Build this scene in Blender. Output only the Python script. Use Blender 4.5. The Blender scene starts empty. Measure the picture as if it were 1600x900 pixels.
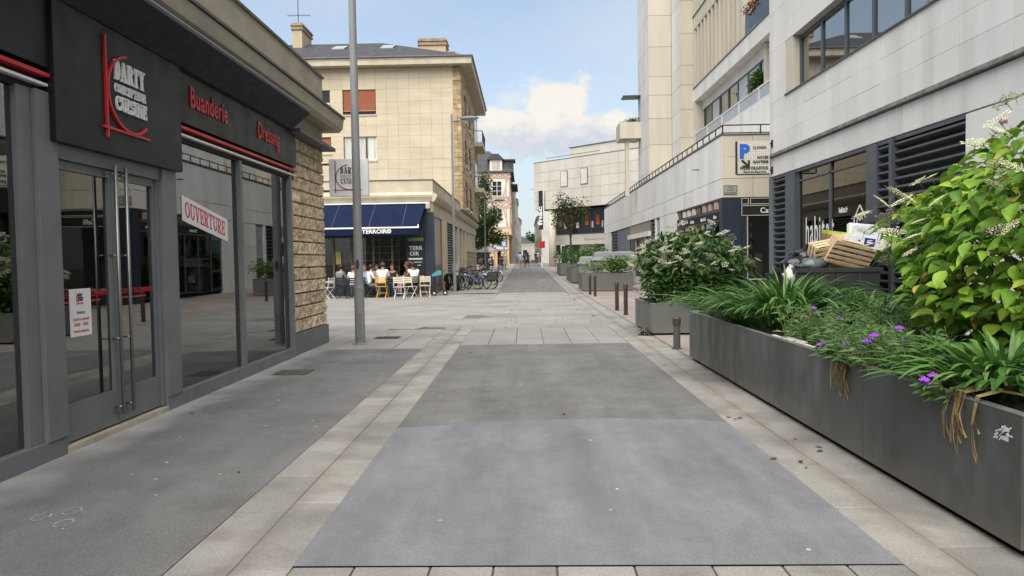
import bpy, math, random
from mathutils import Vector, Matrix, noise
R = math.radians
rnd = random.Random(7)
S = bpy.context.scene
COL = S.collection

# ---------------------------------------------------------------- camera
cam_d = bpy.data.cameras.new('camera'); cam = bpy.data.objects.new('camera', cam_d); COL.objects.link(cam)
cam_d.sensor_width = 36.0; cam_d.lens = 1155/1600*36; cam_d.clip_start = .05; cam_d.clip_end = 6000
Mx = [[0.9997194314737459, 0.01549565118784306, -0.017914885656214595],
      [0.0173003001519987, 0.03892567534199707, 0.9990923337779248],
      [-0.016178935331513603, 0.9991219528132861, -0.03864667460603256]]
cam.matrix_world = Matrix(((Mx[0][0], Mx[0][1], -Mx[0][2], 0), (Mx[1][0], Mx[1][1], -Mx[1][2], 0),
                           (Mx[2][0], Mx[2][1], -Mx[2][2], 1.6), (0, 0, 0, 1)))
S.camera = cam

# ---------------------------------------------------------------- sky, sun, exposure
SUN_EL, SUN_AZ = 54, 192
W = bpy.data.worlds.new('World'); S.world = W; W.use_nodes = True
def world():
    nt = W.node_tree; N = nt.nodes; L = nt.links
    for n in list(N): N.remove(n)
    out = N.new('ShaderNodeOutputWorld'); bg = N.new('ShaderNodeBackground'); L.new(bg.outputs[0], out.inputs[0])
    bg.inputs[1].default_value = .055
    sky = N.new('ShaderNodeTexSky'); sky.sky_type = 'NISHITA'; sky.sun_disc = False
    sky.sun_elevation = R(SUN_EL); sky.sun_rotation = R(SUN_AZ); sky.air_density = 1.0; sky.dust_density = 1.5; sky.ozone_density = 1.5
    tc = N.new('ShaderNodeTexCoord')
    def math_(op, a, b=None, clamp=False):
        m = N.new('ShaderNodeMath'); m.operation = op; m.use_clamp = clamp
        for i, q in enumerate((a, b)):
            if q is None: continue
            if isinstance(q, (int, float)): m.inputs[i].default_value = q
            else: L.new(q, m.inputs[i])
        return m.outputs[0]
    def noise_(scale, detail, rough, stretch=(1, 1, 1), off=(0, 0, 0)):
        mp = N.new('ShaderNodeMapping'); mp.inputs['Scale'].default_value = stretch; mp.inputs['Location'].default_value = off
        L.new(tc.outputs['Generated'], mp.inputs[0])
        n = N.new('ShaderNodeTexNoise'); n.inputs['Scale'].default_value = scale; n.inputs['Detail'].default_value = detail
        n.inputs['Roughness'].default_value = rough; L.new(mp.outputs[0], n.inputs[0]); return n.outputs[0]
    def ramp(x, a, b):
        m = N.new('ShaderNodeMapRange'); m.interpolation_type = 'SMOOTHSTEP'; m.inputs[1].default_value = a; m.inputs[2].default_value = b
        L.new(x, m.inputs[0]); return m.outputs[0]
    def mix(f, a, b):
        m = N.new('ShaderNodeMix'); m.data_type = 'RGBA'
        for s, q in ((m.inputs[0], f), (m.inputs[6], a), (m.inputs[7], b)):
            if isinstance(q, tuple): s.default_value = (*q, 1)
            elif isinstance(q, float): s.default_value = q
            else: L.new(q, s)
        return m.outputs[2]
    sep = N.new('ShaderNodeSeparateXYZ'); L.new(tc.outputs['Generated'], sep.inputs[0])
    x, y, z = sep.outputs
    # thin veil of high cloud everywhere, thicker towards the horizon
    veil = ramp(noise_(2.2, 6, .55, (1, 1, 2.6), (3.1, .4, 1.2)), .38, .78)
    low = ramp(z, .38, .0)
    f = math_('ADD', math_('ADD', math_('MULTIPLY', veil, .42), .30), math_('MULTIPLY', low, .40), True)
    c = mix(f, sky.outputs[0], (3.5, 3.88, 4.1))
    # banks of cumulus round the whole horizon, one of them over the street
    el = math_('MULTIPLY', math_('ABSOLUTE', math_('SUBTRACT', z, .17)), 7.5)
    bank = math_('SUBTRACT', noise_(3.3, 9, .58, (1, 1, 2.0), (.0, .0, .0)), math_('MULTIPLY', el, .30))
    def ell(cx, cz, rx, rz):
        a = math_('DIVIDE', math_('SUBTRACT', x, cx), rx); b = math_('DIVIDE', math_('SUBTRACT', z, cz), rz)
        return math_('SQRT', math_('ADD', math_('MULTIPLY', a, a), math_('MULTIPLY', b, b)))
    d = math_('MINIMUM', ell(.043, .205, .052, .034), math_('MINIMUM', ell(-.015, .172, .062, .030), ell(.060, .165, .13, .030)))
    d = math_('ADD', d, math_('MULTIPLY', math_('SUBTRACT', 0.0, y), 0.0))
    front = math_('GREATER_THAN', y, 0.0)
    nf = noise_(22, 8, .62, (1, .5, 1.25), (.3, .1, .7))
    cu = ramp(math_('ADD', math_('SUBTRACT', 1.34, d), math_('MULTIPLY', math_('SUBTRACT', nf, .5), 2.3)), .18, .72)
    cu = math_('MULTIPLY', cu, front)
    bk = ramp(bank, .56, .70)
    m = math_('MAXIMUM', cu, math_('MULTIPLY', bk, .75))
    lit = ramp(math_('ADD', math_('MULTIPLY', nf, .9), math_('MULTIPLY', math_('SUBTRACT', z, .163), 7.0)), .30, .66)
    cc = mix(lit, (3.1, 3.3, 3.8), (4.75, 4.5, 4.05))
    c = mix(math_('MULTIPLY', m, .93), c, cc)
    # clear blue-grey belt under the cumulus
    L.new(c, bg.inputs[0])
world()
sd = bpy.data.lights.new('sun', 'SUN'); sd.energy = 1.5; sd.angle = R(78); sd.color = (1, .93, .82)
sun = bpy.data.objects.new('sun', sd); COL.objects.link(sun)
_e, _a = R(SUN_EL), R(SUN_AZ)
sun_dir = Vector((math.sin(_a)*math.cos(_e), math.cos(_a)*math.cos(_e), math.sin(_e)))
sun.rotation_euler = (-sun_dir).to_track_quat('-Z', 'Y').to_euler(); sun.location = sun_dir*60
S.view_settings.view_transform = 'Standard'; S.view_settings.look = 'None'; S.view_settings.gamma = 1
S.view_settings.exposure = 1.90
S.cycles.max_bounces = 8; S.cycles.transparent_max_bounces = 12; S.cycles.glossy_bounces = 4; S.cycles.diffuse_bounces = 3
S.cycles.use_denoising = True; S.cycles.caustics_reflective = False; S.cycles.caustics_refractive = False

# ---------------------------------------------------------------- materials
MATS = {}
def mat(key, col, rough=.7, var=.10, scale=1.5, bump=0., bscale=40., metal=0., rand=0., stain=0., stain_col=None, stain_scale=.8,
        stain_cut=(.52, .72), stretch=(1, 1, 1), fine=0., fscale=60., spec=.4, isl=0., coat=0.):
    """one procedural material: base colour, broad tone drift, fine grain, stains, small relief"""
    if key in MATS: return MATS[key]
    m = bpy.data.materials.new(key); m.use_nodes = True; nt = m.node_tree; N = nt.nodes; L = nt.links
    b = N['Principled BSDF']; b.inputs['Roughness'].default_value = rough; b.inputs['Metallic'].default_value = metal
    b.inputs['Specular IOR Level'].default_value = spec; b.inputs['Coat Weight'].default_value = coat
    g = N.new('ShaderNodeNewGeometry'); mp = N.new('ShaderNodeMapping'); mp.inputs['Scale'].default_value = stretch
    L.new(g.outputs['Position'], mp.inputs[0])
    def nz(s, det=5, rg=.55):
        n = N.new('ShaderNodeTexNoise'); n.inputs['Scale'].default_value = s; n.inputs['Detail'].default_value = det; n.inputs['Roughness'].default_value = rg
        L.new(mp.outputs[0], n.inputs[0]); return n.outputs[0]
    def mr(x, a, c, lo, hi):
        q = N.new('ShaderNodeMapRange'); q.inputs[1].default_value = a; q.inputs[2].default_value = c
        q.inputs[3].default_value = lo; q.inputs[4].default_value = hi; L.new(x, q.inputs[0]); return q.outputs[0]
    fac = []
    if var: fac.append(mr(nz(scale), .3, .7, 1-var*1.25, 1+var*1.25))
    if fine: fac.append(mr(nz(fscale, 2), .25, .75, 1-fine, 1+fine))
    if rand:
        oi = N.new('ShaderNodeObjectInfo'); fac.append(mr(oi.outputs['Random'], 0, 1, 1-rand, 1+rand))
    if isl: fac.append(mr(g.outputs['Random Per Island'], 0, 1, 1-isl, 1+isl))
    rgb = N.new('ShaderNodeRGB'); rgb.outputs[0].default_value = (*col, 1); cur = rgb.outputs[0]
    if stain:
        q = N.new('ShaderNodeMix'); q.data_type = 'RGBA'
        L.new(mr(nz(stain_scale, 7, .6), stain_cut[0], stain_cut[1], 0, stain), q.inputs[0]); L.new(cur, q.inputs[6])
        q.inputs[7].default_value = (*(stain_col or tuple(c*.6 for c in col)), 1); cur = q.outputs[2]
    for x in fac:
        v = N.new('ShaderNodeVectorMath'); v.operation = 'SCALE'; L.new(cur, v.inputs[0]); L.new(x, v.inputs['Scale']); cur = v.outputs[0]
    L.new(cur, b.inputs['Base Color'])
    if rough > .15:
        L.new(mr(nz(scale*3), .3, .7, max(0, rough-.08), min(1, rough+.08)), b.inputs['Roughness'])
    if bump:
        bp = N.new('ShaderNodeBump'); bp.inputs['Strength'].default_value = bump; bp.inputs['Distance'].default_value = .01
        L.new(nz(bscale, 4), bp.inputs['Height']); L.new(bp.outputs[0], b.inputs['Normal'])
    MATS[key] = m; return m
def glass(key, tint=(.5, .53, .52), ior=1.6, wave=.0):
    if key in MATS: return MATS[key]
    m = bpy.data.materials.new(key); m.use_nodes = True; nt = m.node_tree; N = nt.nodes; L = nt.links
    for n in list(N): N.remove(n)
    o = N.new('ShaderNodeOutputMaterial'); mx = N.new('ShaderNodeMixShader'); t = N.new('ShaderNodeBsdfTransparent'); t.inputs[0].default_value = (*tint, 1)
    gl = N.new('ShaderNodeBsdfGlossy'); gl.inputs['Roughness'].default_value = .012; gl.inputs[0].default_value = (.93, .95, .95, 1)
    f = N.new('ShaderNodeFresnel'); f.inputs[0].default_value = ior
    L.new(f.outputs[0], mx.inputs[0]); L.new(t.outputs[0], mx.inputs[1]); L.new(gl.outputs[0], mx.inputs[2]); L.new(mx.outputs[0], o.inputs[0])
    if wave:
        n = N.new('ShaderNodeTexNoise'); n.inputs['Scale'].default_value = 1.1; g = N.new('ShaderNodeNewGeometry'); L.new(g.outputs['Position'], n.inputs[0])
        bp = N.new('ShaderNodeBump'); bp.inputs['Strength'].default_value = wave; bp.inputs['Distance'].default_value = .05
        L.new(n.outputs[0], bp.inputs['Height']); L.new(bp.outputs[0], gl.inputs['Normal'])
    MATS[key] = m; return m
def leafmat(key, cols, rough=.42, trans=.3, by='obj'):
    """leaf colour picked at random per leaf (object or mesh island) from a list, some light passing through"""
    if key in MATS: return MATS[key]
    m = bpy.data.materials.new(key); m.use_nodes = True; nt = m.node_tree; N = nt.nodes; L = nt.links
    b = N['Principled BSDF']; b.inputs['Roughness'].default_value = rough; b.inputs['Specular IOR Level'].default_value = .35
    cr = N.new('ShaderNodeValToRGB'); cr.color_ramp.interpolation = 'LINEAR'
    while len(cr.color_ramp.elements) < len(cols): cr.color_ramp.elements.new(.5)
    for i, (p, c) in enumerate(cols): e = cr.color_ramp.elements[i]; e.position = p; e.color = (*c, 1)
    if by == 'obj': s = N.new('ShaderNodeObjectInfo').outputs['Random']
    else: s = N.new('ShaderNodeNewGeometry').outputs['Random Per Island']
    L.new(s, cr.inputs[0])
    n = N.new('ShaderNodeTexNoise'); n.inputs['Scale'].default_value = 14; n.inputs['Detail'].default_value = 3
    g = N.new('ShaderNodeNewGeometry'); L.new(g.outputs['Position'], n.inputs[0])
    q = N.new('ShaderNodeMapRange'); q.inputs[1].default_value = .3; q.inputs[2].default_value = .7; q.inputs[3].default_value = .8; q.inputs[4].default_value = 1.2
    L.new(n.outputs[0], q.inputs[0])
    v = N.new('ShaderNodeVectorMath'); v.operation = 'SCALE'; L.new(cr.outputs[0], v.inputs[0]); L.new(q.outputs[0], v.inputs['Scale'])
    L.new(v.outputs[0], b.inputs['Base Color'])
    tr = N.new('ShaderNodeBsdfTranslucent'); L.new(v.outputs[0], tr.inputs[0]); mx = N.new('ShaderNodeMixShader'); mx.inputs[0].default_value = trans
    L.new(b.outputs[0], mx.inputs[1]); L.new(tr.outputs[0], mx.inputs[2]); L.new(mx.outputs[0], N['Material Output'].inputs[0])
    MATS[key] = m; return m

# ---------------------------------------------------------------- geometry helpers
ORG = {}
class MB:
    def __init__(s): s.v = []; s.f = []; s.mi = []; s.cur = 0
    def add(s, vs, fs):
        o = len(s.v); s.v += [tuple(q) for q in vs]
        for f in fs: s.f.append(tuple(i+o for i in f)); s.mi.append(s.cur)
        return s
    def m(s, i): s.cur = i; return s
    def box(s, x0, y0, z0, x1, y1, z1):
        x0, x1 = min(x0, x1), max(x0, x1); y0, y1 = min(y0, y1), max(y0, y1); z0, z1 = min(z0, z1), max(z0, z1)
        return s.add([(x0,y0,z0),(x1,y0,z0),(x1,y1,z0),(x0,y1,z0),(x0,y0,z1),(x1,y0,z1),(x1,y1,z1),(x0,y1,z1)],
                     [(3,2,1,0),(4,5,6,7),(0,1,5,4),(1,2,6,5),(2,3,7,6),(3,0,4,7)])
    def quad(s, a, b, c, d): return s.add([a, b, c, d], [(0, 1, 2, 3)])
    def bar(s, p0, p1, w, h, up=(0, 0, 1)):
        p0, p1 = Vector(p0), Vector(p1); d = (p1-p0).normalized(); u = Vector(up)
        if abs(d.dot(u)) > .95: u = Vector((0, 1, 0))
        a = d.cross(u).normalized()*w/2; b = a.cross(d).normalized()*h/2
        vs = [p+sa*a+sb*b for p in (p0, p1) for sa, sb in ((-1,-1),(1,-1),(1,1),(-1,1))]
        return s.add(vs, [(3,2,1,0),(4,5,6,7),(0,1,5,4),(1,2,6,5),(2,3,7,6),(3,0,4,7)])
    def tube(s, p0, p1, r0, r1=None, n=8): return s.path([p0, p1], [r0, r0 if r1 is None else r1], n)
    def path(s, pts, r, n=6, closed=False):
        pts = [Vector(p) for p in pts]; k = len(pts)
        if not isinstance(r, (list, tuple)): r = [r]*k
        vs = []; pa = None
        for i, p in enumerate(pts):
            if closed: d = (pts[(i+1) % k]-pts[i-1]).normalized()
            else: d = (pts[min(i+1, k-1)]-pts[max(i-1, 0)]).normalized()
            if pa is None:
                u = Vector((0, 0, 1)) if abs(d.z) < .9 else Vector((1, 0, 0)); pa = d.cross(u).normalized()
            else:
                pa = (pa-d*pa.dot(d)); pa = pa.normalized() if pa.length > 1e-6 else d.orthogonal().normalized()
            b = d.cross(pa)
            vs += [p+(pa*math.cos(2*math.pi*j/n)+b*math.sin(2*math.pi*j/n))*r[i] for j in range(n)]
        fs = []
        for i in range(k if closed else k-1):
            for j in range(n):
                a, b2 = i*n+j, i*n+(j+1) % n; c, d2 = ((i+1) % k)*n+(j+1) % n, ((i+1) % k)*n+j
                fs.append((a, b2, c, d2))
        if not closed: fs += [tuple(range(n))[::-1], tuple((k-1)*n+j for j in range(n))]
        return s.add(vs, fs)
    def lathe(s, prof, n=16, c=(0, 0, 0)):
        vs = [(c[0]+r*math.cos(2*math.pi*j/n), c[1]+r*math.sin(2*math.pi*j/n), c[2]+z) for r, z in prof for j in range(n)]
        fs = [(i*n+j, i*n+(j+1) % n, (i+1)*n+(j+1) % n, (i+1)*n+j) for i in range(len(prof)-1) for j in range(n)]
        fs += [tuple(range(n))[::-1], tuple((len(prof)-1)*n+j for j in range(n))]
        return s.add(vs, fs)
    def ball(s, c, rx, ry=None, rz=None, n=10, k=6):
        ry = ry or rx; rz = rz or rx
        return s.lathe2([(math.sin(math.pi*i/k), -math.cos(math.pi*i/k)) for i in range(k+1)], n, c, rx, ry, rz)
    def lathe2(s, prof, n, c, rx, ry, rz):
        prof = [(max(r, .02), z) for r, z in prof]
        vs = [(c[0]+rx*r*math.cos(2*math.pi*j/n), c[1]+ry*r*math.sin(2*math.pi*j/n), c[2]+rz*z) for r, z in prof for j in range(n)]
        fs = [(i*n+j, i*n+(j+1) % n, (i+1)*n+(j+1) % n, (i+1)*n+j) for i in range(len(prof)-1) for j in range(n)]
        fs += [tuple(range(n))[::-1], tuple((len(prof)-1)*n+j for j in range(n))]
        return s.add(vs, fs)
    def prism(s, poly, fn, w0, w1):
        """poly in (u,v); fn(u,v,w) -> xyz"""
        n = len(poly); vs = [fn(u, v, w0) for u, v in poly]+[fn(u, v, w1) for u, v in poly]
        return s.add(vs, [tuple(range(n))[::-1], tuple(range(n, 2*n))]+[(i, (i+1) % n, n+(i+1) % n, n+i) for i in range(n)])
    def mesh(s, name, mats, off=(0, 0, 0), smooth=False):
        me = bpy.data.meshes.new(name); ox, oy, oz = off
        me.from_pydata([(x-ox, y-oy, z-oz) for x, y, z in s.v], [], s.f)
        for q in (mats if isinstance(mats, (list, tuple)) else [mats]): me.materials.append(q)
        if any(s.mi): me.polygons.foreach_set('material_index', s.mi)
        if smooth: me.polygons.foreach_set('use_smooth', [True]*len(s.f))
        me.update(); return me
    def build(s, name, mats, parent=None, smooth=False, bev=0., fix=False, loc=None):
        off = ORG.get(parent, (0, 0, 0)) if loc is None else tuple(a+b for a, b in zip(loc, (0, 0, 0)))
        o = bpy.data.objects.new(name, s.mesh(name, mats, off, smooth)); COL.objects.link(o)
        if fix:
            import bmesh
            bm = bmesh.new(); bm.from_mesh(o.data); bmesh.ops.recalc_face_normals(bm, faces=bm.faces); bm.to_mesh(o.data); bm.free()
        if parent is not None: o.parent = parent
        ORG[o] = off
        if loc is not None: o.location = loc if parent is None else tuple(a-b for a, b in zip(loc, ORG.get(parent, (0, 0, 0))))
        if bev:
            bm_ = o.modifiers.new('edge', 'BEVEL'); bm_.width = bev; bm_.segments = 2; bm_.limit_method = 'ANGLE'
        return o
def thing(name, label, cat, loc=(0, 0, 0), group=None):
    o = bpy.data.objects.new(name, None); COL.objects.link(o); o.location = loc; o.empty_display_size = .2
    o['label'] = label; o['category'] = cat; ORG[o] = tuple(loc)
    if group: o['group'] = group
    return o
def tag(o, label, cat, group=None, kind=None):
    if label: o['label'] = label
    if cat: o['category'] = cat
    if group: o['group'] = group
    if kind: o['kind'] = kind
    return o
def part(name, parent, m, *boxes, bev=0., label=None):
    b = MB()
    for q in boxes: b.box(*q)
    o = b.build(name, m, parent, bev=bev)
    if label: o['label'] = label
    return o
def inst(name, me, parent, loc, rot=None, scale=None):
    """an object sharing mesh data, placed at a point given in the frame the parent was built in"""
    o = bpy.data.objects.new(name, me); COL.objects.link(o)
    p = ORG.get(parent, (0, 0, 0))
    if parent is not None: o.parent = parent
    o.location = (loc[0]-p[0], loc[1]-p[1], loc[2]-p[2])
    if rot is not None: o.rotation_euler = rot
    if scale is not None: o.scale = scale if hasattr(scale, '__len__') else (scale,)*3
    ORG[o] = tuple(loc)
    return o
def copy_tree(o, parent=None):
    c = o.copy(); COL.objects.link(c)
    if parent is not None: c.parent = parent
    for ch in list(o.children): copy_tree(ch, c)
    return c
def gz(y): return max(0., .0133*(min(y, 140)-35))
CACHE = {}
def block(dx, dy, dz, m, ch=.004):
    """box mesh with a chamfered rim on all sides, centred, shared between alike pieces"""
    k = (round(dx, 3), round(dy, 3), round(dz, 3), m.name, ch)
    if k not in CACHE:
        b = MB(); x, y, z = dx/2, dy/2, dz/2; b.box(-x, -y, -z, x, y, z)
        me = b.mesh('block', m)
        if ch:
            import bmesh
            bm = bmesh.new(); bm.from_mesh(me); bmesh.ops.bevel(bm, geom=bm.edges[:], offset=ch, segments=1, affect='EDGES'); bm.to_mesh(me); bm.free()
        CACHE[k] = me
    return CACHE[k]
def panels(parent, plane, at, us, zs, m, thick=.25, gap=.012, skip=(), name='stone_panel', jit=.002, ch=.004, gapz=None):
    """grid of separate facing panels. plane 'X-','X+','Y-': the way the wall faces; at: the plane of its face"""
    for i in range(len(us)-1):
        for k in range(len(zs)-1):
            u0, u1, z0, z1 = us[i], us[i+1], zs[k], zs[k+1]; uc, zc = (u0+u1)/2, (z0+z1)/2
            if any(a < uc < b and c < zc < d for a, b, c, d in skip): continue
            j = rnd.uniform(-jit, jit); du, dz = abs(u1-u0)-gap, z1-z0-(gap if gapz is None else gapz)
            if plane[0] == 'X':
                sx = 1 if plane[1] == '-' else -1
                inst(name, block(thick, du, dz, m, ch), parent, (at+sx*thick/2+j, uc, zc))
            else:
                inst(name, block(du, thick, dz, m, ch), parent, (uc, at+thick/2+j, zc))
def txt(s, pos, right, size, m, parent, name='lettering', bold=0., ext=.004, sx=1., align='CENTER', up=(0, 0, 1), spacing=1.):
    cu = bpy.data.curves.new('lettering', 'FONT'); cu.body = s; cu.size = size; cu.extrude = ext; cu.offset = bold; cu.align_x = align; cu.resolution_u = 3
    cu.space_character = spacing
    t = bpy.data.objects.new('t', cu); COL.objects.link(t)
    me = bpy.data.meshes.new_from_object(t.evaluated_get(bpy.context.evaluated_depsgraph_get())); bpy.data.objects.remove(t)
    me.materials.clear(); me.materials.append(m); me.name = 'lettering'
    for v in me.vertices: v.co.x *= sx
    r = Vector(right).normalized(); u = Vector(up).normalized(); n = r.cross(u)
    o = bpy.data.objects.new(name, me); COL.objects.link(o)
    if parent is not None: o.parent = parent
    p = Vector(pos)-Vector(ORG.get(parent, (0, 0, 0)))
    o.matrix_local = Matrix(((r.x, u.x, n.x, p.x), (r.y, u.y, n.y, p.y), (r.z, u.z, n.z, p.z), (0, 0, 0, 1)))
    return o
# slab-serif strokes for the kitchen shop's logo: every letter is one mesh
def _rect(a, b, c, d): return [(a, b), (c, b), (c, d), (a, d)]
def _line(x0, y0, x1, y1, t): return [(x0-t/2, y0), (x0+t/2, y0), (x1+t/2, y1), (x1-t/2, y1)]
def _arc(cx, cy, rx, ry, a0, a1, tx, ty, n=8):
    out = []
    for i in range(n):
        p = []
        for a, k in ((a0+(a1-a0)*i/n, 1), (a0+(a1-a0)*(i+1)/n, 1), (a0+(a1-a0)*(i+1)/n, 0), (a0+(a1-a0)*i/n, 0)):
            c, s_ = math.cos(R(a)), math.sin(R(a)); p.append((cx+c*(rx-(0 if k else tx)), cy+s_*(ry-(0 if k else ty))))
        out.append(p)
    return out
def slab_letter(ch, T=.2, t=.13):
    s = t*.95; J = []
    if ch == 'D': w = .72; J = [_rect(0,0,.36,s), _rect(0,1-s,.36,1), _rect(.08,0,.08+T,1)]+_arc(.34,.5,.36,.5,-90,90,T,s)
    elif ch == 'A': w = .84; J = [_line(.16,0,.42,1,t), _line(.68,0,.44,1,T), _rect(.25,.26,.62,.26+s), _rect(0,0,.32,s), _rect(.5,0,.84,s), _rect(.26,1-s,.52,1)]
    elif ch in 'RP':
        w = .74; J = [_rect(0,0,.38,s), _rect(0,1-s,.4,1), _rect(.08,0,.08+T,1), _rect(.2,.46,.42,.46+s)]+_arc(.4,.73,.28,.27,-90,90,T*.9,s)
        if ch == 'R': J += [_line(.6,0,.42,.5,T), _rect(.52,0,.78,s)]; w = .8
    elif ch == 'T': w = .74; J = [_rect(0,1-s,.74,1), _rect(.37-T/2,0,.37+T/2,1), _rect(.17,0,.57,s), _rect(0,.7,s,1), _rect(.74-s,.7,.74,1)]
    elif ch == 'Y': w = .8; J = [_line(.4,.45,.14,1,T), _line(.4,.45,.66,1,t), _rect(.4-T/2,0,.4+T/2,.48), _rect(.2,0,.6,s), _rect(0,1-s,.32,1), _rect(.5,1-s,.8,1)]
    elif ch == 'C': w = .72; J = _arc(.38,.5,.38,.5,48,312,T,s,12)+[_rect(.58,.6,.58+s,.95), _rect(.58,.05,.58+s,.34)]
    elif ch == 'O': w = .8; J = _arc(.4,.5,.4,.5,0,360,T,s,16)
    elif ch == 'N': w = .86; J = [_rect(.1,0,.1+t,1), _rect(.66,0,.66+t,1), _line(.68,0,.14,1,T), _rect(0,0,.32,s), _rect(0,1-s,.24,1), _rect(.54,1-s,.88,1)]
    elif ch == 'E': w = .68; J = [_rect(0,0,.66,s), _rect(0,1-s,.66,1), _rect(.08,0,.08+T,1), _rect(.2,.45,.5,.45+s), _rect(.66-s,0,.66,.3), _rect(.66-s,.7,.66,1), _rect(.46,.36,.46+s*.8,.66)]
    elif ch == 'U': w = .82; J = [_rect(.1,.35,.1+T,1), _rect(.62,.35,.62+t,1), _rect(0,1-s,.38,1), _rect(.52,1-s,.84,1)]+_arc(.425,.36,.325,.36,180,360,T,s,10)
    elif ch == 'I': w = .4; J = [_rect(.1,0,.1+T,1), _rect(0,0,.4,s), _rect(0,1-s,.4,1)]
    elif ch == 'S': w = .66; J = _arc(.33,.73,.31,.27,30,270,T*.8,s,10)+_arc(.33,.27,.33,.27,-150,90,T*.8,s,10)+[_rect(.52,.68,.52+s,1), _rect(.02,0,.02+s,.32)]
    elif ch == 'V': w = .82; J = [_line(.4,0,.16,1,T), _line(.42,0,.66,1,t), _rect(0,1-s,.34,1), _rect(.5,1-s,.82,1)]
    return w, J
def slab_word(word, pos, right, width, height, m, parent, depth=.02, gap=.08, T=.2, t=.13, each=True):
    L_ = [slab_letter(c, T, t) for c in word]; tot = sum(w for w, _ in L_)+gap*(len(L_)-1); sx = width/tot
    r = Vector(right).normalized(); u = Vector((0, 0, 1)); n = r.cross(u); x = 0; p = Vector(pos); all_ = MB()
    for w, J in L_:
        b = MB() if each else all_
        for i, poly in enumerate(J):
            e = i*.0005
            b.prism([((x+q[0])*sx, q[1]*height) for q in poly], lambda a, c, d: tuple(p+r*a+u*c+n*d), -.001, depth+e)
        if each: b.build('letter', m, parent, fix=True)
        x += w+gap
    if not each: all_.build('lettering', m, parent, fix=True)
def logo(parent, pos, right, size, red, dark, thin, depth=.02, each=True):
    """tall stem, foot bar and an open arc round three lines of slab lettering"""
    r = Vector(right); u = Vector((0, 0, 1)); n = r.cross(u); p = Vector(pos); s = size
    f = lambda a, c, d: tuple(p+r*a*s+u*c*s+n*d)
    b = MB(); w = .022
    b.prism(_rect(.03,0,.03+w*1.3,1.0), f, 0, depth); b.build('logo_stem', red, parent, fix=True)
    b = MB(); b.prism(_rect(-.03,.08,.86,.08+w*1.1), f, 0, depth+.002); b.build('logo_foot', red, parent, fix=True)
    b = MB()
    for q in _arc(.50,.49,.45,.40,100,312,w*1.2,w*1.2,22): b.prism(q, f, 0, depth+.004)
    b.build('logo_arc', red, parent, fix=True)
    slab_word('DARTY', f(.20,.60,depth*.2), right, .59*s, .20*s, dark, parent, depth*.7, T=.24, t=.115, each=each)
    slab_word('CONCEPTEUR', f(.20,.475,depth*.2), right, .60*s, .092*s, thin, parent, depth*.6, gap=.12, T=.13, t=.085, each=False)
    slab_word('CUISINE', f(.21,.295,depth*.2), right, .60*s, .15*s, dark, parent, depth*.7, gap=.10, T=.19, t=.105, each=each)

# ================================================================ MATERIAL SET
asphalt_l = mat('pavement_asphalt', (.160,.158,.156), .85, .10, 1.1, .2, 120, stain=.75, stain_col=(.085,.082,.078), stain_scale=.75, stain_cut=(.54,.82), fine=.30, fscale=60)
asphalt_o = mat('road_asphalt', (.156,.154,.151), .88, .12, 1.3, .35, 110, stain=.5, stain_col=(.11,.107,.10), stain_scale=1.1, fine=.42, fscale=80)
asphalt_n = mat('patch_asphalt', (.185,.190,.202), .8, .12, 1.0, .16, 120, stain=.6, stain_col=(.145,.15,.165), stain_scale=1.4, stain_cut=(.5,.8), fine=.24, fscale=85, stretch=(1.7,.6,1))
slab_m = mat('granite_slab', (.272,.260,.237), .8, .18, 1.8, .3, 70, rand=.15, stain=.6, stain_col=(.14,.125,.105), stain_scale=1.7, fine=.22, fscale=70)
plaza_m = mat('plaza_slab', (.275,.263,.243), .75, .13, .7, .2, 80, rand=.08, stain=.4, stain_col=(.24,.225,.2), stain_scale=.5, fine=.06, fscale=90)
pink_m = mat('pinkish_slab', (.30,.255,.23), .8, .14, 1.2, .2, 80, rand=.12, fine=.08)
ground_m = mat('ground_joint', (.13,.12,.108), .9, .15, .5)
far_ground_m = mat('far_ground', (.26,.245,.22), .9, .15, .3)
frame_m = mat('grey_frame', (.165,.176,.183), .45, .07, 2.0, .03, 30, stain=.3, stain_col=(.07,.075,.08), stain_scale=1.5)
sign_m = mat('anthracite_board', (.013,.0142,.0155), .45, .05, 1.2, spec=.3)
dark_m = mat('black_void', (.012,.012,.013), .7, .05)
navy_aw = mat('navy_canvas', (.018,.021,.032), .75, .2, 3, .3, 60)
red_m = mat('sign_red', (.52,.025,.03), .4, .05); white_m = mat('sign_white', (.78,.78,.77), .45, .04)
steel_m = mat('brushed_steel', (.33,.325,.31), .42, .08, 8, metal=1., stretch=(1,1,.1))
render_m = mat('cream_render', (.40,.355,.275), .85, .12, 1.3, .15, 50, stain=.4, stain_col=(.25,.22,.17), stain_scale=.9, stretch=(1,1,2))
coping_m = mat('zinc_coping', (.11,.11,.11), .6, .15, 3)
block_m = mat('rusticated_stone', (.60,.48,.325), .9, .22, 3.5, 1.0, 26, rand=.16, stain=.7, stain_col=(.20,.145,.085), stain_scale=11, stain_cut=(.50,.62), fine=.25, fscale=55)
plinth_m = mat('plinth_paint', (.15,.16,.165), .6, .1, 2)
pane_m = glass('shop_glass', (.80,.835,.82), 3.0, .006)
red_glass = mat('red_film', (.36,.012,.016), .5, .04)
black_ink = mat('black_ink', (.02,.02,.02), .6, 0); red_ink = mat('red_ink', (.5,.03,.06), .6, 0)
threshold_m = mat('threshold_stone', (.42,.37,.29), .8, .15, 4)

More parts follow.
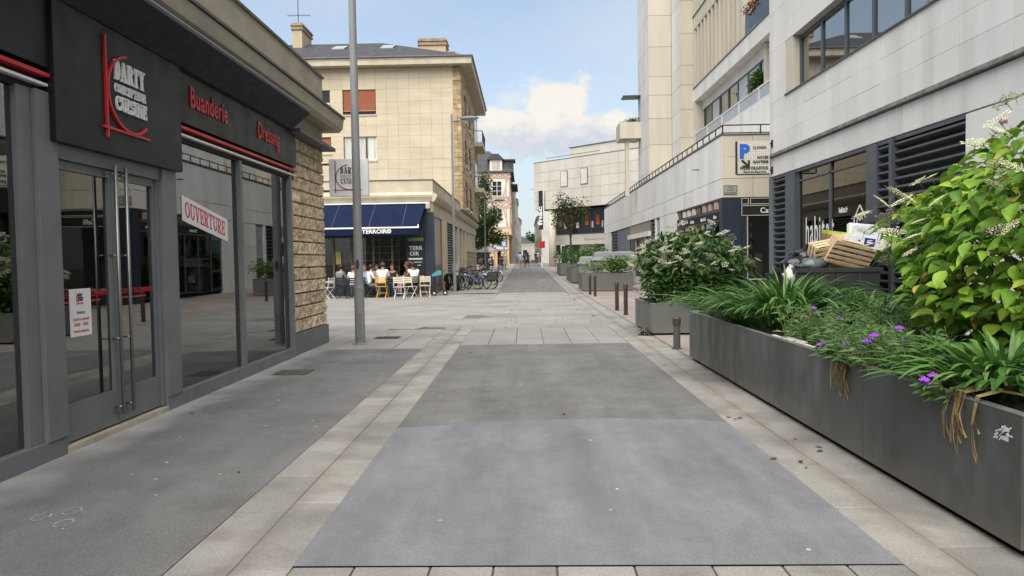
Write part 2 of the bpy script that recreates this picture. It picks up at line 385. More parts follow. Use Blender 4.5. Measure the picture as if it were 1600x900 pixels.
def dirt_band(m, c, hw, col, k):
    """trodden grime lying along a line of constant x, ragged edges"""
    nt = m.node_tree; N = nt.nodes; L = nt.links; b = N['Principled BSDF']; src = b.inputs['Base Color'].links[0].from_socket
    g = N.new('ShaderNodeNewGeometry'); sp_ = N.new('ShaderNodeSeparateXYZ'); L.new(g.outputs['Position'], sp_.inputs[0])
    n = N.new('ShaderNodeTexNoise'); n.inputs['Scale'].default_value = 2.2; n.inputs['Detail'].default_value = 8; n.inputs['Roughness'].default_value = .65; L.new(g.outputs['Position'], n.inputs[0])
    a = N.new('ShaderNodeMath'); a.operation = 'SUBTRACT'; L.new(sp_.outputs[0], a.inputs[0]); a.inputs[1].default_value = c
    a2 = N.new('ShaderNodeMath'); a2.operation = 'ABSOLUTE'; L.new(a.outputs[0], a2.inputs[0])
    ad = N.new('ShaderNodeMath'); ad.operation = 'MULTIPLY_ADD'; ad.inputs[1].default_value = hw*2.4; L.new(n.outputs[0], ad.inputs[0]); L.new(a2.outputs[0], ad.inputs[2])
    mr = N.new('ShaderNodeMapRange'); mr.inputs[1].default_value = hw*2.1; mr.inputs[2].default_value = hw*.9; mr.inputs[4].default_value = k; L.new(ad.outputs[0], mr.inputs[0])
    q = N.new('ShaderNodeMix'); q.data_type = 'RGBA'; L.new(mr.outputs[0], q.inputs[0]); L.new(src, q.inputs[6]); q.inputs[7].default_value = (*col, 1); L.new(q.outputs[2], b.inputs['Base Color'])
dirt_band(slab_m, -1.55, .13, (.17,.155,.135), .5); dirt_band(slab_m, 2.21, .11, (.17,.15,.125), .6)
def cracks(m, scale, w, col, k):
    """fine meandering cracks in the asphalt, here and there"""
    nt = m.node_tree; N = nt.nodes; L = nt.links; b = N['Principled BSDF']; src = b.inputs['Base Color'].links[0].from_socket
    g = N.new('ShaderNodeNewGeometry'); n = N.new('ShaderNodeTexNoise'); n.inputs['Scale'].default_value = 2.6; n.inputs['Detail'].default_value = 6; L.new(g.outputs['Position'], n.inputs[0])
    va = N.new('ShaderNodeVectorMath'); va.operation = 'MULTIPLY_ADD'; L.new(n.outputs['Color'], va.inputs[0]); va.inputs[1].default_value = (.55,.55,0); L.new(g.outputs['Position'], va.inputs[2])
    v = N.new('ShaderNodeTexVoronoi'); v.feature = 'DISTANCE_TO_EDGE'; v.voronoi_dimensions = '2D'; v.inputs['Scale'].default_value = scale; L.new(va.outputs[0], v.inputs['Vector'])
    mr = N.new('ShaderNodeMapRange'); mr.inputs[1].default_value = w; mr.inputs[2].default_value = 0; mr.inputs[4].default_value = k; L.new(v.outputs['Distance'], mr.inputs[0])
    n2 = N.new('ShaderNodeTexNoise'); n2.inputs['Scale'].default_value = .45; L.new(g.outputs['Position'], n2.inputs[0]); mr2 = N.new('ShaderNodeMapRange'); mr2.inputs[1].default_value = .48; mr2.inputs[2].default_value = .58; L.new(n2.outputs[0], mr2.inputs[0])
    mu = N.new('ShaderNodeMath'); mu.operation = 'MULTIPLY'; L.new(mr.outputs[0], mu.inputs[0]); L.new(mr2.outputs[0], mu.inputs[1])
    q = N.new('ShaderNodeMix'); q.data_type = 'RGBA'; L.new(mu.outputs[0], q.inputs[0]); L.new(src, q.inputs[6]); q.inputs[7].default_value = (*col, 1); L.new(q.outputs[2], b.inputs['Base Color'])
def streaks(m, sc, amp):
    """wheel polish and washed dust drawn out along the lane"""
    nt = m.node_tree; N = nt.nodes; L = nt.links; b = N['Principled BSDF']; src = b.inputs['Base Color'].links[0].from_socket
    g = N.new('ShaderNodeNewGeometry'); cur = src
    for s_, a_ in ((sc, amp), ((.9,.7,1), amp*.9), ((7,5,1), amp*.6)):
        mp = N.new('ShaderNodeMapping'); mp.inputs['Scale'].default_value = s_; L.new(g.outputs['Position'], mp.inputs[0])
        n = N.new('ShaderNodeTexNoise'); n.inputs['Scale'].default_value = 1; n.inputs['Detail'].default_value = 7; n.inputs['Roughness'].default_value = .62; L.new(mp.outputs[0], n.inputs[0])
        mr = N.new('ShaderNodeMapRange'); mr.inputs[1].default_value = .32; mr.inputs[2].default_value = .68; mr.inputs[3].default_value = 1-a_; mr.inputs[4].default_value = 1+a_; L.new(n.outputs[0], mr.inputs[0])
        v = N.new('ShaderNodeVectorMath'); v.operation = 'SCALE'; L.new(cur, v.inputs[0]); L.new(mr.outputs[0], v.inputs['Scale']); cur = v.outputs[0]
    L.new(cur, b.inputs['Base Color'])
streaks(asphalt_o, (3.2,.22,1), .13); streaks(asphalt_n, (2.6,.25,1), .12); streaks(asphalt_l, (2.2,.35,1), .12)
cracks(asphalt_o, .42, .006, (.06,.058,.055), .8); cracks(asphalt_l, .33, .005, (.07,.068,.065), .7); cracks(asphalt_n, .22, .0035, (.10,.10,.11), .6)
dirt_band(slab_m, 2.60, .10, (.10,.09,.078), .8)
# ================================================================ GROUND
def sheet(name, m, xs, ys, dz, kind='structure', n_extra=None):
    b = MB(); vs = [(x, y, gz(y)+dz) for y in ys for x in xs]; nx = len(xs)
    fs = [(j*nx+i, j*nx+i+1, (j+1)*nx+i+1, (j+1)*nx+i) for j in range(len(ys)-1) for i in range(nx-1)]
    o = b.add(vs, fs).build(name, m); o['kind'] = kind; return o
ground = sheet('ground', ground_m, [-1500,-60,60,1500], [-400,-20,35,140,300,3000], -.035)
far_pav = sheet('far_pavement', far_ground_m, [-70,-30,-4.2,2.0,60], [35.2,60,100,140,400], -.022)
pav = sheet('pavement', asphalt_l, [-4.6,-3.2,-1.90], [-5,0,5,13.42], 0.)
def road():
    b = MB(); b.box(-1.25,6.6,-.03,1.925,13.88,-.002); o = b.build('road', asphalt_o); o['kind'] = 'structure'
    b = MB(); n = 22; xs = [-1.25+3.175*i/n for i in range(n+1)]          # newer grey-blue patch with a bowed far edge
    top = [7.02+.30*(1-((x-.55)/1.7)**2)+.02*math.sin(9*x) for x in xs]
    vs = [(x, 3.80-.012*(x-.3), .002) for x in xs]+[(x, t, .002) for x, t in zip(xs, top)]
    b.add(vs, [(i, i+1, n+2+i, n+1+i) for i in range(n)])
    b.build('road_patch', asphalt_n, o)
    far = sheet('far_road', asphalt_o, [-1.33,0.3,1.98], [33.4,35,60,100,140,330], -.001); return o
rd = road()
# --- stones of the two gutters, the crossing row and the plaza: every slab lies in the paving on its own
paving = sheet('paving', ground_m, [-30,-4.3,9.5], [13.45,34,35.2], -.024)
NSTUFF = {}
def slab(parent, x0, y0, x1, y1, m, gap=.010, rot=0., z=.0, name='slab', gx=None):
    cx, cy = (x0+x1)/2, (y0+y1)/2; th = .05
    inst(name, block(abs(x1-x0)-(gap if gx is None else gx), abs(y1-y0)-gap, th, m, .004), parent, (cx, cy, gz(cy)+z-th/2+rnd.uniform(-.0015, .0015)), (rnd.uniform(-.0015,.0015), rnd.uniform(-.0015,.0015), rot))
gut_base = sheet('gutter', ground_m, [-1.905,-1.242], [-3,13.46], -.02)
y = 1.2; k = 0
while y < 17.2:
    l1 = rnd.choice([.78,.86,.92,1.0]); slab(gut_base, -1.90, y, -1.56, y+l1, slab_m, gx=.003); y += l1
y = 1.5
while y < 17.2:
    l1 = rnd.choice([.9,1.05,1.2,1.4]); slab(gut_base, -1.56, y, -1.25, y+l1, slab_m, z=-.002, gx=.003); y += l1
gut2 = sheet('kerb_strip', ground_m, [1.925,2.62], [-3,13.46], -.02)
y = 1.3
while y < 33.4:
    l1 = rnd.choice([.95,1.1,1.3,1.5]); slab(gut2, 1.93, y, 2.22, y+l1, slab_m, z=-.002, gx=.003); y += l1
y = 1.6
while y < 33.4:
    l1 = rnd.choice([.8,.95,1.1,1.3]); slab(gut2, 2.22, y, 2.60, y+l1, slab_m, gx=.003); y += l1
x = -1.25
while x < 1.9:                                           # row across the lane in front of the patch
    l1 = min(rnd.choice([.33,.36,.40]), 1.925-x); slab(rd, x, 3.36, x+l1, 3.79-.012*(x-.3), slab_m, rot=-.012, z=.001); x += max(l1, .05)
part('bedding', rd, ground_m, (-1.25,2.2,-.05,1.925,3.85,-.02))
for yy in (2.92, 2.48):
    for i in range(9): slab(rd, -1.25+i*.353, yy, -1.25+(i+1)*.353, yy+.43, slab_m)
for j in range(4):                                       # big slabs of the crossing
    for i in range(6): slab(paving, -1.25+i*.529, 13.90+j*.82, -1.25+(i+1)*.529, 13.90+(j+1)*.82, plaza_m, .010)
for j in range(4):
    for i in range(6): slab(paving, -5.2+i*.55, 13.46+j*.92, -5.2+(i+1)*.55, 13.46+(j+1)*.92, plaza_m, .010)
rest = MB()
def rest_slab(x0, y0, x1, y1, a=0., gap=.012):
    cx, cy = (x0+x1)/2, (y0+y1)/2; w, d = (x1-x0-gap)/2, (y1-y0-gap)/2; c, s = math.cos(a), math.sin(a); z = rnd.uniform(-.0035, .0)
    v = [(cx+px*c-py*s, cy+px*s+py*c) for px, py in ((-w,-d),(w,-d),(w,d),(-w,d))]
    rest.add([(p, q, -.03) for p, q in v]+[(p, q, z) for p, q in v], [(4,5,6,7),(0,1,5,4),(1,2,6,5),(2,3,7,6),(3,0,4,7)])
n_sl = 48
yy = 17.2
while yy < 35.0:
    d = .62; x = -1.25-rnd.uniform(0, .3)
    while x < 1.92:
        w = rnd.uniform(.85, 1.25); x1 = min(x+w, 1.925); x0 = max(x, -1.25)
        if x1-x0 > .12:
            if n_sl < 165: slab(paving, x0, yy, x1, yy+d, plaza_m, z=.004); n_sl += 1
            else: rest_slab(x0, yy, x1, yy+d)
        x += w
    yy += d
a = -.30; ca, sa = math.cos(a), math.sin(a)              # the slabs of the square run askew
for j in range(-30, 60):
    for i in range(-60, 40):
        u, v = i*1.15+(.55 if j % 2 else 0), j*.62
        cx, cy = -6+u*ca-v*sa, 20+u*sa+v*ca
        if not (-24 < cx < -.85 and 17.3 < cy < 34.9): continue
        if cx > -2.2 and cy < 17.5: continue
        if n_sl < 290 and cx > -9 and cy < 25: slab(paving, cx-.575, cy-.31, cx+.575, cy+.31, plaza_m, rot=a, z=-.003); n_sl += 1
        else: rest_slab(cx-.575, cy-.31, cx+.575, cy+.31, a)
o = rest.build('slab', plaza_m, paving); o['kind'] = 'stuff'
side = sheet('side_pavement', ground_m, [2.60,4.4,12.0], [-3,13,35.2], -.018)
k = 0; rest = MB()
yy = 11.2
while yy < 35.0:
    x = 2.61
    while x < 8.0:
        w = .8
        if k < 230: slab(side, x, yy, x+w, yy+.6, pink_m, z=.002); k += 1
        else: rest_slab(x, yy, x+w, yy+.6)
        x += w
    yy += .6
o = rest.build('slab', pink_m, side); o['kind'] = 'stuff'
kerb_far = sheet('far_kerb', slab_m, [1.98,2.62], [33.4,35,60,100,140], .012)
kerb_far2 = sheet('far_footway', far_ground_m, [-4.2,-1.34], [35.2,60,100,140], .010)
kerb_far3 = sheet('far_side_footway', pink_m, [2.62,9.], [35.2,60,100], .006)
iron = mat('cast_iron', (.06,.055,.05), .7, .2, 8, .3, 60, metal=.4)
def grate(label, x0, y0, x1, y1, nb, fm, rot=0):
    g = thing('drain_grate', label, 'drain grate', ((x0+x1)/2, (y0+y1)/2, .004))
    part('frame', g, fm, (x0,y0,-.02,x1,y0+.03,.008), (x0,y1-.03,-.02,x1,y1,.008), (x0,y0,-.02,x0+.03,y1,.0079), (x1-.03,y0,-.02,x1,y1,.0079))
    part('pit', g, dark_m, (x0+.02,y0+.02,-.02,x1-.02,y1-.02,.0035))
    w = (x1-x0-.06)/nb
    for i in range(nb): part('grate_bar', g, fm, (x0+.03+i*w+w*.3,y0+.03,-.015,x0+.03+(i+1)*w-w*.1,y1-.03,.0075))
gal = mat('galvanised_grate', (.28,.28,.27), .5, .15, 6, metal=.3)
grate('long slotted drain grate set in the pale crossing slabs', -1.72, 20.2, -.25, 21.4, 26, gal)
grate('small dark drain cover in slabs beside the tall lamp post foot', -3.15, 15.2, -2.65, 15.6, 8, iron)
def cover(label, x0, y0, x1, y1):
    g = thing('inspection_cover', label, 'manhole cover', ((x0+x1)/2, (y0+y1)/2, .004))
    part('frame', g, iron, (x0,y0,-.02,x1,y1,.003)); part('lid', g, mat('old_iron', (.09,.085,.075), .8, .3, 14, .6, 50), (x0+.025,y0+.025,-.01,x1-.025,y1-.025,.006))
cover('worn iron inspection cover in asphalt before the big shop window', -3.66, 10.45, -3.16, 10.95)
# chewing gum, leaves and scraps trodden on the asphalt
scrap = MB(); 
for i in range(70):
    y0 = rnd.uniform(3.2, 13); x0 = rnd.choice([rnd.uniform(-3.9,-1.95), rnd.uniform(-1.2,1.9)]); r = rnd.uniform(.006,.018)
    scrap.lathe([(r,.003),(r*.7,.005)], 7, (x0, y0, 0))
tag(scrap.build('litter', mat('gum', (.42,.41,.38), .9, .3, 5)), 'pale specks of gum and paper scattered on the asphalt', 'litter', kind='stuff')
lf = MB()
for i in range(26):
    y0 = rnd.uniform(4, 14); x0 = rnd.choice([rnd.uniform(-3.9,-1.95), rnd.uniform(-1.2,2.5), rnd.uniform(1.9,2.5)]); a = rnd.uniform(0, 6.3); l = rnd.uniform(.02,.045)
    c, s = math.cos(a)*l, math.sin(a)*l; lf.add([(x0-c,y0-s,.006),(x0+s*.5,y0-c*.5,.010),(x0+c,y0+s,.012),(x0-s*.5,y0+c*.5,.016)], [(0,1,2,3)])
tag(lf.build('dead_leaf_litter', mat('dead_leaf', (.09,.06,.035), .9, .3, 9)), 'curled brown leaf scraps blown over lane and gutter', 'litter', kind='stuff')
chalk = mat('chalk_mark', (.30,.295,.285), .95, .5, 22)
def ring(cx, cy, rx, ry, w, n=20):
    b = MB(); vs = []
    for i in range(n+1):
        a = 2*math.pi*i/n*.93; vs += [(cx+math.cos(a)*rx, cy+math.sin(a)*ry, .003), (cx+math.cos(a)*(rx-w), cy+math.sin(a)*(ry-w), .003)]
    return b.add(vs, [(2*i, 2*i+2, 2*i+3, 2*i+1) for i in range(n)])
for cx, cy in ((-3.12,4.62),(-2.98,4.72),(-2.9,4.5)): ring(cx, cy, .055, .075, .012).build('chalk_ring', chalk, pav)
# pale lime dust lying on the asphalt along the foot of the shopfront
def dust(m):
    nt = m.node_tree; N = nt.nodes; L = nt.links; b = N['Principled BSDF']; src = b.inputs['Base Color'].links[0].from_socket
    g = N.new('ShaderNodeNewGeometry'); sp_ = N.new('ShaderNodeSeparateXYZ'); L.new(g.outputs['Position'], sp_.inputs[0])
    n = N.new('ShaderNodeTexNoise'); n.inputs['Scale'].default_value = 1.6; n.inputs['Detail'].default_value = 7; L.new(g.outputs['Position'], n.inputs[0])
    ad = N.new('ShaderNodeMath'); ad.operation = 'MULTIPLY_ADD'; ad.inputs[1].default_value = .9; L.new(n.outputs[0], ad.inputs[0]); L.new(sp_.outputs[0], ad.inputs[2])
    mr = N.new('ShaderNodeMapRange'); mr.interpolation_type = 'SMOOTHSTEP'; mr.inputs[1].default_value = -2.95; mr.inputs[2].default_value = -3.62; mr.inputs[4].default_value = .8; L.new(ad.outputs[0], mr.inputs[0])
    q = N.new('ShaderNodeMix'); q.data_type = 'RGBA'; L.new(mr.outputs[0], q.inputs[0]); L.new(src, q.inputs[6]); q.inputs[7].default_value = (.42,.415,.40,1); L.new(q.outputs[2], b.inputs['Base Color'])
dust(asphalt_l)

# ================================================================ THE KITCHEN SHOP
XF = -3.95
shop = thing('corner_shop', 'low kitchen showroom with anthracite signboards, red lettering and a rough stone corner', 'shop', (-6, 5, 0))
# carcass
part('roof', shop, render_m, (-12,-6,4.30,-4.05,14.62,4.60))
part('rear_wall', shop, render_m, (-11.9,-6,-.1,-11.6,14.5,4.3))
part('side_wall', shop, render_m, (-12,14.34,-.1,-4.37,14.6,4.25))
part('interior_floor', shop, mat('shop_floor', (.16,.16,.155), .35, .1, 1), (-11.6,-6,-.05,-4.02,14.34,.07))
part('interior_ceiling', shop, mat('shop_ceiling', (.55,.55,.53), .8, .05), (-11.6,-6,3.75,-4.05,14.34,3.85))
part('partition', shop, mat('partition_paint', (.42,.41,.39), .7, .08), (-8.6,-6,.07,-8.5,14.34,3.7))
part('partition', shop, mat('dark_partition', (.06,.062,.065), .6, .1), (-8.4,5.7,.07,-4.5,5.82,3.7), label='dark cross partition beside the entrance')
# parapet, cornice, ledge
part('parapet', shop, render_m, (-4.25,-6,4.50,-3.95,14.68,5.22))
part('coping', shop, coping_m, (-4.29,-6,5.22,-3.92,14.72,5.265))
b = MB(); b.prism([(-4.2,4.20),(-3.70,4.20),(-3.63,4.27),(-3.60,4.455),(-4.2,4.50)], lambda u, v, w: (u, w, v), -6, 14.95); b.build('cornice', render_m, shop, fix=True)
part('cornice_flashing', shop, coping_m, (-3.96,-6,4.47,-3.575,14.975,4.505))
part('frieze', shop, render_m, (-4.3,-6,3.86,-3.955,14.6,4.21))
part('ledge', shop, coping_m, (-4.4,12.45,3.80,-3.74,14.78,3.865))
# folded awning cassette
b = MB(); b.prism([(-4.0,4.17),(-3.56,4.13),(-3.54,4.08),(-3.84,3.83),(-4.0,3.83)], lambda u, v, w: (u, w, v), -6, 12.35); aw = b.build('awning_cassette', navy_aw, shop, fix=True)
b = MB(); b.tube((-3.55,-6,4.115),(-3.55,12.36,4.115),.032,n=8); b.build('awning_rail', mat('grey_rail', (.14,.15,.17), .5), shop)
part('sign_backing_board', shop, dark_m, (-4.05,-6,3.05,-3.99,12.45,3.86))  # plain black board behind the signboards
# signboards
part('entrance_signboard', shop, sign_m, (-4.02,6.10,2.645,-3.86,8.36,3.86), bev=.004, label='large anthracite board over the entrance doors')
part('signboard', shop, sign_m, (-4.02,8.363,3.235,-3.90,12.70,3.86), bev=.004, label='board lettered Buanderie and Dressing')
part('signboard', shop, sign_m, (-4.02,-6,3.235,-3.90,6.097,3.86), bev=.004, label='blank board over the window before the doors')
for y0, y1 in ((-6,6.09),(8.37,12.76)):
    part('red_stripe', shop, red_m, (-3.99,y0,3.158,-3.89,y1,3.190)); part('white_stripe', shop, white_m, (-3.99,y0,3.085,-3.91,y1,3.108))
    part('stripe_backing', shop, dark_m, (-4.0,y0,3.03,-3.97,y1,3.235))
logo(shop, (-3.86,6.80,2.80), (0,1,0), .94, red_m, white_m, white_m, .022)
RT = (0, 1, 0)
def spaced(word, y0, size, bold, m, z):
    y = y0
    for ch in word:
        o = txt(ch, (-3.897, y, z), RT, size, m, shop, 'letter', bold*.45, .012, .70, 'LEFT'); xs = [v.co.x for v in o.data.vertices]
        o.location.y -= min(xs); y += max(xs)-min(xs)+.026
    return y
spaced('Buanderie', 8.68, .35, .012, red_m, 3.45); spaced('Dressing', 10.88, .35, .010, red_m, 3.45)
# window frames
F = lambda name, *bx, **k: part(name, shop, frame_m, *bx, **k)
F('sill', (-4.12,-6,.0,-3.93,6.20,.16), bev=.004); F('sill', (-4.12,7.98,.0,-3.93,12.52,.16), bev=.004)
F('jamb', (-4.08,5.76,.16,-3.955,5.93,3.04), bev=.003); F('jamb', (-4.06,5.935,.16,-3.915,6.20,3.04), bev=.003)
F('jamb', (-4.06,7.98,.16,-3.915,8.30,2.645), bev=.003); F('mullion', (-4.06,10.27,.16,-3.94,10.34,3.04), bev=.003)
F('jamb', (-4.06,12.44,.16,-3.93,12.52,3.2), bev=.003); F('jamb', (-4.06,8.302,.16,-3.96,8.36,3.04))
F('mullion', (-4.06,2.3,.16,-3.94,2.38,3.04))
for y0, y1 in ((-6,2.3),(2.38,5.76),(8.36,10.27),(10.34,12.44)):
    part('glass_pane', shop, pane_m, (-4.015,y0,.16,-4.003,y1,3.04))
part('door_step', shop, threshold_m, (-4.15,6.20,-.02,-3.925,7.98,.055), bev=.004)
F('door_frame', (-4.06,6.20,2.52,-3.94,7.98,2.645), (-4.06,6.20,.07,-3.955,6.25,2.52), (-4.06,7.93,.07,-3.955,7.98,2.52))
for y0, y1, hy in ((6.255,7.085,7.035),(7.095,7.925,7.22)):
    d = part('door', shop, frame_m, (-4.04,y0,.075,-3.98,y1,.40), (-4.04,y0,2.44,-3.98,y1,2.515), (-4.04,y0,.40,-3.98,y0+.05,2.44), (-4.04,y1-.05,.40,-3.98,y1,2.44))
    part('glass_pane', d, pane_m, (-4.015,y0+.05,.40,-4.005,y1-.05,2.44))
    b = MB(); b.tube((-3.90,hy,.17),(-3.90,hy,2.56),.017,n=10)
    for z in (.24,.9,1.7,2.48): b.tube((-3.985,hy,z),(-3.90,hy,z),.010,n=6)
    b.build('handle', steel_m, d, smooth=True)
    b = MB(); b.tube((-4.13,hy-.28 if hy < 7.1 else hy+.16,.35),(-4.13,hy-.28 if hy < 7.1 else hy+.16,2.5),.018,n=8); b.build('inner_handle', steel_m, d, smooth=True)
    part('lock', d, steel_m, (-3.985,hy-.03,.19,-3.955,hy+.03,.23)); part('pivot', d, steel_m, (-3.985,hy-.06,2.44,-3.965,hy+.02,2.50))
    part('red_film_line', d, red_m, (-4.002,y0+.06,1.278,-4.0005,y1-.2,1.293))
    txt('LE CONTRAT DE CONFIANCE', (-4.001,(y0+y1)/2,1.325), RT, .072, red_m, d, bold=.0, ext=.001, sx=.70)
# rusticated stone corner pier
pier = part('corner_pier', shop, mat('mortar', (.16,.13,.095), .95, .2, 6), (-4.36,12.54,.36,-4.045,14.70,3.80))
part('plinth', shop, plinth_m, (-4.36,12.53,-.05,-3.955,14.74,.37), bev=.006)
def rough_block(dy, dz, var):
    k = ('rough', round(dy,2), round(dz,2), var)
    if k in CACHE: return CACHE[k]
    r2 = random.Random(hash((round(dy,2), var)) & 1023); nu, nv = 8, 6; vs = []; fs = []
    for j in range(nv+1):
        for i in range(nu+1):
            u, v = [0,.03,.16,.34,.5,.66,.84,.97,1][i], [0,.07,.28,.5,.72,.93,1][j]; e = min(u, 1-u, v, 1-v); x = 0. if e == 0 else .024+.016*noise.noise((u*dy*7+var*7.1, v*2.6+dy*9, var))+.014*noise.noise((u*dy*18+var, v*6, var*3))+.007*r2.uniform(-1, 1)
            vs.append((x, (u-.5)*dy, (v-.5)*dz))
    for j in range(nv):
        for i in range(nu): a = j*(nu+1)+i; fs.append((a, a+1, a+nu+2, a+nu+1))
    b = MB(); b.add(vs, fs); q = len(vs); b.box(-.10,-dy/2,-dz/2,-.0005,dy/2,dz/2)
    CACHE[k] = b.mesh('rough_block', block_m); return CACHE[k]
zc = .375; row = 0; ht = (3.80-.375)/15
for row in range(15):
    cuts = [12.55]+(([12.98,13.36,13.80,14.25] if row % 2 else [12.74,13.16,13.62,14.02,14.45]))+[14.70]
    cuts = [cuts[0]]+[c+rnd.uniform(-.09,.09) for c in cuts[1:-1]]+[cuts[-1]]
    for a, c in zip(cuts, cuts[1:]):
        inst('stone_block', rough_block(c-a-.018, ht-.016, rnd.randint(0, 3)), pier, (-4.0, (a+c)/2, zc+ht/2))
    for a, c in (((-4.35,-4.02)),):
        inst('end_stone', rough_block(.30, ht-.016, rnd.randint(0, 3)), pier, (-4.19, 14.69, zc+ht/2), (0, 0, math.pi/2))
    zc += ht
# notices on the glass
nt_ = thing('opening_hours_notice', 'white sheet with red opening hours taped to the glass door', 'notice', (-4.0, 6.56, 1.0))
part('sheet', nt_, white_m, (-4.0015,6.405,.975,-3.9985,6.725,1.40))
logo(nt_, (-3.9985,6.50,1.255), RT, .125, red_ink, black_ink, black_ink, .0012, each=False)
for s, z, sz, m_ in (('Horaires',1.175,.042,black_ink),('Lundi au samedi',1.115,.045,red_ink),('10h00 - 19h00',1.065,.045,red_ink),('Fermé le dimanche',1.01,.036,red_ink)):
    txt(s, (-3.998,6.565,z), RT, sz, m_, nt_, bold=.0008, ext=.0006, sx=.82)
pq = thing('opening_poster', 'white slanted OUVERTURE banner with red letters stuck on the big shop window', 'poster', (-4.04, 9.25, 2.1))
b = MB(); dzs = -.10
b.add([(-3.998,8.60,2.12),(-3.998,9.92,1.90),(-3.998,9.92,2.20),(-3.998,8.60,2.42),(-4.001,8.60,2.12),(-4.001,9.92,1.90),(-4.001,9.92,2.20),(-4.001,8.60,2.42)], [(0,1,2,3),(7,6,5,4)]); b.build('sheet', white_m, pq)
_r = Vector((0,1.32,-.22)).normalized(); b = MB(); x = 0
L_ = [slab_letter(c, .17, .10) for c in 'OUVERTURE']; tot = sum(w for w, _ in L_)+.08*8; sx = 1.16/tot
for w, J in L_:
    for i, poly in enumerate(J):
        b.prism([((x+q[0])*sx, q[1]*.19) for q in poly], lambda a_, c_, d_: tuple(Vector((-3.998,8.68,2.165))+_r*a_+Vector((0,0,1))*c_+Vector((1,0,0))*d_), 0, .002+i*.0002)
    x += w+.08
b.build('lettering', red_ink, pq, fix=True)
p2 = thing('window_poster', 'white paper sheet stuck on the window before the entrance', 'poster', (-4.03, 5.3, 1.9)); part('sheet', p2, white_m, (-4.001,4.3,1.98,-3.998,5.32,2.45))
# things inside the showroom
dkm = mat('dark_wood', (.035,.03,.027), .5, .15, 5)
def stool(label, loc):
    t = thing('bar_stool', label, 'bar stool', (0,0,0), 'bar stools behind the doors'); b = MB(); b.lathe([(.17,.72),(.19,.74),(.19,.77),(.17,.78)], 14); b.build('seat', dkm, t)
    for a in (45,135,225,315):
        c, s = math.cos(R(a)), math.sin(R(a)); b = MB(); b.tube((c*.12,s*.12,.74),(c*.22,s*.22,0),.014,n=6); b.build('leg', dkm, t)
    b = MB(); b.path([(math.cos(R(a))*.19, math.sin(R(a))*.19, .25) for a in (45,135,225,315)], .009, 6, True); b.build('footrest', dkm, t)
    t.location = loc; return t
stool('dark bar stool seen behind the hours notice', (-4.75,6.75,.07)); stool('dark bar stool deeper inside behind the door handles', (-5.3,7.35,.07))
ct = thing('kitchen_counter', 'long grey showroom counter with white drawers behind the big window', 'counter', (-6.0,10.3,.07))
part('carcass', ct, mat('taupe_front', (.36,.33,.29), .5, .05), (-5.5,8.9,.07,-4.7,12.0,.88)); part('worktop', ct, mat('stone_top', (.30,.285,.26), .3, .1), (-5.55,8.85,.88,-4.65,12.05,.92))
for i in range(3): part('drawer_front', ct, mat('drawer_white', (.5,.5,.48), .4, .03), (-4.698,9.0+i*1.0,.5,-4.68,9.94+i*1.0,.84))
hp = thing('white_display_frame', 'tall white display frame standing behind the poster', 'display frame', (-5.2,9.6,.07))
part('post', hp, white_m, (-4.45,9.95,.07,-4.38,10.02,2.35)); part('post', hp, white_m, (-4.45,8.7,.07,-4.38,8.77,2.35)); part('lintel', hp, white_m, (-4.45,8.7,2.35,-4.38,10.02,2.43))
for i, (yy, z, c, nm) in enumerate(((8.9,1.36,(.72,.72,.7),'white balloon touching the counter light'),(9.25,1.62,(.72,.72,.7),'white balloon highest beside the banner corner'),(9.3,1.30,(.6,.03,.04),'red balloon low between white ones'),(9.5,1.85,(.6,.03,.04),'red balloon tucked up under the banner'),(9.0,1.05,(.72,.72,.7),'white balloon resting low on the worktop'))):
    t = thing('balloon', nm, 'balloon', (-4.75,yy,z), 'balloons on the counter'); b = MB(); b.ball((-4.75,yy,z),.14,.14,.17,14,9); b.build('skin', mat('balloon_%d' % (c[1] > .5), c, .3), t, smooth=True)
    b = MB(); b.tube((-4.75,yy,z-.17),(-4.75,yy+.02,.93),.003,n=4); b.build('string', white_m, t)
sg = thing('easel_board', 'white easel board leaning inside behind the second door leaf', 'easel board', (-5.0,7.9,.07))
b = MB(); b.bar((-4.9,7.75,.07),(-5.1,7.75,1.0),.45,.02,(0,1,0)); b.build('panel', white_m, sg)
# projecting logo sign at the far corner, the lamp post stands in front of it
ps = thing('projecting_sign', 'square pale grey projecting sign with red arc logo beyond the stone pier', 'shop sign', (-3.6,15.3,2.9))
pale = mat('pale_sign', (.82,.83,.83), .5, .04)
part('panel', ps, pale, (-4.0,15.22,2.96,-3.20,15.36,3.72), bev=.004)
logo(ps, (-3.90,15.22,3.02), (1,0,0), .66, mat('sign_dark_red', (.30,.02,.05), .5), black_ink, mat('grey_ink', (.2,.2,.2), .6), .003, each=False)
part('bracket', ps, coping_m, (-4.3,15.27,3.60,-4.0,15.31,3.64), (-4.3,15.27,3.05,-4.0,15.31,3.09))
part('bracket_plate', ps, coping_m, (-4.36,14.60,3.0,-4.28,15.33,3.68))

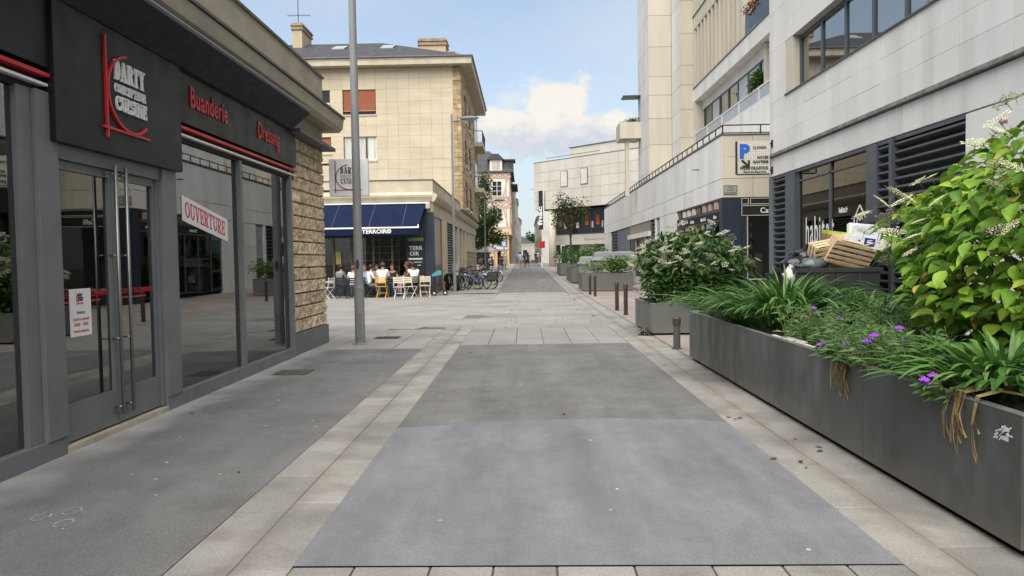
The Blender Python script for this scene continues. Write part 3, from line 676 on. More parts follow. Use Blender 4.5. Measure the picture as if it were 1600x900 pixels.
# ================================================================ LAMP POSTS
pole_m = mat('grey_lamp_paint', (.20,.21,.215), .45, .08, 2, .03, 20)
def lamp_post(label, loc, h, r0, r1, arm=None, rz=0, sticker=False, door=False):
    t = thing('street_lamp', label, 'street lamp', (0,0,0), 'street lamps along the lane')
    b = MB(); b.lathe([(r0*1.02,-.05),(r0,.05),(r0,1.1),(r0*.90,1.14),(r0*.88,1.2),(r1,h)], 16); b.build('pole', pole_m, t, smooth=False)
    b = MB(); b.lathe([(r0*1.5,-.02),(r0*1.5,.012),(r0*1.05,.03)], 16); b.build('base_ring', pole_m, t)
    if door: part('hatch', t, mat('hatch_grey', (.17,.18,.185), .5, .05), (-.045,-r0-.006,.12,.045,-r0+.02,.62), bev=.003)
    if sticker:
        b = MB(); b.lathe([(r0*.905+.002,1.62),(r0*.90+.002,1.72)], 16); 
        b = MB(); vs = [(math.sin(a)*(r0*.9), -math.cos(a)*(r0*.9)) for a in [(-.45+.9*i/8) for i in range(9)]]
        b.add([(x, y, 1.55+.11*abs(1-abs(i-4)/4)**.5*-1+.11*0) for i, (x, y) in enumerate(vs)]+[(x, y, 1.55+.11*(1-abs(i-4)/4)**.5) for i, (x, y) in enumerate(vs)], [(i, i+1, 10+i, 9+i) for i in range(8)])
        b.build('sticker', mat('sticker', (.03,.04,.05), .5, .3, 30), t)
    if arm:
        b = MB(); b.path([(0,0,h-.35),(arm*.5,0,h-.30),(arm,0,h-.25)], [.035,.03,.03], 8); b.build('arm', pole_m, t)
        b = MB(); b.ball((arm+.25,0,h-.20), .48,.17,.10,14,6); b.build('lamp_head', pole_m, t, smooth=True)
        b = MB(); b.ball((arm+.25,0,h-.25), .34,.12,.06,12,4); b.build('diffuser', mat('lamp_lens', (.45,.46,.46), .3), t, smooth=True)
    t.location = loc; t.rotation_euler = (0,0,rz); return t
lamp_post('tall grey lamp post standing at the end of the shop pavement', (-3.22,14.26,0), 9.2, .098, .062, 1.4, 0, True, True)
lamp_post('slim grey lamp post beside the parked bicycles', (-3.5,36.7,0), 8.8, .085, .05, .62)
lamp_post('thin grey lamp post in front of the leafy tree by the pink house', (-3.3,62,.36), 6.4, .07, .045, 1.0)

# ================================================================ PALE STONE BLOCK WITH THE BIG LETTERED WINDOW
lime_m = mat('pale_limestone', (.70,.685,.65), .75, .07, .9, .08, 40, rand=.045, stain=.55, stain_col=(.49,.47,.43), stain_scale=1.1, stretch=(1.3,1.3,.16), fine=.025, fscale=50)
sunwarm_m = mat('sunlit_limestone', (.56,.515,.42), .78, .07, .8, .08, 40, rand=.04, stain=.45, stain_col=(.43,.39,.31), stain_scale=1.0, stretch=(1.3,1.3,.18), fine=.025)  # limestone with warm sunlight put into the colour, mostly for camera-facing walls
joint_m = mat('joint_backing', (.13,.125,.115), .9, .1)  # dark backing seen in the panel joints
al_m = mat('slate_aluminium', (.075,.085,.10), .4, .07, 2, .02, 30)
lou_m = mat('louvre_grey', (.085,.09,.098), .42, .08, 3, rand=.06)
sky_glass = glass('coated_glass', (.10,.11,.11), 5.0, .01)
room_m = mat('dim_room', (.10,.095,.09), .8, .1)
sill_m = mat('weathered_sill', (.22,.215,.20), .85, .3, 6, .3, 40, stain=.7, stain_col=(.07,.068,.06), stain_scale=5)
XH = 6.8
hb = thing('limestone_building', 'pale limestone block with dark louvres, long upper window and lettered shop glass', 'building', (9, 12, 0))
part('wall', hb, joint_m, (XH+.262,-6,3.72,XH+.40,20.60,14))
part('rear_wall', hb, lime_m, (XH+.3,20.30,-.1,16,20.60,14)); part('roof', hb, joint_m, (XH+.3,-6,13.9,16,20.3,14))
part('wall', hb, joint_m, (XH+.262,-6,-.1,XH+.40,11.56,3.72), label='lower wall behind the hydrangea')
ys = [20.65,19.42]+[19.42-1.28*i for i in range(1, 20)]
panels(hb, 'X-', XH, ys, [4.345,4.82,5.27,5.72], lime_m, gapz=.003, ch=.0015)
panels(hb, 'X-', XH, ys, [5.72,6.17,6.62,7.10], lime_m, skip=[(-10,19.3,5.7,7.2)], gapz=.003, ch=.0015)
panels(hb, 'X-', XH, ys, [7.10,7.6,8.1,8.6,9.1,9.6], lime_m, gapz=.003, ch=.0015)
panels(hb, 'X-', XH, [20.65,19.7,18.5,17.3,16.0,14.75,13.5,12.2,10.85,9.6,8.3,7.0,5.7,4.4,3.1], [3.735,4.25], lime_m)
panels(hb, 'X-', XH, [11.57,10.3,9.0,7.7,6.4,5.1,3.8], [-.1,.9,1.9,2.85,3.72], lime_m)
part('string_course', hb, sill_m, (XH-.09,-6,4.262,XH+.25,20.70,4.337), bev=.006)
part('upper_sill', hb, mat('dark_sill', (.10,.10,.10), .6, .2, 5), (XH-.04,-6,5.712,XH+.25,19.40,5.745))
# ribbon window upstairs
wn = part('window', hb, al_m, (XH+.19,-6,5.745,XH+.25,18.9,5.84), (XH+.19,-6,7.0,XH+.25,18.9,7.095), (XH+.18,18.78,5.84,XH+.25,18.9,7.0))
for i in range(0, 18):
    y = 18.78-1.27*i
    part('frame', wn, al_m, (XH+.175,y-1.27-.05,5.84,XH+.25,y-1.27+.05,7.0)); part('pane', wn, sky_glass, (XH+.21,y-1.22,5.84,XH+.225,y,7.0))
part('reveal', hb, sunwarm_m, (XH+.01,18.9,5.745,XH+.25,19.40,7.095))
part('room', hb, room_m, (XH+1.6,-6,5.7,XH+1.7,19,7.1)); part('room', hb, room_m, (XH+.4,-6,7.1,XH+1.7,19,7.15))
# ground floor shop
part('metal_post', hb, mat('blue_grey_metal', (.12,.145,.17), .4, .06), (XH-.02,20.42,0,XH+.2,20.65,3.72)); 
part('metal_post', hb, al_m, (XH-.01,18.79,0,XH+.2,19.42,3.72), bev=.004); part('metal_post', hb, al_m, (XH-.01,14.43,0,XH+.2,14.86,3.72), bev=.004)
part('metal_post', hb, al_m, (XH-.03,13.80,0,XH+.2,13.90,3.72)); part('head_rail', hb, al_m, (XH+.02,11.57,3.66,XH+.2,20.42,3.735))
part('base_rail', hb, al_m, (XH+.0,11.57,0,XH+.2,20.42,.32))
for y0, y1 in ((19.44,20.40),(13.92,14.41),(11.6,13.78)):
    lv = part('louvre', hb, dark_m, (XH+.19,y0-.02,.3,XH+.25,y1+.02,3.7))
    b = MB(); b.prism([(0,0),(.012,0),(.115,.045),(.115,.075),(.10,.085),(0,.02)], lambda u, v, w: (XH+.135-u*1.0, w, v), -(y1-y0)/2, (y1-y0)/2); 
    import bmesh
    me = b.mesh('louvre_slat', lou_m, (XH, 0, 0)); bm = bmesh.new(); bm.from_mesh(me); bmesh.ops.recalc_face_normals(bm, faces=bm.faces); bm.to_mesh(me); bm.free()
    z = .38
    while z < 3.6: inst('louvre_slat', me, lv, (XH, (y0+y1)/2, z)); z += .158
sw = part('shop_window', hb, al_m, (XH+.06,18.66,.32,XH+.16,18.79,3.66), (XH+.06,16.73,.32,XH+.16,16.81,3.66), (XH+.06,14.86,.32,XH+.16,14.98,3.66), (XH+.06,14.98,3.42,XH+.16,18.66,3.46))
win_g = glass('tinted_shop_glass', (.25,.26,.26), 1.75, .008)
for y0, y1 in ((14.98,16.73),(16.81,18.66)): part('pane', sw, win_g, (XH+.10,y0,.32,XH+.115,y1,3.66))
part('shop_room', hb, room_m, (XH+3.0,13,0,XH+3.1,20.2,3.7)); part('shop_room', hb, room_m, (XH+.3,20.1,0,XH+3,20.2,3.7)); part('shop_room', hb, room_m, (XH+.3,13,0,XH+3,13.1,3.7)); part('shop_room', hb, mat('shop_room_floor', (.2,.19,.17), .5, .1), (XH+.3,13.1,-.05,XH+3,20.1,.05)); part('shop_room', hb, room_m, (XH+.3,13.1,3.6,XH+3,20.1,3.7))
RM = (0, -1, 0)
def habitat_word():
    y = 18.28
    for i, ch in enumerate('habitat'):
        o = txt(ch, (XH+.098, y, 1.86), RM, .95, white_m, sw, 'letter', .004, .002, .50, 'LEFT'); xs = [v.co.x for v in o.data.vertices]
        o.location.y += min(xs); y -= max(xs)-min(xs)+.085
habitat_word()
txt('habitat.fr', (XH+.098, 16.16, 2.50), RM, .17, white_m, sw, bold=.003, ext=.002, sx=.72)
b = MB()
def _wire(pts, w=.035):
    for p, q in zip(pts, pts[1:]): b.bar((XH+.096, p[0], p[1]), (XH+.096, q[0], q[1]), w, .006, (1,0,0))
_wire([(15.62,1.9),(15.62,2.33),(15.36,2.60),(15.10,2.33),(15.10,1.9)]); _wire([(15.49,1.9),(15.49,2.28),(15.43,2.36),(15.36,2.28),(15.29,2.36),(15.23,2.28),(15.23,1.9)], .03); _wire([(15.40,2.2),(15.36,2.08),(15.32,2.2)], .025)
b.build('house_emblem', white_m, sw)
b = MB()
for a, c, d, e in ((10.72,3.40,10.70,3.45),(10.70,3.45,10.675,3.40),(10.675,3.40,10.66,3.45),(10.645,3.405,10.635,3.45),(10.635,3.45,10.61,3.41),(10.61,3.41,10.60,3.45),(10.58,3.39,10.575,3.45)):
    b.bar((XH-.004,a,c),(XH-.004,d,e),.012,.003,(1,0,0))
b.build('graffiti', mat('red_paint', (.35,.06,.05), .6), hb)
# car park sign on its brackets
pk = thing('parking_sign', 'square parking direction sign with blue P and black arrow on steel brackets', 'sign', (6.3,20.38,3.8))
mesh_m = mat('sign_grid', (.50,.46,.36), .5, .03)
part('panel', pk, mesh_m, (5.84,20.40,3.83,6.72,20.46,4.70)); part('edge_strip', pk, black_ink, (5.805,20.385,3.82,5.838,20.47,4.71)); part('edge_strip', pk, black_ink, (5.838,20.39,3.80,6.72,20.465,3.828))
dots = MB()
for i in range(15):
    for j in range(15):
        x, z = 5.87+i*.058, 3.86+j*.058; dots.add([(x,20.396,z),(x+.04,20.396,z),(x+.04,20.396,z+.04),(x,20.396,z+.04)], [(0,1,2,3)])
o = dots.build('dot_grid', mat('sign_dot', (.66,.66,.63), .5, .02), pk); o['kind'] = 'stuff'
RX = (1, 0, 0)
blue_m = mat('parking_blue', (.015,.11,.46), .45, .03)
txt('P', (5.90,20.392,4.27), RX, .50, blue_m, pk, bold=.03, ext=.004, align='LEFT')
b = MB(); b.bar((5.96,20.39,4.20),(6.12,20.39,4.06),.06,.008,(0,1,0)); b.bar((6.15,20.388,4.03),(6.15,20.388,4.20),.055,.008,(0,1,0)); b.bar((6.175,20.386,4.03),(5.97,20.386,4.03),.055,.008,(0,1,0)); b.build('arrow', black_ink, pk)
txt('Q-PARK', (6.45,20.392,4.50), RX, .105, black_ink, pk, bold=.002, ext=.003)
txt('ACCES', (6.68,20.392,4.235), RX, .10, black_ink, pk, bold=.004, ext=.003, align='RIGHT'); txt('GANTERIE', (6.68,20.392,4.115), RX, .10, black_ink, pk, bold=.004, ext=.003, align='RIGHT', sx=.9)
txt('PALAIS DE JUSTICE', (6.29,20.392,3.945), RX, .105, black_ink, pk, bold=.004, ext=.003, sx=.86); txt('Musée des Beaux-Arts', (6.31,20.392,3.86), RX, .075, black_ink, pk, bold=.001, ext=.003, sx=.9)
for z in (3.92,4.64):
    part('bracket', pk, black_ink, (6.72,20.41,z-.02,6.80,20.45,z+.02)); part('bracket_plate', pk, black_ink, (6.785,20.36,z-.10,6.82,20.50,z+.10))

# ================================================================ LONG LOW WING WITH CAFE, TERRACE RAIL
XP, YP = 8.0, 30.1
pw = thing('terrace_wing', 'long low pale stone wing with terrace railing, cafe corner and blue doors', 'building', (12, 45, 0))
part('wall', pw, joint_m, (XP+.26,YP+.26,3.9,XP+.5,74.2,6.40)); part('wall', pw, joint_m, (XP+.26,YP+.262,3.9,16,YP+.5,6.38))
part('terrace_floor', pw, lime_m, (XP+.3,YP+.3,6.2,20,74,6.3)); part('end_wall', pw, lime_m, (XP+.1,73.95,-.2,20,74.2,6.3))
ys = [YP+i*2.45 for i in range(19)]
panels(pw, 'X-', XP, ys, [3.95,4.72,6.45], lime_m, gap=.018)
panels(pw, 'Y-', YP, [8.0,9.25,10.5,11.75,13.0], [3.95,4.72,5.58,6.45], sunwarm_m, gap=.016)  # end face takes the stone coloured as sunlit
part('coping', pw, coping_m, (XP-.03,YP-.03,6.452,XP+.3,74.2,6.50)); part('coping', pw, coping_m, (XP+.301,YP-.03,6.452,13,YP+.3,6.50))
rl = thing('terrace_railing', 'black steel railing running along the low wing terrace edge', 'railing', (XP+.1,50,6.5))
rail_m = mat('black_rail', (.035,.035,.035), .5)
def rail_run(p0, p1, n, post_h=.36):
    p0, p1 = Vector(p0), Vector(p1); b = MB(); b.bar(p0+Vector((0,0,post_h)), p1+Vector((0,0,post_h)), .05, .045); b.build('rail', rail_m, rl)
    b = MB(); b.bar(p0+Vector((0,0,.05)), p1+Vector((0,0,.05)), .04, .04); b.build('rail', rail_m, rl)
    for i in range(n+1):
        q = p0.lerp(p1, i/n); part('baluster', rl, rail_m, (q.x-.02,q.y-.02,q.z,q.x+.02,q.y+.02,q.z+post_h))
rail_run((XP+.05,YP+.05,6.5), (XP+.05,73.8,6.5), 40); rail_run((XP+.05,YP+.05,6.5), (12.6,YP+.05,6.5), 3)
# cafe corner: pier, fascia, transom, doorway
navy_p = mat('navy_panel', (.022,.030,.048), .42, .06); gold_m = mat('pale_gold_line', (.52,.49,.38), .5)
cf = part('cafe_front', pw, navy_p, (XP,YP,.0,8.76,YP+.3,3.93), (XP,YP+.3,-.1,XP+.3,YP+.45,3.93))
part('fascia', cf, dark_m, (8.77,YP+.02,3.20,12,YP+.25,3.64)); part('transom_panel', cf, dark_m, (8.77,YP+.03,3.66,9.08,YP+.25,3.93)); part('transom_panel', cf, dark_m, (9.12,YP+.03,3.66,12,YP+.25,3.93))
def outline(x0, z0, x1, z1, y, w=.025):
    return [(x0,y,z0,x1,y+.02,z0+w),(x0,y,z1-w,x1,y+.02,z1),(x0,y,z0+w,x0+w,y+.02,z1-w),(x1-w,y,z0+w,x1,y+.02,z1-w)]
part('gold_border', cf, gold_m, *outline(8.78,3.21,11.9,3.63,YP-.002), *outline(8.78,3.67,9.07,3.92,YP+.008), *outline(9.13,3.67,11.9,3.92,YP+.008))
txt('Café', (9.53,YP+.015,3.32), RX, .30, white_m, cf, bold=.004, ext=.008, align='LEFT')
part('door_frame', cf, navy_p, (8.77,YP+.02,0,9.00,YP+.22,3.20)); part('door_frame', cf, gold_m, (9.0,YP+.01,.65,9.04,YP+.2,3.18), (9.04,YP+.01,.62,12,YP+.2,.66))
part('doorstep', cf, navy_p, (9.0,YP+.03,0,12,YP+.25,.62)); part('glass_door', cf, glass('cafe_glass', (.82,.83,.81), 1.5), (9.04,YP+.10,.66,12,YP+.115,3.2))
part('cafe_room', cf, room_m, (8.3,YP+3.5,0,14,YP+3.6,3.9)); part('cafe_room', cf, room_m, (13.9,YP+.3,0,14,YP+3.5,3.9)); part('cafe_room', cf, room_m, (8.3,YP+.5,3.85,14,YP+3.5,3.93)); part('cafe_room', cf, room_m, (8.3,YP+.3,.0,14,YP+3.5,.3))
sh_ = thing('bottle_shelf', 'narrow shelf of jars and tins inside the cafe doorway', 'shelf', (9.3,YP+1,.3))
part('upright', sh_, dkm, (9.08,YP+.9,.3,9.12,YP+1.3,3.0), (9.55,YP+.9,.3,9.59,YP+1.3,3.0))
for i in range(6):
    part('shelf_board', sh_, dkm, (9.12,YP+.9,.5+i*.45,9.55,YP+1.3,.53+i*.45)); b = MB()
    for k in range(3): b.lathe([(.05,0),(.05,.2),(.03,.24)], 8, (9.2+k*.14,YP+1.05,.532+i*.45))
    b.build('jar', mat('jar_pale', (.45,.43,.38), .4), sh_)
bx = part('cafe_barrel', cf, mat('barrel_wood', (.30,.24,.15), .7, .15, 4), (9.55,YP+.75,.3,9.85,YP+1.05,1.7))
# plaque
pl = thing('street_plaque', 'small grey street name plate fixed on the sun-tinted stone corner', 'plaque', (8.33,YP-.01,4.1))
part('plate', pl, mat('plaque_grey', (.36,.36,.34), .5), (8.07,YP-.03,4.09,8.58,YP-.005,4.43)); part('rim', pl, coping_m, *outline(8.06,4.08,8.59,4.44,YP-.04,.02))
for s, z in (('ALLÉE',4.33),('EUGÈNE',4.225),('DELACROIX',4.12)): txt(s, (8.325,YP-.032,z), RX, .075, black_ink, pl, ext=.002)
# shopfront along the lane
tr_m = mat('transom_brown', (.14,.10,.085), .5, .2, 3)
sf = part('side_shopfront', pw, mat('taupe_frame', (.085,.075,.07), .5, .08), (XP+.02,30.42,3.43,XP+.25,39.08,3.52), (XP+.0,30.42,3.02,XP+.25,39.08,3.08), (XP+.02,30.42,3.88,XP+.25,39.08,3.95))
part('fascia', sf, dark_m, (XP+.03,30.42,3.08,XP+.25,39.08,3.43)); part('display_backing', sf, dark_m, (XP+.15,30.42,3.52,XP+.25,39.08,3.88))
for i in range(8):
    y = 31.0+i*1.03; part('transom_pane', sf, [mat('pink_glass', (.42,.30,.26), .3, .3, 4), mat('white_box', (.6,.6,.58), .5), tr_m][(0 if i < 3 else (2 if i in (3,7) else 1))], (XP+.05,y,3.55,XP+.12,y+.62,3.85))
for s, y in (('Glaces',31.35),('Salon de thé',33.4),('Chocolats',35.6),('Tisanes',37.5),('Thé',38.7)): txt(s, (XP+.02,y,3.17), RM, .22, white_m, sf, bold=.002, ext=.004, sx=.85)
part('glass_pane', sf, win_g, (XP+.10,30.42,.2,XP+.115,39.08,3.02)); 
for i in range(1, 6): part('mullion', sf, al_m, (XP+.06,30.42+i*1.44,.2,XP+.16,30.48+i*1.44,3.02))
part('shop_room', sf, room_m, (XP+3.4,34,0,XP+3.5,39.1,3.9)); part('shop_room', sf, room_m, (XP+.3,38.9,0,XP+3.5,39.0,3.9)); part('shop_room', sf, room_m, (XP+.3,34,3.88,XP+3.5,39.0,3.93)); part('shop_room', sf, room_m, (XP+.3,30.6,0,XP+3.5,39,.1))
panels(pw, 'X-', XP, [39.10,40.7,42.3,43.9], [-.1,1.3,2.6,3.94], lime_m); part('wall', pw, joint_m, (XP+.255,39.1,-.1,XP+.4,74,3.94))
part('narrow_window', pw, al_m, (XP+.08,43.92,1.0,XP+.25,45.2,3.93)); part('narrow_pane', pw, mat('blind_glass', (.30,.32,.34), .25), (XP+.06,44.05,1.9,XP+.079,45.1,3.8))
panels(pw, 'X-', XP, [45.22,45.6], [-.1,1.3,2.6,3.94], lime_m)
lv = part('louvre', pw, dark_m, (XP+.18,45.62,.3,XP+.25,47.4,3.9)); me = None
b = MB(); b.prism([(0,0),(.012,0),(.11,.07),(.11,.10),(0,.03)], lambda u, v, w: (XP+.15-u, w, v), -.87, .87); me = b.mesh('louvre_slat', lou_m, (XP,0,0))
for i in range(15): inst('louvre_slat', me, lv, (XP,46.51,.45+i*.23))
dr = part('door_bay', pw, navy_p, (XP+.12,47.42,-.1,XP+.25,56.8,3.2)); part('beam', dr, lime_m, (XP-.12,47.42,2.95,XP+.2,56.8,3.28)); part('transom_window', dr, mat('dull_transom', (.20,.18,.14), .35, .4, 3), (XP+.06,47.5,3.30,XP+.2,56.7,3.92))
for y0 in (49.0,50.2,53.2):
    d = part('door', dr, mat('navy_door', (.03,.04,.06), .4), (XP+.06,y0,0,XP+.12,y0+1.1,2.9)); part('door_glass', d, mat('door_pane_pale', (.40,.40,.33), .2, .3, 5), (XP+.05,y0+.3,.9,XP+.059,y0+.75,2.7))
bd = part('board_cladding', pw, dark_m, (XP+.15,57,-.1,XP+.25,64.5,3.94))
brd = mat('blue_grey_board', (.10,.13,.17), .5, .1, 3, rand=.2)
for i in range(14): inst('plank', block(.08,.50,3.9,brd,.01), bd, (XP+.11,57.28+i*.53,1.95))
lv = part('louvre', pw, dark_m, (XP+.18,64.6,1.5,XP+.25,69,3.9)); b = MB(); b.prism([(0,0),(.012,0),(.11,.07),(.11,.12),(0,.03)], lambda u, v, w: (XP+.15-u, w, v), -2.1, 2.1); me = b.mesh('louvre_slat', lou_m, (XP,0,0))
for i in range(8): inst('louvre_slat', me, lv, (XP,66.8,1.7+i*.28))
panels(pw, 'X-', XP, [69,71.5,74], [-.1,1.3,2.6,3.94], lime_m)
part('wall_lamp', pw, black_ink, (XP-.30,34.0,5.52,XP,34.06,5.56))

# ================================================================ TOWER AND UPPER FLATS
tw = thing('stone_tower', 'tall limestone stair tower, fronts coloured sun-warm, rising in two stepped piers', 'tower', (10, 50, 0))
part('core', tw, joint_m, (8.32,48.72,0,10.5,53.0,27)); part('core', tw, joint_m, (9.82,46.0,0,10.9,48.72,27))
zs = [5.9,7.2,8.9,10.6,12.1,13.3,15.2,17.2,18.6,20.4,22.2,24,26,27]
for xs_, y in (([8.2,9.7],48.6),([9.7,10.62],45.9)): panels(tw, 'Y-', y, xs_, zs, sunwarm_m, .12, .018)  # fronts in the sunlit colour, flanks in the plain pale stone
panels(tw, 'X-', 8.2, [48.73,50.9,53.0], zs, lime_m, .12, .018); panels(tw, 'X-', 9.7, [46.03,48.58], zs, lime_m, .12, .018)
bl = part('balcony', tw, sunwarm_m, (6.75,51.8,9.87,8.25,54,9.98), (6.75,51.8,9.98,6.87,54,11.0), (6.87,51.8,9.981,8.25,51.92,11.0)); part('balcony_post', bl, sunwarm_m, (7.15,52.2,5.9,7.4,52.5,9.87))
part('canopy', tw, mat('canopy_grey', (.16,.15,.14), .6), (7.0,51.8,12.80,8.2,53.2,12.84)); 
XU = 10.5
fl = thing('upper_flats', 'set-back flats above the terrace with deep balcony and upright stone fins', 'building', (13, 38, 6))
part('carcass', fl, lime_m, (XU+.6,20.4,6.2,20,46,27)); part('spandrel', fl, lime_m, (XU,20.7,6.3,XU+.2,45.85,8.42))
pr = part('parapet', fl, mat('white_stone', (.62,.61,.58), .7, .05), (XU,20.7,9.0,XU+.22,45.85,9.08), (XU,20.7,8.42,XU+.22,45.85,8.48))
frost = mat('frosted_panel', (.34,.36,.38), .25, .06, 3)
for i in range(8):
    y = 45.8-i*3.1; part('post', pr, mat('white_stone', (.62,.61,.58)), (XU+.0,y-.14,8.48,XU+.2,y+.02,9.0)); part('balcony_panel', pr, frost, (XU+.03,y-3.08,8.48,XU+.06,y-.14,9.0))
slab_b = part('balcony_slab', fl, lime_m, (XU-.02,20.7,11.02,XU+1.4,45.9,11.80)); part('drip_edge', fl, coping_m, (XU-.06,20.7,11.80,XU+.3,45.9,11.86))
wn = part('window', fl, al_m, (XU+.50,20.7,10.45,XU+.59,45.5,10.52), (XU+.50,20.7,6.3,XU+.59,45.5,8.7))
blinds = mat('roller_blind', (.46,.47,.47), .6, .05)
for i in range(14):
    y = 45.3-i*1.75; part('frame', wn, al_m, (XU+.47,y-.13,8.7,XU+.59,y,10.45)); part('pane', wn, blinds if i in (1,4,5,7) else sky_glass, (XU+.53,y-1.62,8.7,XU+.55,y-.13,10.45))
part('end_wall', fl, sunwarm_m, (XU-.02,45.60,6.3,XU+.59,45.88,11.02)); part('window_head', fl, lime_m, (XU+.46,20.7,10.52,XU+.595,45.6,11.02)); part('partition', fl, sunwarm_m, (XU+.25,33.2,8.4,XU+.46,33.4,11.0))
for k in range(3):
    z0 = 11.86+k*4.3; part('fin_wall', fl, lime_m, (XU+.5,20.7,z0,XU+.62,45.88,z0+3.9)); part('floor_band', fl, sunwarm_m, (XU,20.7,z0+3.5,XU+.55,45.88,z0+4.28)); part('ledge', fl, coping_m, (XU-.06,20.7,z0+4.28,XU+.4,45.9,z0+4.31))
    if k < 2:
        for i in range(30):
            y = 45.7-i*.82
            if k == 0 and y < 35.4: break
            inst('stone_fin', block(.5,.22,3.48,sunwarm_m,.01), fl, (XU+.25,y,z0+1.745))
            if i % 3 == 1: part('slit_window', fl, mat('slit_glass', (.02,.022,.025), .15), (XU+.47,y-.62,z0+.5,XU+.499,y-.13,z0+3.2))
fb = part('flower_balcony', fl, rail_m, (XU-.02,31.0,12.9,XU+.02,35.2,12.95), (XU-.02,35.15,11.86,XU+.02,35.2,12.9)); part('balcony_glass', fb, glass('balcony_glass', (.5,.6,.65), 1.5), (XU-.01,31.0,11.95,XU+.0,35.1,12.75))

# ================================================================ PLANTERS
pl_m = mat('planter_steel', (.066,.073,.070), .42, .14, 1.6, .08, 25, stain=.55, stain_col=(.16,.165,.16), stain_scale=3.0, stain_cut=(.52,.74), stretch=(1,1,.45))
pl2_m = mat('planter_olive_steel', (.115,.12,.11), .5, .10, 1.2, .05, 25, stain=.3, stain_col=(.08,.084,.078), stain_scale=1.2)
def splash(m, z0, z1, col):
    """dried soil splashed up the foot of the steel panels"""
    nt = m.node_tree; N = nt.nodes; L = nt.links; b = N['Principled BSDF']; src = b.inputs['Base Color'].links[0].from_socket
    g = N.new('ShaderNodeNewGeometry'); sp_ = N.new('ShaderNodeSeparateXYZ'); L.new(g.outputs['Position'], sp_.inputs[0])
    n = N.new('ShaderNodeTexNoise'); n.inputs['Scale'].default_value = 5; n.inputs['Detail'].default_value = 8; n.inputs['Roughness'].default_value = .7; L.new(g.outputs['Position'], n.inputs[0])
    ad = N.new('ShaderNodeMath'); ad.operation = 'MULTIPLY_ADD'; ad.inputs[1].default_value = -.35; L.new(n.outputs[0], ad.inputs[0]); L.new(sp_.outputs[2], ad.inputs[2])
    mr = N.new('ShaderNodeMapRange'); mr.inputs[1].default_value = z1-.17; mr.inputs[2].default_value = z0-.17; mr.inputs[4].default_value = .65; L.new(ad.outputs[0], mr.inputs[0])
    q = N.new('ShaderNodeMix'); q.data_type = 'RGBA'; L.new(mr.outputs[0], q.inputs[0]); L.new(src, q.inputs[6]); q.inputs[7].default_value = (*col, 1); L.new(q.outputs[2], b.inputs['Base Color'])
splash(pl_m, .02, .22, (.15,.135,.11)); splash(pl2_m, .02, .2, (.17,.155,.125))
soil_m = mat('soil', (.035,.027,.02), .95, .3, 9, .8, 40)
rim_m = mat('planter_rim', (.20,.215,.21), .38, .1, 5, metal=.3)
def planter(label, x0, y0, x1, y1, h, m, seams=(), z=0, group='steel planters along the lane'):
    t = thing('planter', label, 'planter', ((x0+x1)/2, (y0+y1)/2, z), group)
    part('plinth', t, dark_m, (x0+.06,y0+.06,z-.05,x1-.06,y1-.06,z+.05))
    ys_ = [y0]+sorted(seams)+[y1]
    for a, c in zip(ys_, ys_[1:]):
        part('panel', t, m, (x0,a+.004,z+.045,x0+.03,c-.004,z+h), bev=.004); part('panel', t, m, (x1-.03,a+.002,z+.045,x1,c-.002,z+h), bev=.004)
    part('end_panel', t, m, (x0+.031,y0+.001,z+.045,x1-.031,y0+.03,z+h), bev=.004); part('end_panel', t, m, (x0+.031,y1-.03,z+.045,x1-.031,y1-.001,z+h), bev=.004)
    part('rim', t, rim_m, (x0-.002,y0-.002,z+h+.001,x0+.055,y1+.002,z+h+.012), (x1-.055,y0-.002,z+h+.001,x1+.002,y1+.002,z+h+.012), (x0+.0551,y0-.002,z+h+.001,x1-.0551,y0+.055,z+h+.012), (x0+.0551,y1-.055,z+h+.001,x1-.0551,y1+.002,z+h+.012), bev=.003)
    s = MB(); nx, ny = 7, max(4, int((y1-y0)*3)); vs = [(x0+.03+(x1-x0-.06)*i/nx, y0+.03+(y1-y0-.06)*j/ny, z+h-.06+.05*noise.noise((i*.9, j*.9, x0))) for j in range(ny+1) for i in range(nx+1)]
    s.add(vs, [(j*(nx+1)+i, j*(nx+1)+i+1, (j+1)*(nx+1)+i+1, (j+1)*(nx+1)+i) for j in range(ny) for i in range(nx)]); s.build('soil', soil_m, t, smooth=True); return t
P1 = planter('long anthracite planter beside the lane with hydrangea and straplike clumps', 2.55, 3.82, 4.5, 11.55, .745, pl_m, (5.62,7.65,9.3,10.9))
P2 = planter('square olive grey planter with the big white flowering bush', 2.55, 15.1, 4.75, 17.2, .645, pl2_m)
P3 = planter('wide olive grey planter behind the brown bollards', 2.75, 35.6, 5.2, 38.2, .85, pl2_m, (), .0)
P4 = planter('olive grey planter with dense green shrubs beyond the wide one', 2.75, 43.5, 4.6, 49.5, .9, pl2_m, (46.5,), gz(46))
P5 = planter('small far planter next to the round concrete column', 2.7, 56.5, 4.3, 62.5, .9, pl2_m, (59.5,), gz(59))
b = MB(); 
for i in range(9):
    z0 = .60+.018*math.sin(i*2.1); b.bar((2.546,4.02-.008*i+.03,.585+.02*(i % 3)),(2.546,3.99-.012*i,.625+.015*(i % 4)),.008,.003,(1,0,0))
part_st = b.build('sticker', mat('torn_sticker', (.62,.63,.64), .6, .2, 30), P1)
part('sticker_backing', P1, mat('torn_sticker', (.62,.63,.64)), (2.5475,3.93,.59,2.5495,3.985,.665))
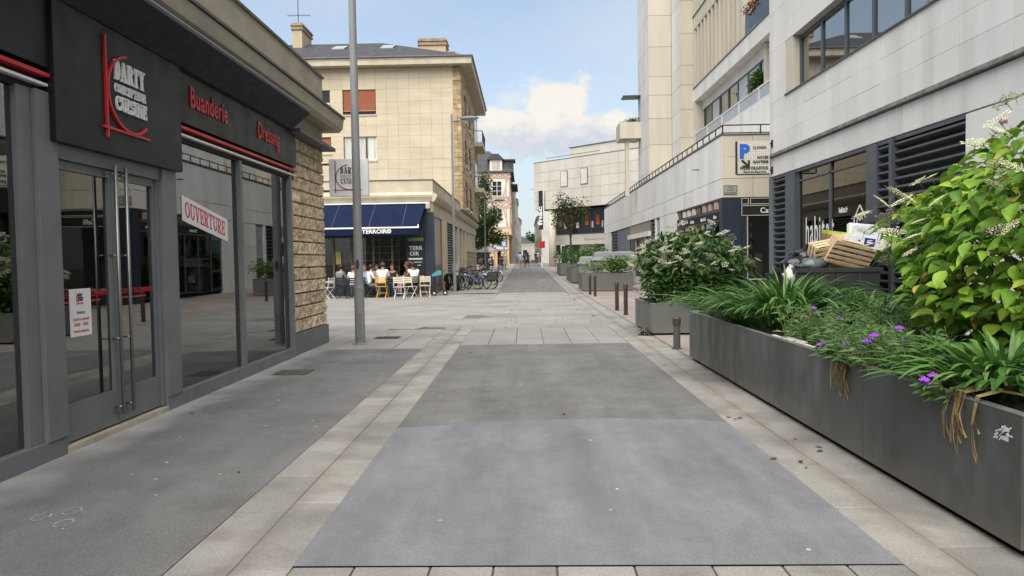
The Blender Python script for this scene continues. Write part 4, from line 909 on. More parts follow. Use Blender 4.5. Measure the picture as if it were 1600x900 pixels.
# ================================================================ BOLLARDS
bol_m = mat('bollard_grey', (.075,.08,.078), .4, .1, 4); bolb_m = mat('bollard_brown', (.045,.028,.024), .4, .12, 4)
def bollard(label, loc, h, r, m, group, rings=False):
    t = thing('bollard', label, 'bollard', (0,0,0), group); b = MB(); b.lathe([(r*1.5,-.01),(r*1.5,.012),(r,.014),(r,h-.16),(r*.9,h-.155),(r*.9,h-.14),(r,h-.135)] if not rings else [(r,-.01),(r,h-.17)], 16); b.build('post', m, t)
    b = MB()
    if rings:
        for k in range(3): z = h-.17+k*.05; b.lathe([(r*.82,z),(r*.82,z+.012),(r*1.0,z+.014),(r,z+.046),(r*.85,z+.05)], 16)
        b.lathe([(r,h-.02),(r*.95,h-.005),(r*.6,h)], 16); b.build('ring_cap', m, t)
    else: b.lathe([(r*1.12,h-.134),(r*1.15,h-.02),(r*.9,h),(r*.3,h+.004)], 16); b.build('cap', mat('bollard_cap', (.05,.04,.036), .45), t)
    t.location = loc; return t
bollard('stout grey bollard with ringed cap at the corner of the long planter', (2.62,12.85,0), .55, .062, bol_m, 'bollards')
for lb, p in (('nearer brown bollard of the pair by the bushy planter',(2.80,20.67,0)),('brown bollard behind another one near the bushy planter',(2.78,22.48,0)),('front brown bollard of the pair before the wide planter',(2.92,30.96,0)),('brown bollard close against the wide planter corner',(2.86,32.67,0))): bollard(lb, p, .86, .058, bolb_m, 'brown bollards')

# ================================================================ PLANTS
def leaf_mesh(key, m, fold=.16, droop=.35, w=.36, wav=0.):
    if key in CACHE: return CACHE[key]
    st = [(0,.02),(.16,.62),(.38,1.0),(.62,.88),(.84,.45),(1.,.0)]; vs = []; fs = []
    for i, (t, q) in enumerate(st):
        z = -droop*t*t+.10*t; ww = w*q
        if i == len(st)-1: vs.append((t, 0, z)); continue
        vs += [(t, -ww, z+fold*q+wav*math.sin(i*2.0)), (t, -ww*.5, z+fold*q*.35), (t, 0, z), (t, ww*.5, z+fold*q*.35), (t, ww, z+fold*q+wav*math.cos(i*2.3))]
    for i in range(4):
        for j in range(4): a = i*5+j; fs.append((a, a+1, a+6, a+5))
    for j in range(4): fs.append((20+j, 21+j, 25))
    CACHE[key] = MB().add(vs, fs).mesh('leaf', m, smooth=True); return CACHE[key]
def basis(x, z):
    x = Vector(x).normalized(); z = Vector(z); y = z.cross(x)
    y = y.normalized() if y.length > 1e-4 else x.orthogonal().normalized(); z = x.cross(y); return Matrix((x, y, z)).transposed()
HG = [(0,(.065,.16,.024)),(.30,(.13,.27,.03)),(.58,(.21,.39,.04)),(.82,(.30,.49,.055)),(.93,(.42,.53,.08)),(.975,(.55,.47,.08)),(1,(.62,.45,.10))]
HD = [(0,(.028,.075,.022)),(.5,(.05,.115,.028)),(.85,(.085,.17,.035)),(1,(.14,.22,.05))]
flower_m = mat('cream_floret', (.58,.58,.36), .7, .15, 30, isl=.25); sepal_m = mat('blush_sepal', (.62,.50,.53), .6, .12, 25, isl=.12); wsepal_m = mat('white_sepal', (.70,.70,.64), .6, .1, 25, isl=.12)
stem_m = mat('green_stem', (.10,.13,.04), .6, .2, 8); bark_m = mat('twig_bark', (.09,.06,.035), .8, .2, 10)
def flower_mesh(key, sm, seed):
    if key in CACHE: return CACHE[key]
    r = random.Random(seed); b = MB(); b.cur = 0
    for i in range(46):                                     # tight dome of tiny florets
        a = i*2.4; q = (i/46)**.5*.40; z = .09-.30*q*q+r.uniform(-.012, .012); x, y = math.cos(a)*q, math.sin(a)*q; s = r.uniform(.028, .045)
        b.add([(x-s,y,z),(x,y-s,z),(x+s,y,z),(x,y+s,z),(x,y,z+s)], [(0,1,4),(1,2,4),(2,3,4),(3,0,4)])
    b.m(1)
    for i in range(11):                                     # open sepals round the rim
        a = i/11*6.283+r.uniform(-.2, .2); q = r.uniform(.40, .52); x, y, z = math.cos(a)*q, math.sin(a)*q, .05+r.uniform(-.04, .04)
        for k in range(4):
            p = k*1.571+r.uniform(-.2, .2); s = r.uniform(.07, .095); c, d = math.cos(p)*s, math.sin(p)*s
            b.add([(x,y,z),(x+c*.6-d*.45,y+d*.6+c*.45,z+.015),(x+c,y+d,z+.005),(x+c*.6+d*.45,y+d*.6-c*.45,z+.015)], [(0,1,2,3)])
    b.m(2); b.tube((0,0,-.5),(0,0,.06),.014,.02,5)
    for i in range(6): a = i*1.047; b.tube((0,0,-.08),(math.cos(a)*.3,math.sin(a)*.3,.04),.01,n=4)
    CACHE[key] = b.mesh('flower_head', [flower_m, sm, stem_m]); return CACHE[key]
def hydrangea(label, c, rx, ry, z0, z1, nl, n_part, ls, cols, nf, fs, sm, key, seed, name='hydrangea', hollow=.42):
    r = random.Random(seed); t = thing(name, label, 'hydrangea', (c[0], c[1], z0))
    lm = leafmat(key+'_leaf', cols, .55, .30, 'obj'); lmi = leafmat(key+'_leaf_mass', cols, .55, .30, 'isl')
    vars_ = [leaf_mesh(f'{key}{i}', lm, fo, dr, w, wv) for i, (fo, dr, w, wv) in enumerate(((.14,.30,.36,.0),(.2,.55,.34,.02),(.10,.18,.39,.015),(.24,.42,.33,.03)))]
    H = z1-z0; L = []
    for i in range(nl):
        for _ in range(30):
            d = Vector((r.gauss(0,1), r.gauss(0,1), r.gauss(0,1))).normalized()
            q = r.uniform(hollow, 1.0)**.6; bump_ = 1+.22*noise.noise((d.x*2.1+seed, d.y*2.1, d.z*2.1))
            k = .5+.5*d.z; prof = (1.0 if k > .45 else .80+.44*k)
            p = Vector((c[0]+d.x*rx*q*bump_*prof, c[1]+d.y*ry*q*bump_*prof, z0+H*(.46+.52*d.z*q*bump_)))
            if p.z > z0: break
        o = (Vector((d.x, d.y, 0))*.9+Vector((r.uniform(-.7,.7), r.uniform(-.7,.7), r.uniform(-.55,.25))))
        up = Vector((0,0,1))*.75+d*.6+Vector((r.uniform(-.35,.35), r.uniform(-.35,.35), 0))
        L.append((p, basis(o, up), ls*r.uniform(.62,1.2), r.choice(vars_), (p-Vector((0,0,1.6))).length-.9*q))
    L.sort(key=lambda e: e[4])
    for p, B_, s, me, _ in L[:n_part]:
        o = inst('leaf', me, t, p); o.matrix_local = Matrix.Translation(p-Vector(ORG[t])) @ B_.to_4x4() @ Matrix.Diagonal((s, s, s, 1))
    b = MB()
    for p, B_, s, me, _ in L[n_part:]:
        b.add([p+B_ @ (v.co*s) for v in me.vertices], [tuple(q.vertices) for q in me.polygons])
    if b.v: o = b.build('leaf', lmi, t, smooth=True); o['kind'] = 'stuff'
    fm = [flower_mesh(key+f'f{i}', sm[i % len(sm)], i) for i in range(3)]
    for i in range(nf):
        d = Vector((r.gauss(0,1)-.5, r.gauss(0,1)-.7, abs(r.gauss(0,1))*.8-.12)).normalized(); bump_ = 1+.22*noise.noise((d.x*2.1+seed, d.y*2.1, d.z*2.1))
        k_ = .5+.5*d.z; pr_ = 1.10*(1.0 if k_ > .45 else .72+.6*k_); p = Vector((c[0]+d.x*rx*pr_*bump_, c[1]+d.y*ry*pr_*bump_, z0+H*(.49+.56*d.z*bump_)))
        s = fs*r.uniform(.6,1.2); inst('flower_head', fm[i % 3], t, p, (.42+r.uniform(-.25,.28), -.28+r.uniform(-.25,.25), r.uniform(0,6)), (s, s, s*1.0))
    b = MB()
    for i in range(34):
        a = r.uniform(0,6.28); e = r.uniform(.3,.85); b.path([(c[0]+r.uniform(-.2,.2)*rx, c[1]+r.uniform(-.2,.2)*ry, z0-.05), (c[0]+math.cos(a)*rx*e*.5, c[1]+math.sin(a)*ry*e*.5, z0+H*.4), (c[0]+math.cos(a)*rx*e, c[1]+math.sin(a)*ry*e, z0+H*r.uniform(.5,.85))], [.012,.009,.005], 5)
    o = b.build('stem', bark_m, t); return t
hydrangea('tall bright green lacecap hydrangea with yellowing leaves in the long planter', (4.50,6.2,0), 1.28, 1.65, .50, 2.76, 3800, 300, .156, HG, 110, .18, [sepal_m, wsepal_m, flower_m], 'bright_hydrangea', 11)
hydrangea('dense dark green white-flowered bush in the square planter', (3.62,16.15,0), 1.22, 1.15, .62, 2.22, 2700, 300, .148, HD, 100, .165, [wsepal_m, sepal_m, wsepal_m], 'dark_hydrangea', 23)
def blade_mesh(key, m, a0, a1, w, tw=0.):
    if key in CACHE: return CACHE[key]
    n = 8; x = z = 0; vs = []; fs = []
    for i in range(n+1):
        t = i/n; a = R(a0+(a1-a0)*t**1.3); ww = w*(.55+.9*t if t < .5 else 1.0)*(1-(max(t-.55,0)/.45)**2.2)
        cx, sz = math.cos(a), math.sin(a); y = tw*t*t
        vs += [(x-cx*ww*.22, y-ww, z+sz*ww*.22), (x, y, z), (x-cx*ww*.22, y+ww, z+sz*ww*.22)]
        x += math.sin(a)/n; z += math.cos(a)/n
    for i in range(n):
        for j in range(2): q = i*3+j; fs.append((q, q+1, q+4, q+3))
    CACHE[key] = MB().add(vs, fs).mesh('leaf', m, smooth=True); return CACHE[key]
AG = [(0,(.045,.12,.028)),(.5,(.08,.19,.04)),(.85,(.13,.26,.06)),(1,(.20,.32,.09))]
def strap_clump(label, c, n, L0, w, spread, seed, key, cols=AG, n_part=300, name='agapanthus', cat='plant'):
    r = random.Random(seed); t = thing(name, label, cat, c); lm = leafmat(key, cols, .36, .22, 'obj'); lmi = leafmat(key+'_mass', cols, .36, .22, 'isl')
    vs = [blade_mesh(f'{key}b{i}', lm, a0, a1, w/L0/2, tw) for i, (a0, a1, tw) in enumerate(((4,60,.02),(12,95,-.05),(22,125,.05),(35,140,.0),(48,120,-.06),(60,105,.05)))]
    b = MB()
    for i in range(n):
        a = r.uniform(0, 6.283); q = r.uniform(0, 1)**.7; me = vs[min(5, int(q*5.2+r.uniform(-.6,1)))] if q > .05 else vs[0]
        p = Vector((c[0]+math.cos(a)*spread*q*.8, c[1]+math.sin(a)*spread*q*.8, c[2]+r.uniform(-.03,.02))); s = L0*r.uniform(.6,1.1)*(.60+.45*min(1, q*1.15))
        if i < n_part: inst('leaf', me, t, p, (r.uniform(-.1,.1), r.uniform(-.1,.1), a+r.uniform(-.5,.5)), s)
        else:
            M_ = Matrix.Rotation(a+r.uniform(-.5,.5), 3, 'Z')*s; b.add([p+M_ @ v.co for v in me.vertices], [tuple(f.vertices) for f in me.polygons])
    if b.v: o = b.build('leaf', lmi, t, smooth=True); o['kind'] = 'stuff'
    return t
strap_clump('broad clump of arching strap leaves at the far end of the long planter', (3.35,9.55,.70), 680, 1.18, .046, .78, 3, 'strap_leaf')
strap_clump('second arching strap clump between the first one and the bins', (4.0,8.6,.70), 300, .85, .042, .60, 4, 'strap_leaf')
strap_clump('glossy strap-leaved clump hanging over the near planter rim below the hydrangea', (3.05,4.75,.70), 290, .66, .050, .40, 5, 'strap_leaf_near')
strap_clump('upright strap-leaved clump under the tall hydrangea by the frame edge', (3.35,4.15,.70), 170, .60, .046, .30, 6, 'strap_leaf_near')
strap_clump('small pale strap tuft in front of the white flowering bush', (3.45,15.2,.72), 60, .55, .045, .16, 8, 'strap_leaf')
ver_m = leafmat('lance_leaf', [(0,(.06,.13,.04)),(.6,(.10,.20,.06)),(1,(.16,.25,.09))], .5, .25, 'isl'); vio_m = mat('violet_floret', (.26,.035,.50), .6, .2, 30, isl=.3)
def verbena(label, c, rx, ry, n, hmin, hmax, nfl, seed, hang=0., name='verbena', lmat=None):
    r = random.Random(seed); t = thing(name, label, 'plant', c); b = MB(); st = MB(); tips = []
    for i in range(n):
        a = r.uniform(0,6.283); q = r.uniform(0,1)**.5; p = Vector((c[0]+math.cos(a)*rx*q, c[1]+math.sin(a)*ry*q, c[2])); h = r.uniform(hmin, hmax)
        lean = Vector((r.uniform(-.35,.35)-hang, r.uniform(-.35,.35), 1)); e = p+lean*h; mid = p.lerp(e, .5)+Vector((0,0,.05*h)); st.path([p, mid, e], [.005,.004,.003], 4); tips.append(e)
        for k in range(9):
            u = r.uniform(.1, 1); q0 = p.lerp(e, u)+Vector((0,0,.03*h)); d = Vector((r.uniform(-1,1)-hang, r.uniform(-1,1), r.uniform(-.1,.8))).normalized(); L_ = r.uniform(.06,.14); s = d.orthogonal().normalized()*.011
            m_ = q0+d*L_*.5; b.add([q0, m_-s, q0+d*L_+Vector((0,0,-.02)), m_+s], [(0,1,2,3)])
    o = b.build('foliage', lmat or ver_m, t); o['kind'] = 'stuff'; st.build('stem', stem_m, t)
    for i in range(nfl):
        e = r.choice(tips)+Vector((0,0,.02)); f = MB()
        for k in range(16): a = k*2.4; q = (k/16)**.5*.03; x, y, s = e.x+math.cos(a)*q, e.y+math.sin(a)*q, .011; z = e.z+.018-q*.6; f.add([(x-s,y,z),(x,y-s,z),(x+s,y,z),(x,y+s,z),(x,y,z+.012)], [(0,1,4),(1,2,4),(2,3,4),(3,0,4)])
        f.build('flower_head', vio_m, t)
    return t
verbena('loose feathery plant with small violet flowers between strap clump and hydrangea', (3.2,7.35,.70), .62, .62, 170, .12, .42, 7, 31)
verbena('low grey green lance-leaved plant sprawling over the rim under the hydrangea', (2.85,5.75,.72), .35, .75, 150, .10, .34, 6, 32, .25)
verbena('thin trailing sprig with one violet flower hanging on the planter side', (2.60,4.55,.66), .05, .08, 7, .10, .2, 3, 34, .9)
verbena('weedy tufts at the far corner of the long planter', (2.9,11.0,.70), .3, .4, 70, .06, .18, 0, 33)
dry_m = leafmat('dry_leaf', [(0,(.30,.20,.09)),(.5,(.42,.30,.13)),(1,(.55,.42,.20))], .7, .15, 'isl')
def dry_bunch(label, c, n, seed, L0=.32):
    r = random.Random(seed); t = thing('withered_leaf_bunch', label, 'dead leaves', c)
    for i in range(n):
        y0 = c[1]+r.uniform(-.14,.14); w = r.uniform(.005,.011); l = L0*r.uniform(.5,1.1); dy = r.uniform(-.13,.13); vs = []
        for k, (dx, dz) in enumerate(((.26,.03),(.10,.06),(-.02,.03),(-.055,-l*.4),(-.045,-l*.8),(-.03,-l))):
            wk = w*(1-.12*k); vs += [(c[0]+dx+r.uniform(-.01,.01), y0+dy*k/5-wk, c[2]+dz), (c[0]+dx+.006, y0+dy*k/5+wk, c[2]+dz+.004)]
        MB().add(vs, [(2*k, 2*k+1, 2*k+3, 2*k+2) for k in range(5)]).build('leaf', dry_m, t)
    return t
dry_bunch('pale withered leaf bunch hanging over the rim beside violet flowers', (2.57,5.98,.75), 22, 41, .30)
dry_bunch('straw coloured withered leaves flopping over the rim at the near end', (2.57,4.32,.75), 16, 42, .34)
t = verbena('cluster of violet flowers spilling over the planter edge', (2.62,6.15,.72), .12, .16, 26, .04, .12, 22, 35, .5)
tag(part('rim_litter', P1, mat('pale_litter', (.5,.47,.42), .8, .3, 20), (2.56,7.2,.760,2.60,7.75,.772), (2.57,6.6,.76,2.61,7.1,.770), (2.60,7.0,.765,2.66,7.5,.775)), None, None)
def shrub(label, x0, y0, x1, y1, z0, z1, n, cols, key, seed, ls=.16, name='shrub'):
    r = random.Random(seed); t = thing(name, label, 'shrub', ((x0+x1)/2, (y0+y1)/2, z0)); m = leafmat(key, cols, .5, .25, 'isl'); b = MB(); cs = [((x0+x1)/2+r.uniform(-.4,.4)*(x1-x0), (y0+y1)/2+r.uniform(-.45,.45)*(y1-y0), z0+(z1-z0)*r.uniform(.25,.7), r.uniform(.25,.5)) for _ in range(9)]
    for i in range(n):
        cx, cy, cz, q = r.choice(cs); d = Vector((r.gauss(0,1), r.gauss(0,1), r.gauss(0,.8))); d = d/max(d.length, 1)*r.uniform(.5,1)
        p = Vector((cx, cy, cz))+Vector((d.x*(x1-x0)*.35, d.y*(y1-y0)*.28, d.z*(z1-z0)*.42)); p.z = max(p.z, z0-.08)
        B_ = basis((r.uniform(-1,1), r.uniform(-1,1), r.uniform(-.4,.6)), (r.uniform(-.5,.5), r.uniform(-.5,.5), 1)); s = ls*r.uniform(.6,1.2)
        b.add([p+B_ @ Vector(v)*s for v in ((0,0,0),(.5,-.28,.05),(1,0,-.12),(.5,.28,.05))], [(0,1,2,3)])
    o = b.build('foliage', m, t); o['kind'] = 'stuff'
    st = MB()
    for cx, cy, cz, q in cs: st.tube((cx,cy,z0-.1),(cx,cy,cz+.1),.015,.006,5)
    st.build('stem', bark_m, t); return t
shrub('ivy and low leaves trailing over the square planter rim', 2.5, 14.85, 4.5, 15.8, .55, 1.30, 2300, HD, 'ivy_leaf', 51, .13, 'ivy')
shrub('low mixed flowering greenery in the wide planter behind the bollards', 2.85, 35.7, 5.1, 38.0, .82, 1.75, 1500, [(0,(.04,.10,.025)),(.6,(.08,.17,.03)),(1,(.22,.24,.05))], 'bed_leaf', 52, .17)
shrub('dense fresh green shrubs in the planter beyond the wide one', 2.7, 43.6, 4.9, 49.4, .95, 2.6, 2300, [(0,(.03,.085,.022)),(.6,(.06,.15,.03)),(1,(.10,.20,.04))], 'box_leaf', 53, .2)
shrub('far clipped shrubs in the last planter before the column', 2.7, 56.5, 4.6, 62.5, 1.1, 2.6, 1600, [(0,(.03,.085,.022)),(.6,(.055,.13,.03)),(1,(.09,.18,.04))], 'box_leaf', 54, .2)
shrub('geraniums with red and green leaves on the high glass balcony', 10.3, 31.5, 10.9, 34.9, 12.7, 13.3, 500, [(0,(.04,.10,.03)),(.5,(.07,.14,.03)),(.6,(.5,.03,.05)),(1,(.6,.04,.07))], 'geranium', 55, .14, 'flower_box')
shrub('small potted palm on the flats balcony ledge', 10.55, 33.9, 10.95, 34.8, 9.05, 10.1, 320, AG, 'pot_palm', 56, .3, 'potted_plant')
shrub('bush on top of the tower side balcony', 7.0, 52.0, 8.0, 53.5, 10.95, 11.35, 260, HD, 'ivy_leaf', 57, .2, 'balcony_plant')
shrub('weed sprouting at the foot of the square planter corner', 2.34, 15.0, 2.52, 15.3, .0, .16, 70, [(0,(.08,.10,.07)),(1,(.22,.24,.2))], 'weed_leaf', 58, .12, 'weed')

# ================================================================ RUBBISH CONTAINERS BEHIND THE LONG PLANTER
bin_m = mat('dark_bin_plastic', (.028,.030,.032), .45, .1, 3); 
def dumpster(label, loc, w, d, h, lid=False, rz=0):
    t = thing('rubbish_container', label, 'dumpster', (0,0,0), 'wheeled rubbish containers')
    b = MB(); f = lambda x, y, z: (x, y, z); k = .88; vs = [(-w/2*k,-d/2*k,.16),(w/2*k,-d/2*k,.16),(w/2*k,d/2*k,.16),(-w/2*k,d/2*k,.16),(-w/2,-d/2,h),(w/2,-d/2,h),(w/2,d/2,h),(-w/2,d/2,h),(-w/2+.05,-d/2+.05,h),(w/2-.05,-d/2+.05,h),(w/2-.05,d/2-.05,h),(-w/2+.05,d/2-.05,h),(-w/2*k+.05,-d/2*k+.05,.4),(w/2*k-.05,-d/2*k+.05,.4),(w/2*k-.05,d/2*k-.05,.4),(-w/2*k+.05,d/2*k-.05,.4)]
    fs = [(3,2,1,0)]+[(i,(i+1)%4,4+(i+1)%4,4+i) for i in range(4)]+[(4+i,4+(i+1)%4,8+(i+1)%4,8+i) for i in range(4)]+[(8+i,8+(i+1)%4,12+(i+1)%4,12+i) for i in range(4)]+[(12,13,14,15)]
    b.add(vs, fs); b.build('body', bin_m, t)
    part('rim', t, bin_m, (-w/2-.03,-d/2-.03,h-.06,w/2+.03,-d/2-.001,h+.02), (-w/2-.03,d/2+.001,h-.06,w/2+.03,d/2+.03,h+.02), (-w/2-.031,-d/2,h-.06,-w/2-.001,d/2,h+.019), (w/2+.001,-d/2,h-.06,w/2+.031,d/2,h+.019), bev=.008)
    for x in (-w*.25,0,w*.25): part('rib', t, bin_m, (x-.03,-d/2-.012,.3,x+.03,-d/2*.9,h-.07))
    for sx in (-1,1):
        for sy in (-1,1): b = MB(); b.path([(sx*w*.36+.0,sy*d*.32-.02,.09),(sx*w*.36,sy*d*.32+.02,.09)],.09,12); b.build('wheel', mat('rubber', (.02,.02,.02), .8), t)
    if lid:
        b = MB(); n = 8
        for i in range(n):
            a0, a1 = i/n, (i+1)/n; q = lambda a: (-d/2+.02-.0+.20*math.sin(a*3.14), h+.05+a*.75)
            (y0,z0),(y1,z1) = q(a0), q(a1)
            b.add([(-w/2,d-d/2+y0+d/2,z0),(w/2,d-d/2+y0+d/2,z0),(w/2,d-d/2+y1+d/2,z1),(-w/2,d-d/2+y1+d/2,z1)], [(0,1,2,3)])
        o = b.build('lid', bin_m, t); md = o.modifiers.new('shell','SOLIDIFY'); md.thickness = .04
    t.location = loc; t.rotation_euler = (0,0,rz); return t
dumpster('open dark rubbish container heaped with crates, its lid folded back', (5.47,13.5,0), 1.50, .95, 1.34, False, R(0))
dumpster('second dark rubbish container behind the heaped one by the shop glass', (5.75,15.4,0), 1.2, .9, 1.20, False, 0)
# the raised lid belongs to the crate-filled container
def crate(label, c, rx, ry, rz, L_=.78, W_=.48, H_=.25):
    t = thing('wooden_crate', label, 'crate', (0,0,0), 'slatted fruit crates on the rubbish'); w = mat('raw_wood', (.64,.48,.29), .75, .15, 6, .2, 60, stretch=(1,6,6), rand=.12)
    for i in range(5): inst('slat', block(L_,.055,.012,w,.002), t, (0,-W_/2+.05+i*(W_-.1)/4,.006))
    for s in (-1,1):
        for k in range(3): inst('slat', block(L_,.010,.055,w,.002), t, (0,s*(W_/2),.04+k*.075)); 
        for k in range(3): inst('slat', block(.010,W_-.03,.055,w,.002), t, (s*(L_/2),0,.04+k*.075))
        for q in (-1,1): inst('corner_post', block(.03,.03,H_+.02,w,.002), t, (s*(L_/2-.025),q*(W_/2-.025),H_/2))
    t.location = c; t.rotation_euler = (rx,ry,rz); return t
crate('slatted wooden crate leaning toward the lane on the heap', (5.74,13.10,1.57), R(-58), R(14), R(6)); crate('second slatted crate wedged behind the leaning one', (5.50,13.30,1.56), R(-62), R(-10), R(16))
bx = thing('cardboard_box', 'white fish box with a navy square label on the heap', 'box', (0,0,0))
wb = mat('white_carton', (.66,.67,.70), .6, .06, 4)
part('tray', bx, wb, (-.34,-.2,0,.34,.2,.20), bev=.012); part('lid_flap', bx, wb, (-.12,-.15,.203,.33,.19,.40), bev=.012); part('navy_label', bx, mat('navy_print', (.02,.03,.22), .5), (-.02,-.204,.04,.16,-.2005,.18))
b = MB(); b.bar((.02,-.206,.11),(.12,-.206,.10),.025,.003,(0,1,0)); b.bar((.03,-.206,.135),(.11,-.206,.145),.014,.003,(0,1,0)); b.build('label_mark', white_m, bx); part('hand_hole', bx, dark_m, (-.12,-.2035,.10,-.09,-.2006,.13)); part('hand_hole', bx, dark_m, (.22,-.2035,.10,.25,-.2006,.13))
bx.location = (5.94,13.22,1.70); bx.rotation_euler = (0,R(10),R(-4))
bx = thing('fruit_carton', 'flat brown carton with a lime green band at the top of the heap', 'box', (0,0,0))
part('tray', bx, mat('brown_card', (.26,.17,.10), .8, .1, 6), (-.30,-.2,0,.30,.2,.10), bev=.008); part('green_band', bx, mat('lime_print', (.42,.50,.03), .6), (-.302,-.202,.101,.302,.202,.17), bev=.006); part('green_band', bx, mat('lime_print', (.42,.50,.03)), (-.29,-.19,-.06,.1,.19,-.002), bev=.006)
bx.location = (5.74,13.55,1.83); bx.rotation_euler = (R(4),R(8),R(-6))
bx = thing('foam_tray', 'white foam fish tray propped upright behind the navy label box', 'tray', (0,0,0)); part('tray', bx, wb, (-.28,-.06,0,.28,.06,.34), bev=.015); part('hollow', bx, mat('foam_shade', (.5,.5,.5), .7), (-.22,-.062,.05,.22,-.0605,.29)); bx.location = (6.12,13.48,1.80); bx.rotation_euler = (R(-14),R(6),0)  # polystyrene; hollow is a grey plate with its shade painted in
crate('third slatted crate lying flat under the others on the container rim', (5.72,13.60,1.36), R(6), R(4), R(-5))
ld = thing('container_lid', 'black domed container lid standing open against the louvre', 'dumpster lid', (6.3,13.6,1.3))
b = MB(); n = 9
vs = []
for i in range(n+1):
    for j in range(7):
        u, v = i/n, j/6; vs.append((6.12+.36*math.sin(v*3.14)*.35+.25*v, 13.12+1.0*u, 1.38+v*.86+.06*math.sin(u*3.14)))
b.add(vs, [(i*7+j, i*7+j+1, (i+1)*7+j+1, (i+1)*7+j) for i in range(n) for j in range(6)])
o = b.build('shell', bin_m, ld, smooth=True); o.modifiers.new('shell','SOLIDIFY').thickness = .05
b = MB(); b.bar((6.20,13.08,1.42),(6.46,13.08,2.18),.09,.10,(0,1,0)); b.build('lid_rim', bin_m, ld)
def bag(label, c, r, m, seed):
    t = thing('rubbish_bag', label, 'bag', c, 'bags on the containers'); b = MB(); b.ball((0,0,0), 1,1,1,18,12); vs = []
    for x, y, z in b.v:
        n_ = 1+.28*noise.noise((x*2.2+seed, y*2.2, z*2.2))+.13*noise.noise((x*6+seed, y*6, z*6)); vs.append((c[0]+x*r[0]*n_, c[1]+y*r[1]*n_, c[2]+z*r[2]*n_))
    b.v = vs; b.build('sack', m, t, smooth=True); b = MB(); b.tube((c[0],c[1],c[2]+r[2]*.9),(c[0]+.04,c[1],c[2]+r[2]*1.25),.03,.06,7); b.build('knot', m, t); return t
blk = mat('black_plastic_bag', (.012,.013,.015), .22, .2, 6, .25, 9, spec=.6); gbg = mat('grey_plastic_bag', (.10,.13,.13), .25, .2, 6, .25, 9, spec=.6); wbg = mat('white_plastic_bag', (.6,.6,.6), .4, .1, 6, .2, 9)
bag('black rubbish bag slumped at the outer end of the container', (4.86,13.45,1.42), (.22,.25,.17), blk, 1); bag('flat black rubbish bag on top beside the green cuttings', (5.12,13.62,1.56), (.34,.3,.13), blk, 2); bag('greenish translucent bag between black bag and crates', (5.10,13.22,1.42), (.25,.18,.13), gbg, 3); bag('small white carrier bag hung on the container end', (4.68,13.15,1.22), (.11,.12,.15), wbg, 4)
bag('crumpled black bag under the crates', (5.75,13.75,1.42), (.3,.22,.18), blk, 5)
shrub('wilted green cuttings thrown on the bags beside the crates', 5.15, 13.15, 5.5, 13.6, 1.36, 1.70, 220, [(0,(.05,.13,.03)),(1,(.13,.26,.05))], 'cutting_leaf', 59, .12, 'garden_cutting')

# ================================================================ BEIGE FLATS OVER THE CAFE
bei_m = mat('beige_stone', (.55,.475,.35), .8, .07, .8, .1, 40, rand=.04, stain=.35, stain_col=(.42,.33,.20), stain_scale=.5, stretch=(.5,.5,2.2), fine=.02)
bej_m = mat('beige_joint', (.36,.29,.20), .9, .1)
rub_m = mat('rubble_stone', (.40,.30,.18), .9, .25, 2.5, .5, 12, isl=.22, stain=.4, stain_col=(.2,.15,.09), stain_scale=2)
band_m = mat('cream_band', (.50,.44,.33), .8, .1, 1.5, stain=.3, stain_scale=.8)
slate_m = mat('slate_roof', (.055,.056,.06), .7, .3, 2.5, .3, 12, stain=.4, stain_col=(.03,.03,.03), stain_scale=1.5)
shut_m = mat('rust_shutter', (.30,.085,.035), .6, .05, stretch=(1,1,8))
curt_m = mat('net_curtain', (.52,.53,.50), .8, .25, 9, stretch=(1,1,.06)); wfr = mat('white_frame', (.6,.6,.57), .5)
dgl = mat('dark_pane', (.018,.02,.022), .12, .1)
ap = thing('beige_flats', 'beige stone flats with rust shutter, slate roof, tall chimneys over a navy cafe', 'building', (-12, 42, 0))
YU, XS = 49.7, -4.06
part('core', ap, bej_m, (-22,YU+.16,4.86,XS-.13,66.2,14.9)); part('annexe_core', ap, bej_m, (-22,38.4,-.1,-4.62,66.0,4.6))
ux = [-20.4+i*.7425 for i in range(22)]; ux = [u for u in ux if u < -4.8]+[-4.62]
wins = [(-12.03,-9.80,11.45,13.10),(-11.95,-9.80,8.40,9.98),(-14.5,-12.87,12.2,13.08),(-14.5,-12.87,8.9,9.98),(-20,-15.8,11.45,13.1)]
zs = [5.2,6.07,6.94,7.81,8.40,9.19,9.98,10.72,11.45,12.28,13.10,13.8,14.5]
xs_ = sorted(set([-20.4,-18.9,-17.4,-15.8,-15.1,-14.5,-13.7,-12.87,-12.03,-11.3,-10.5,-9.80]+[-9.80+.74*i for i in range(1,8)]+[-4.62]))
panels(ap, 'Y-', YU, [x for x in xs_], zs, bei_m, .14, .007, skip=wins)
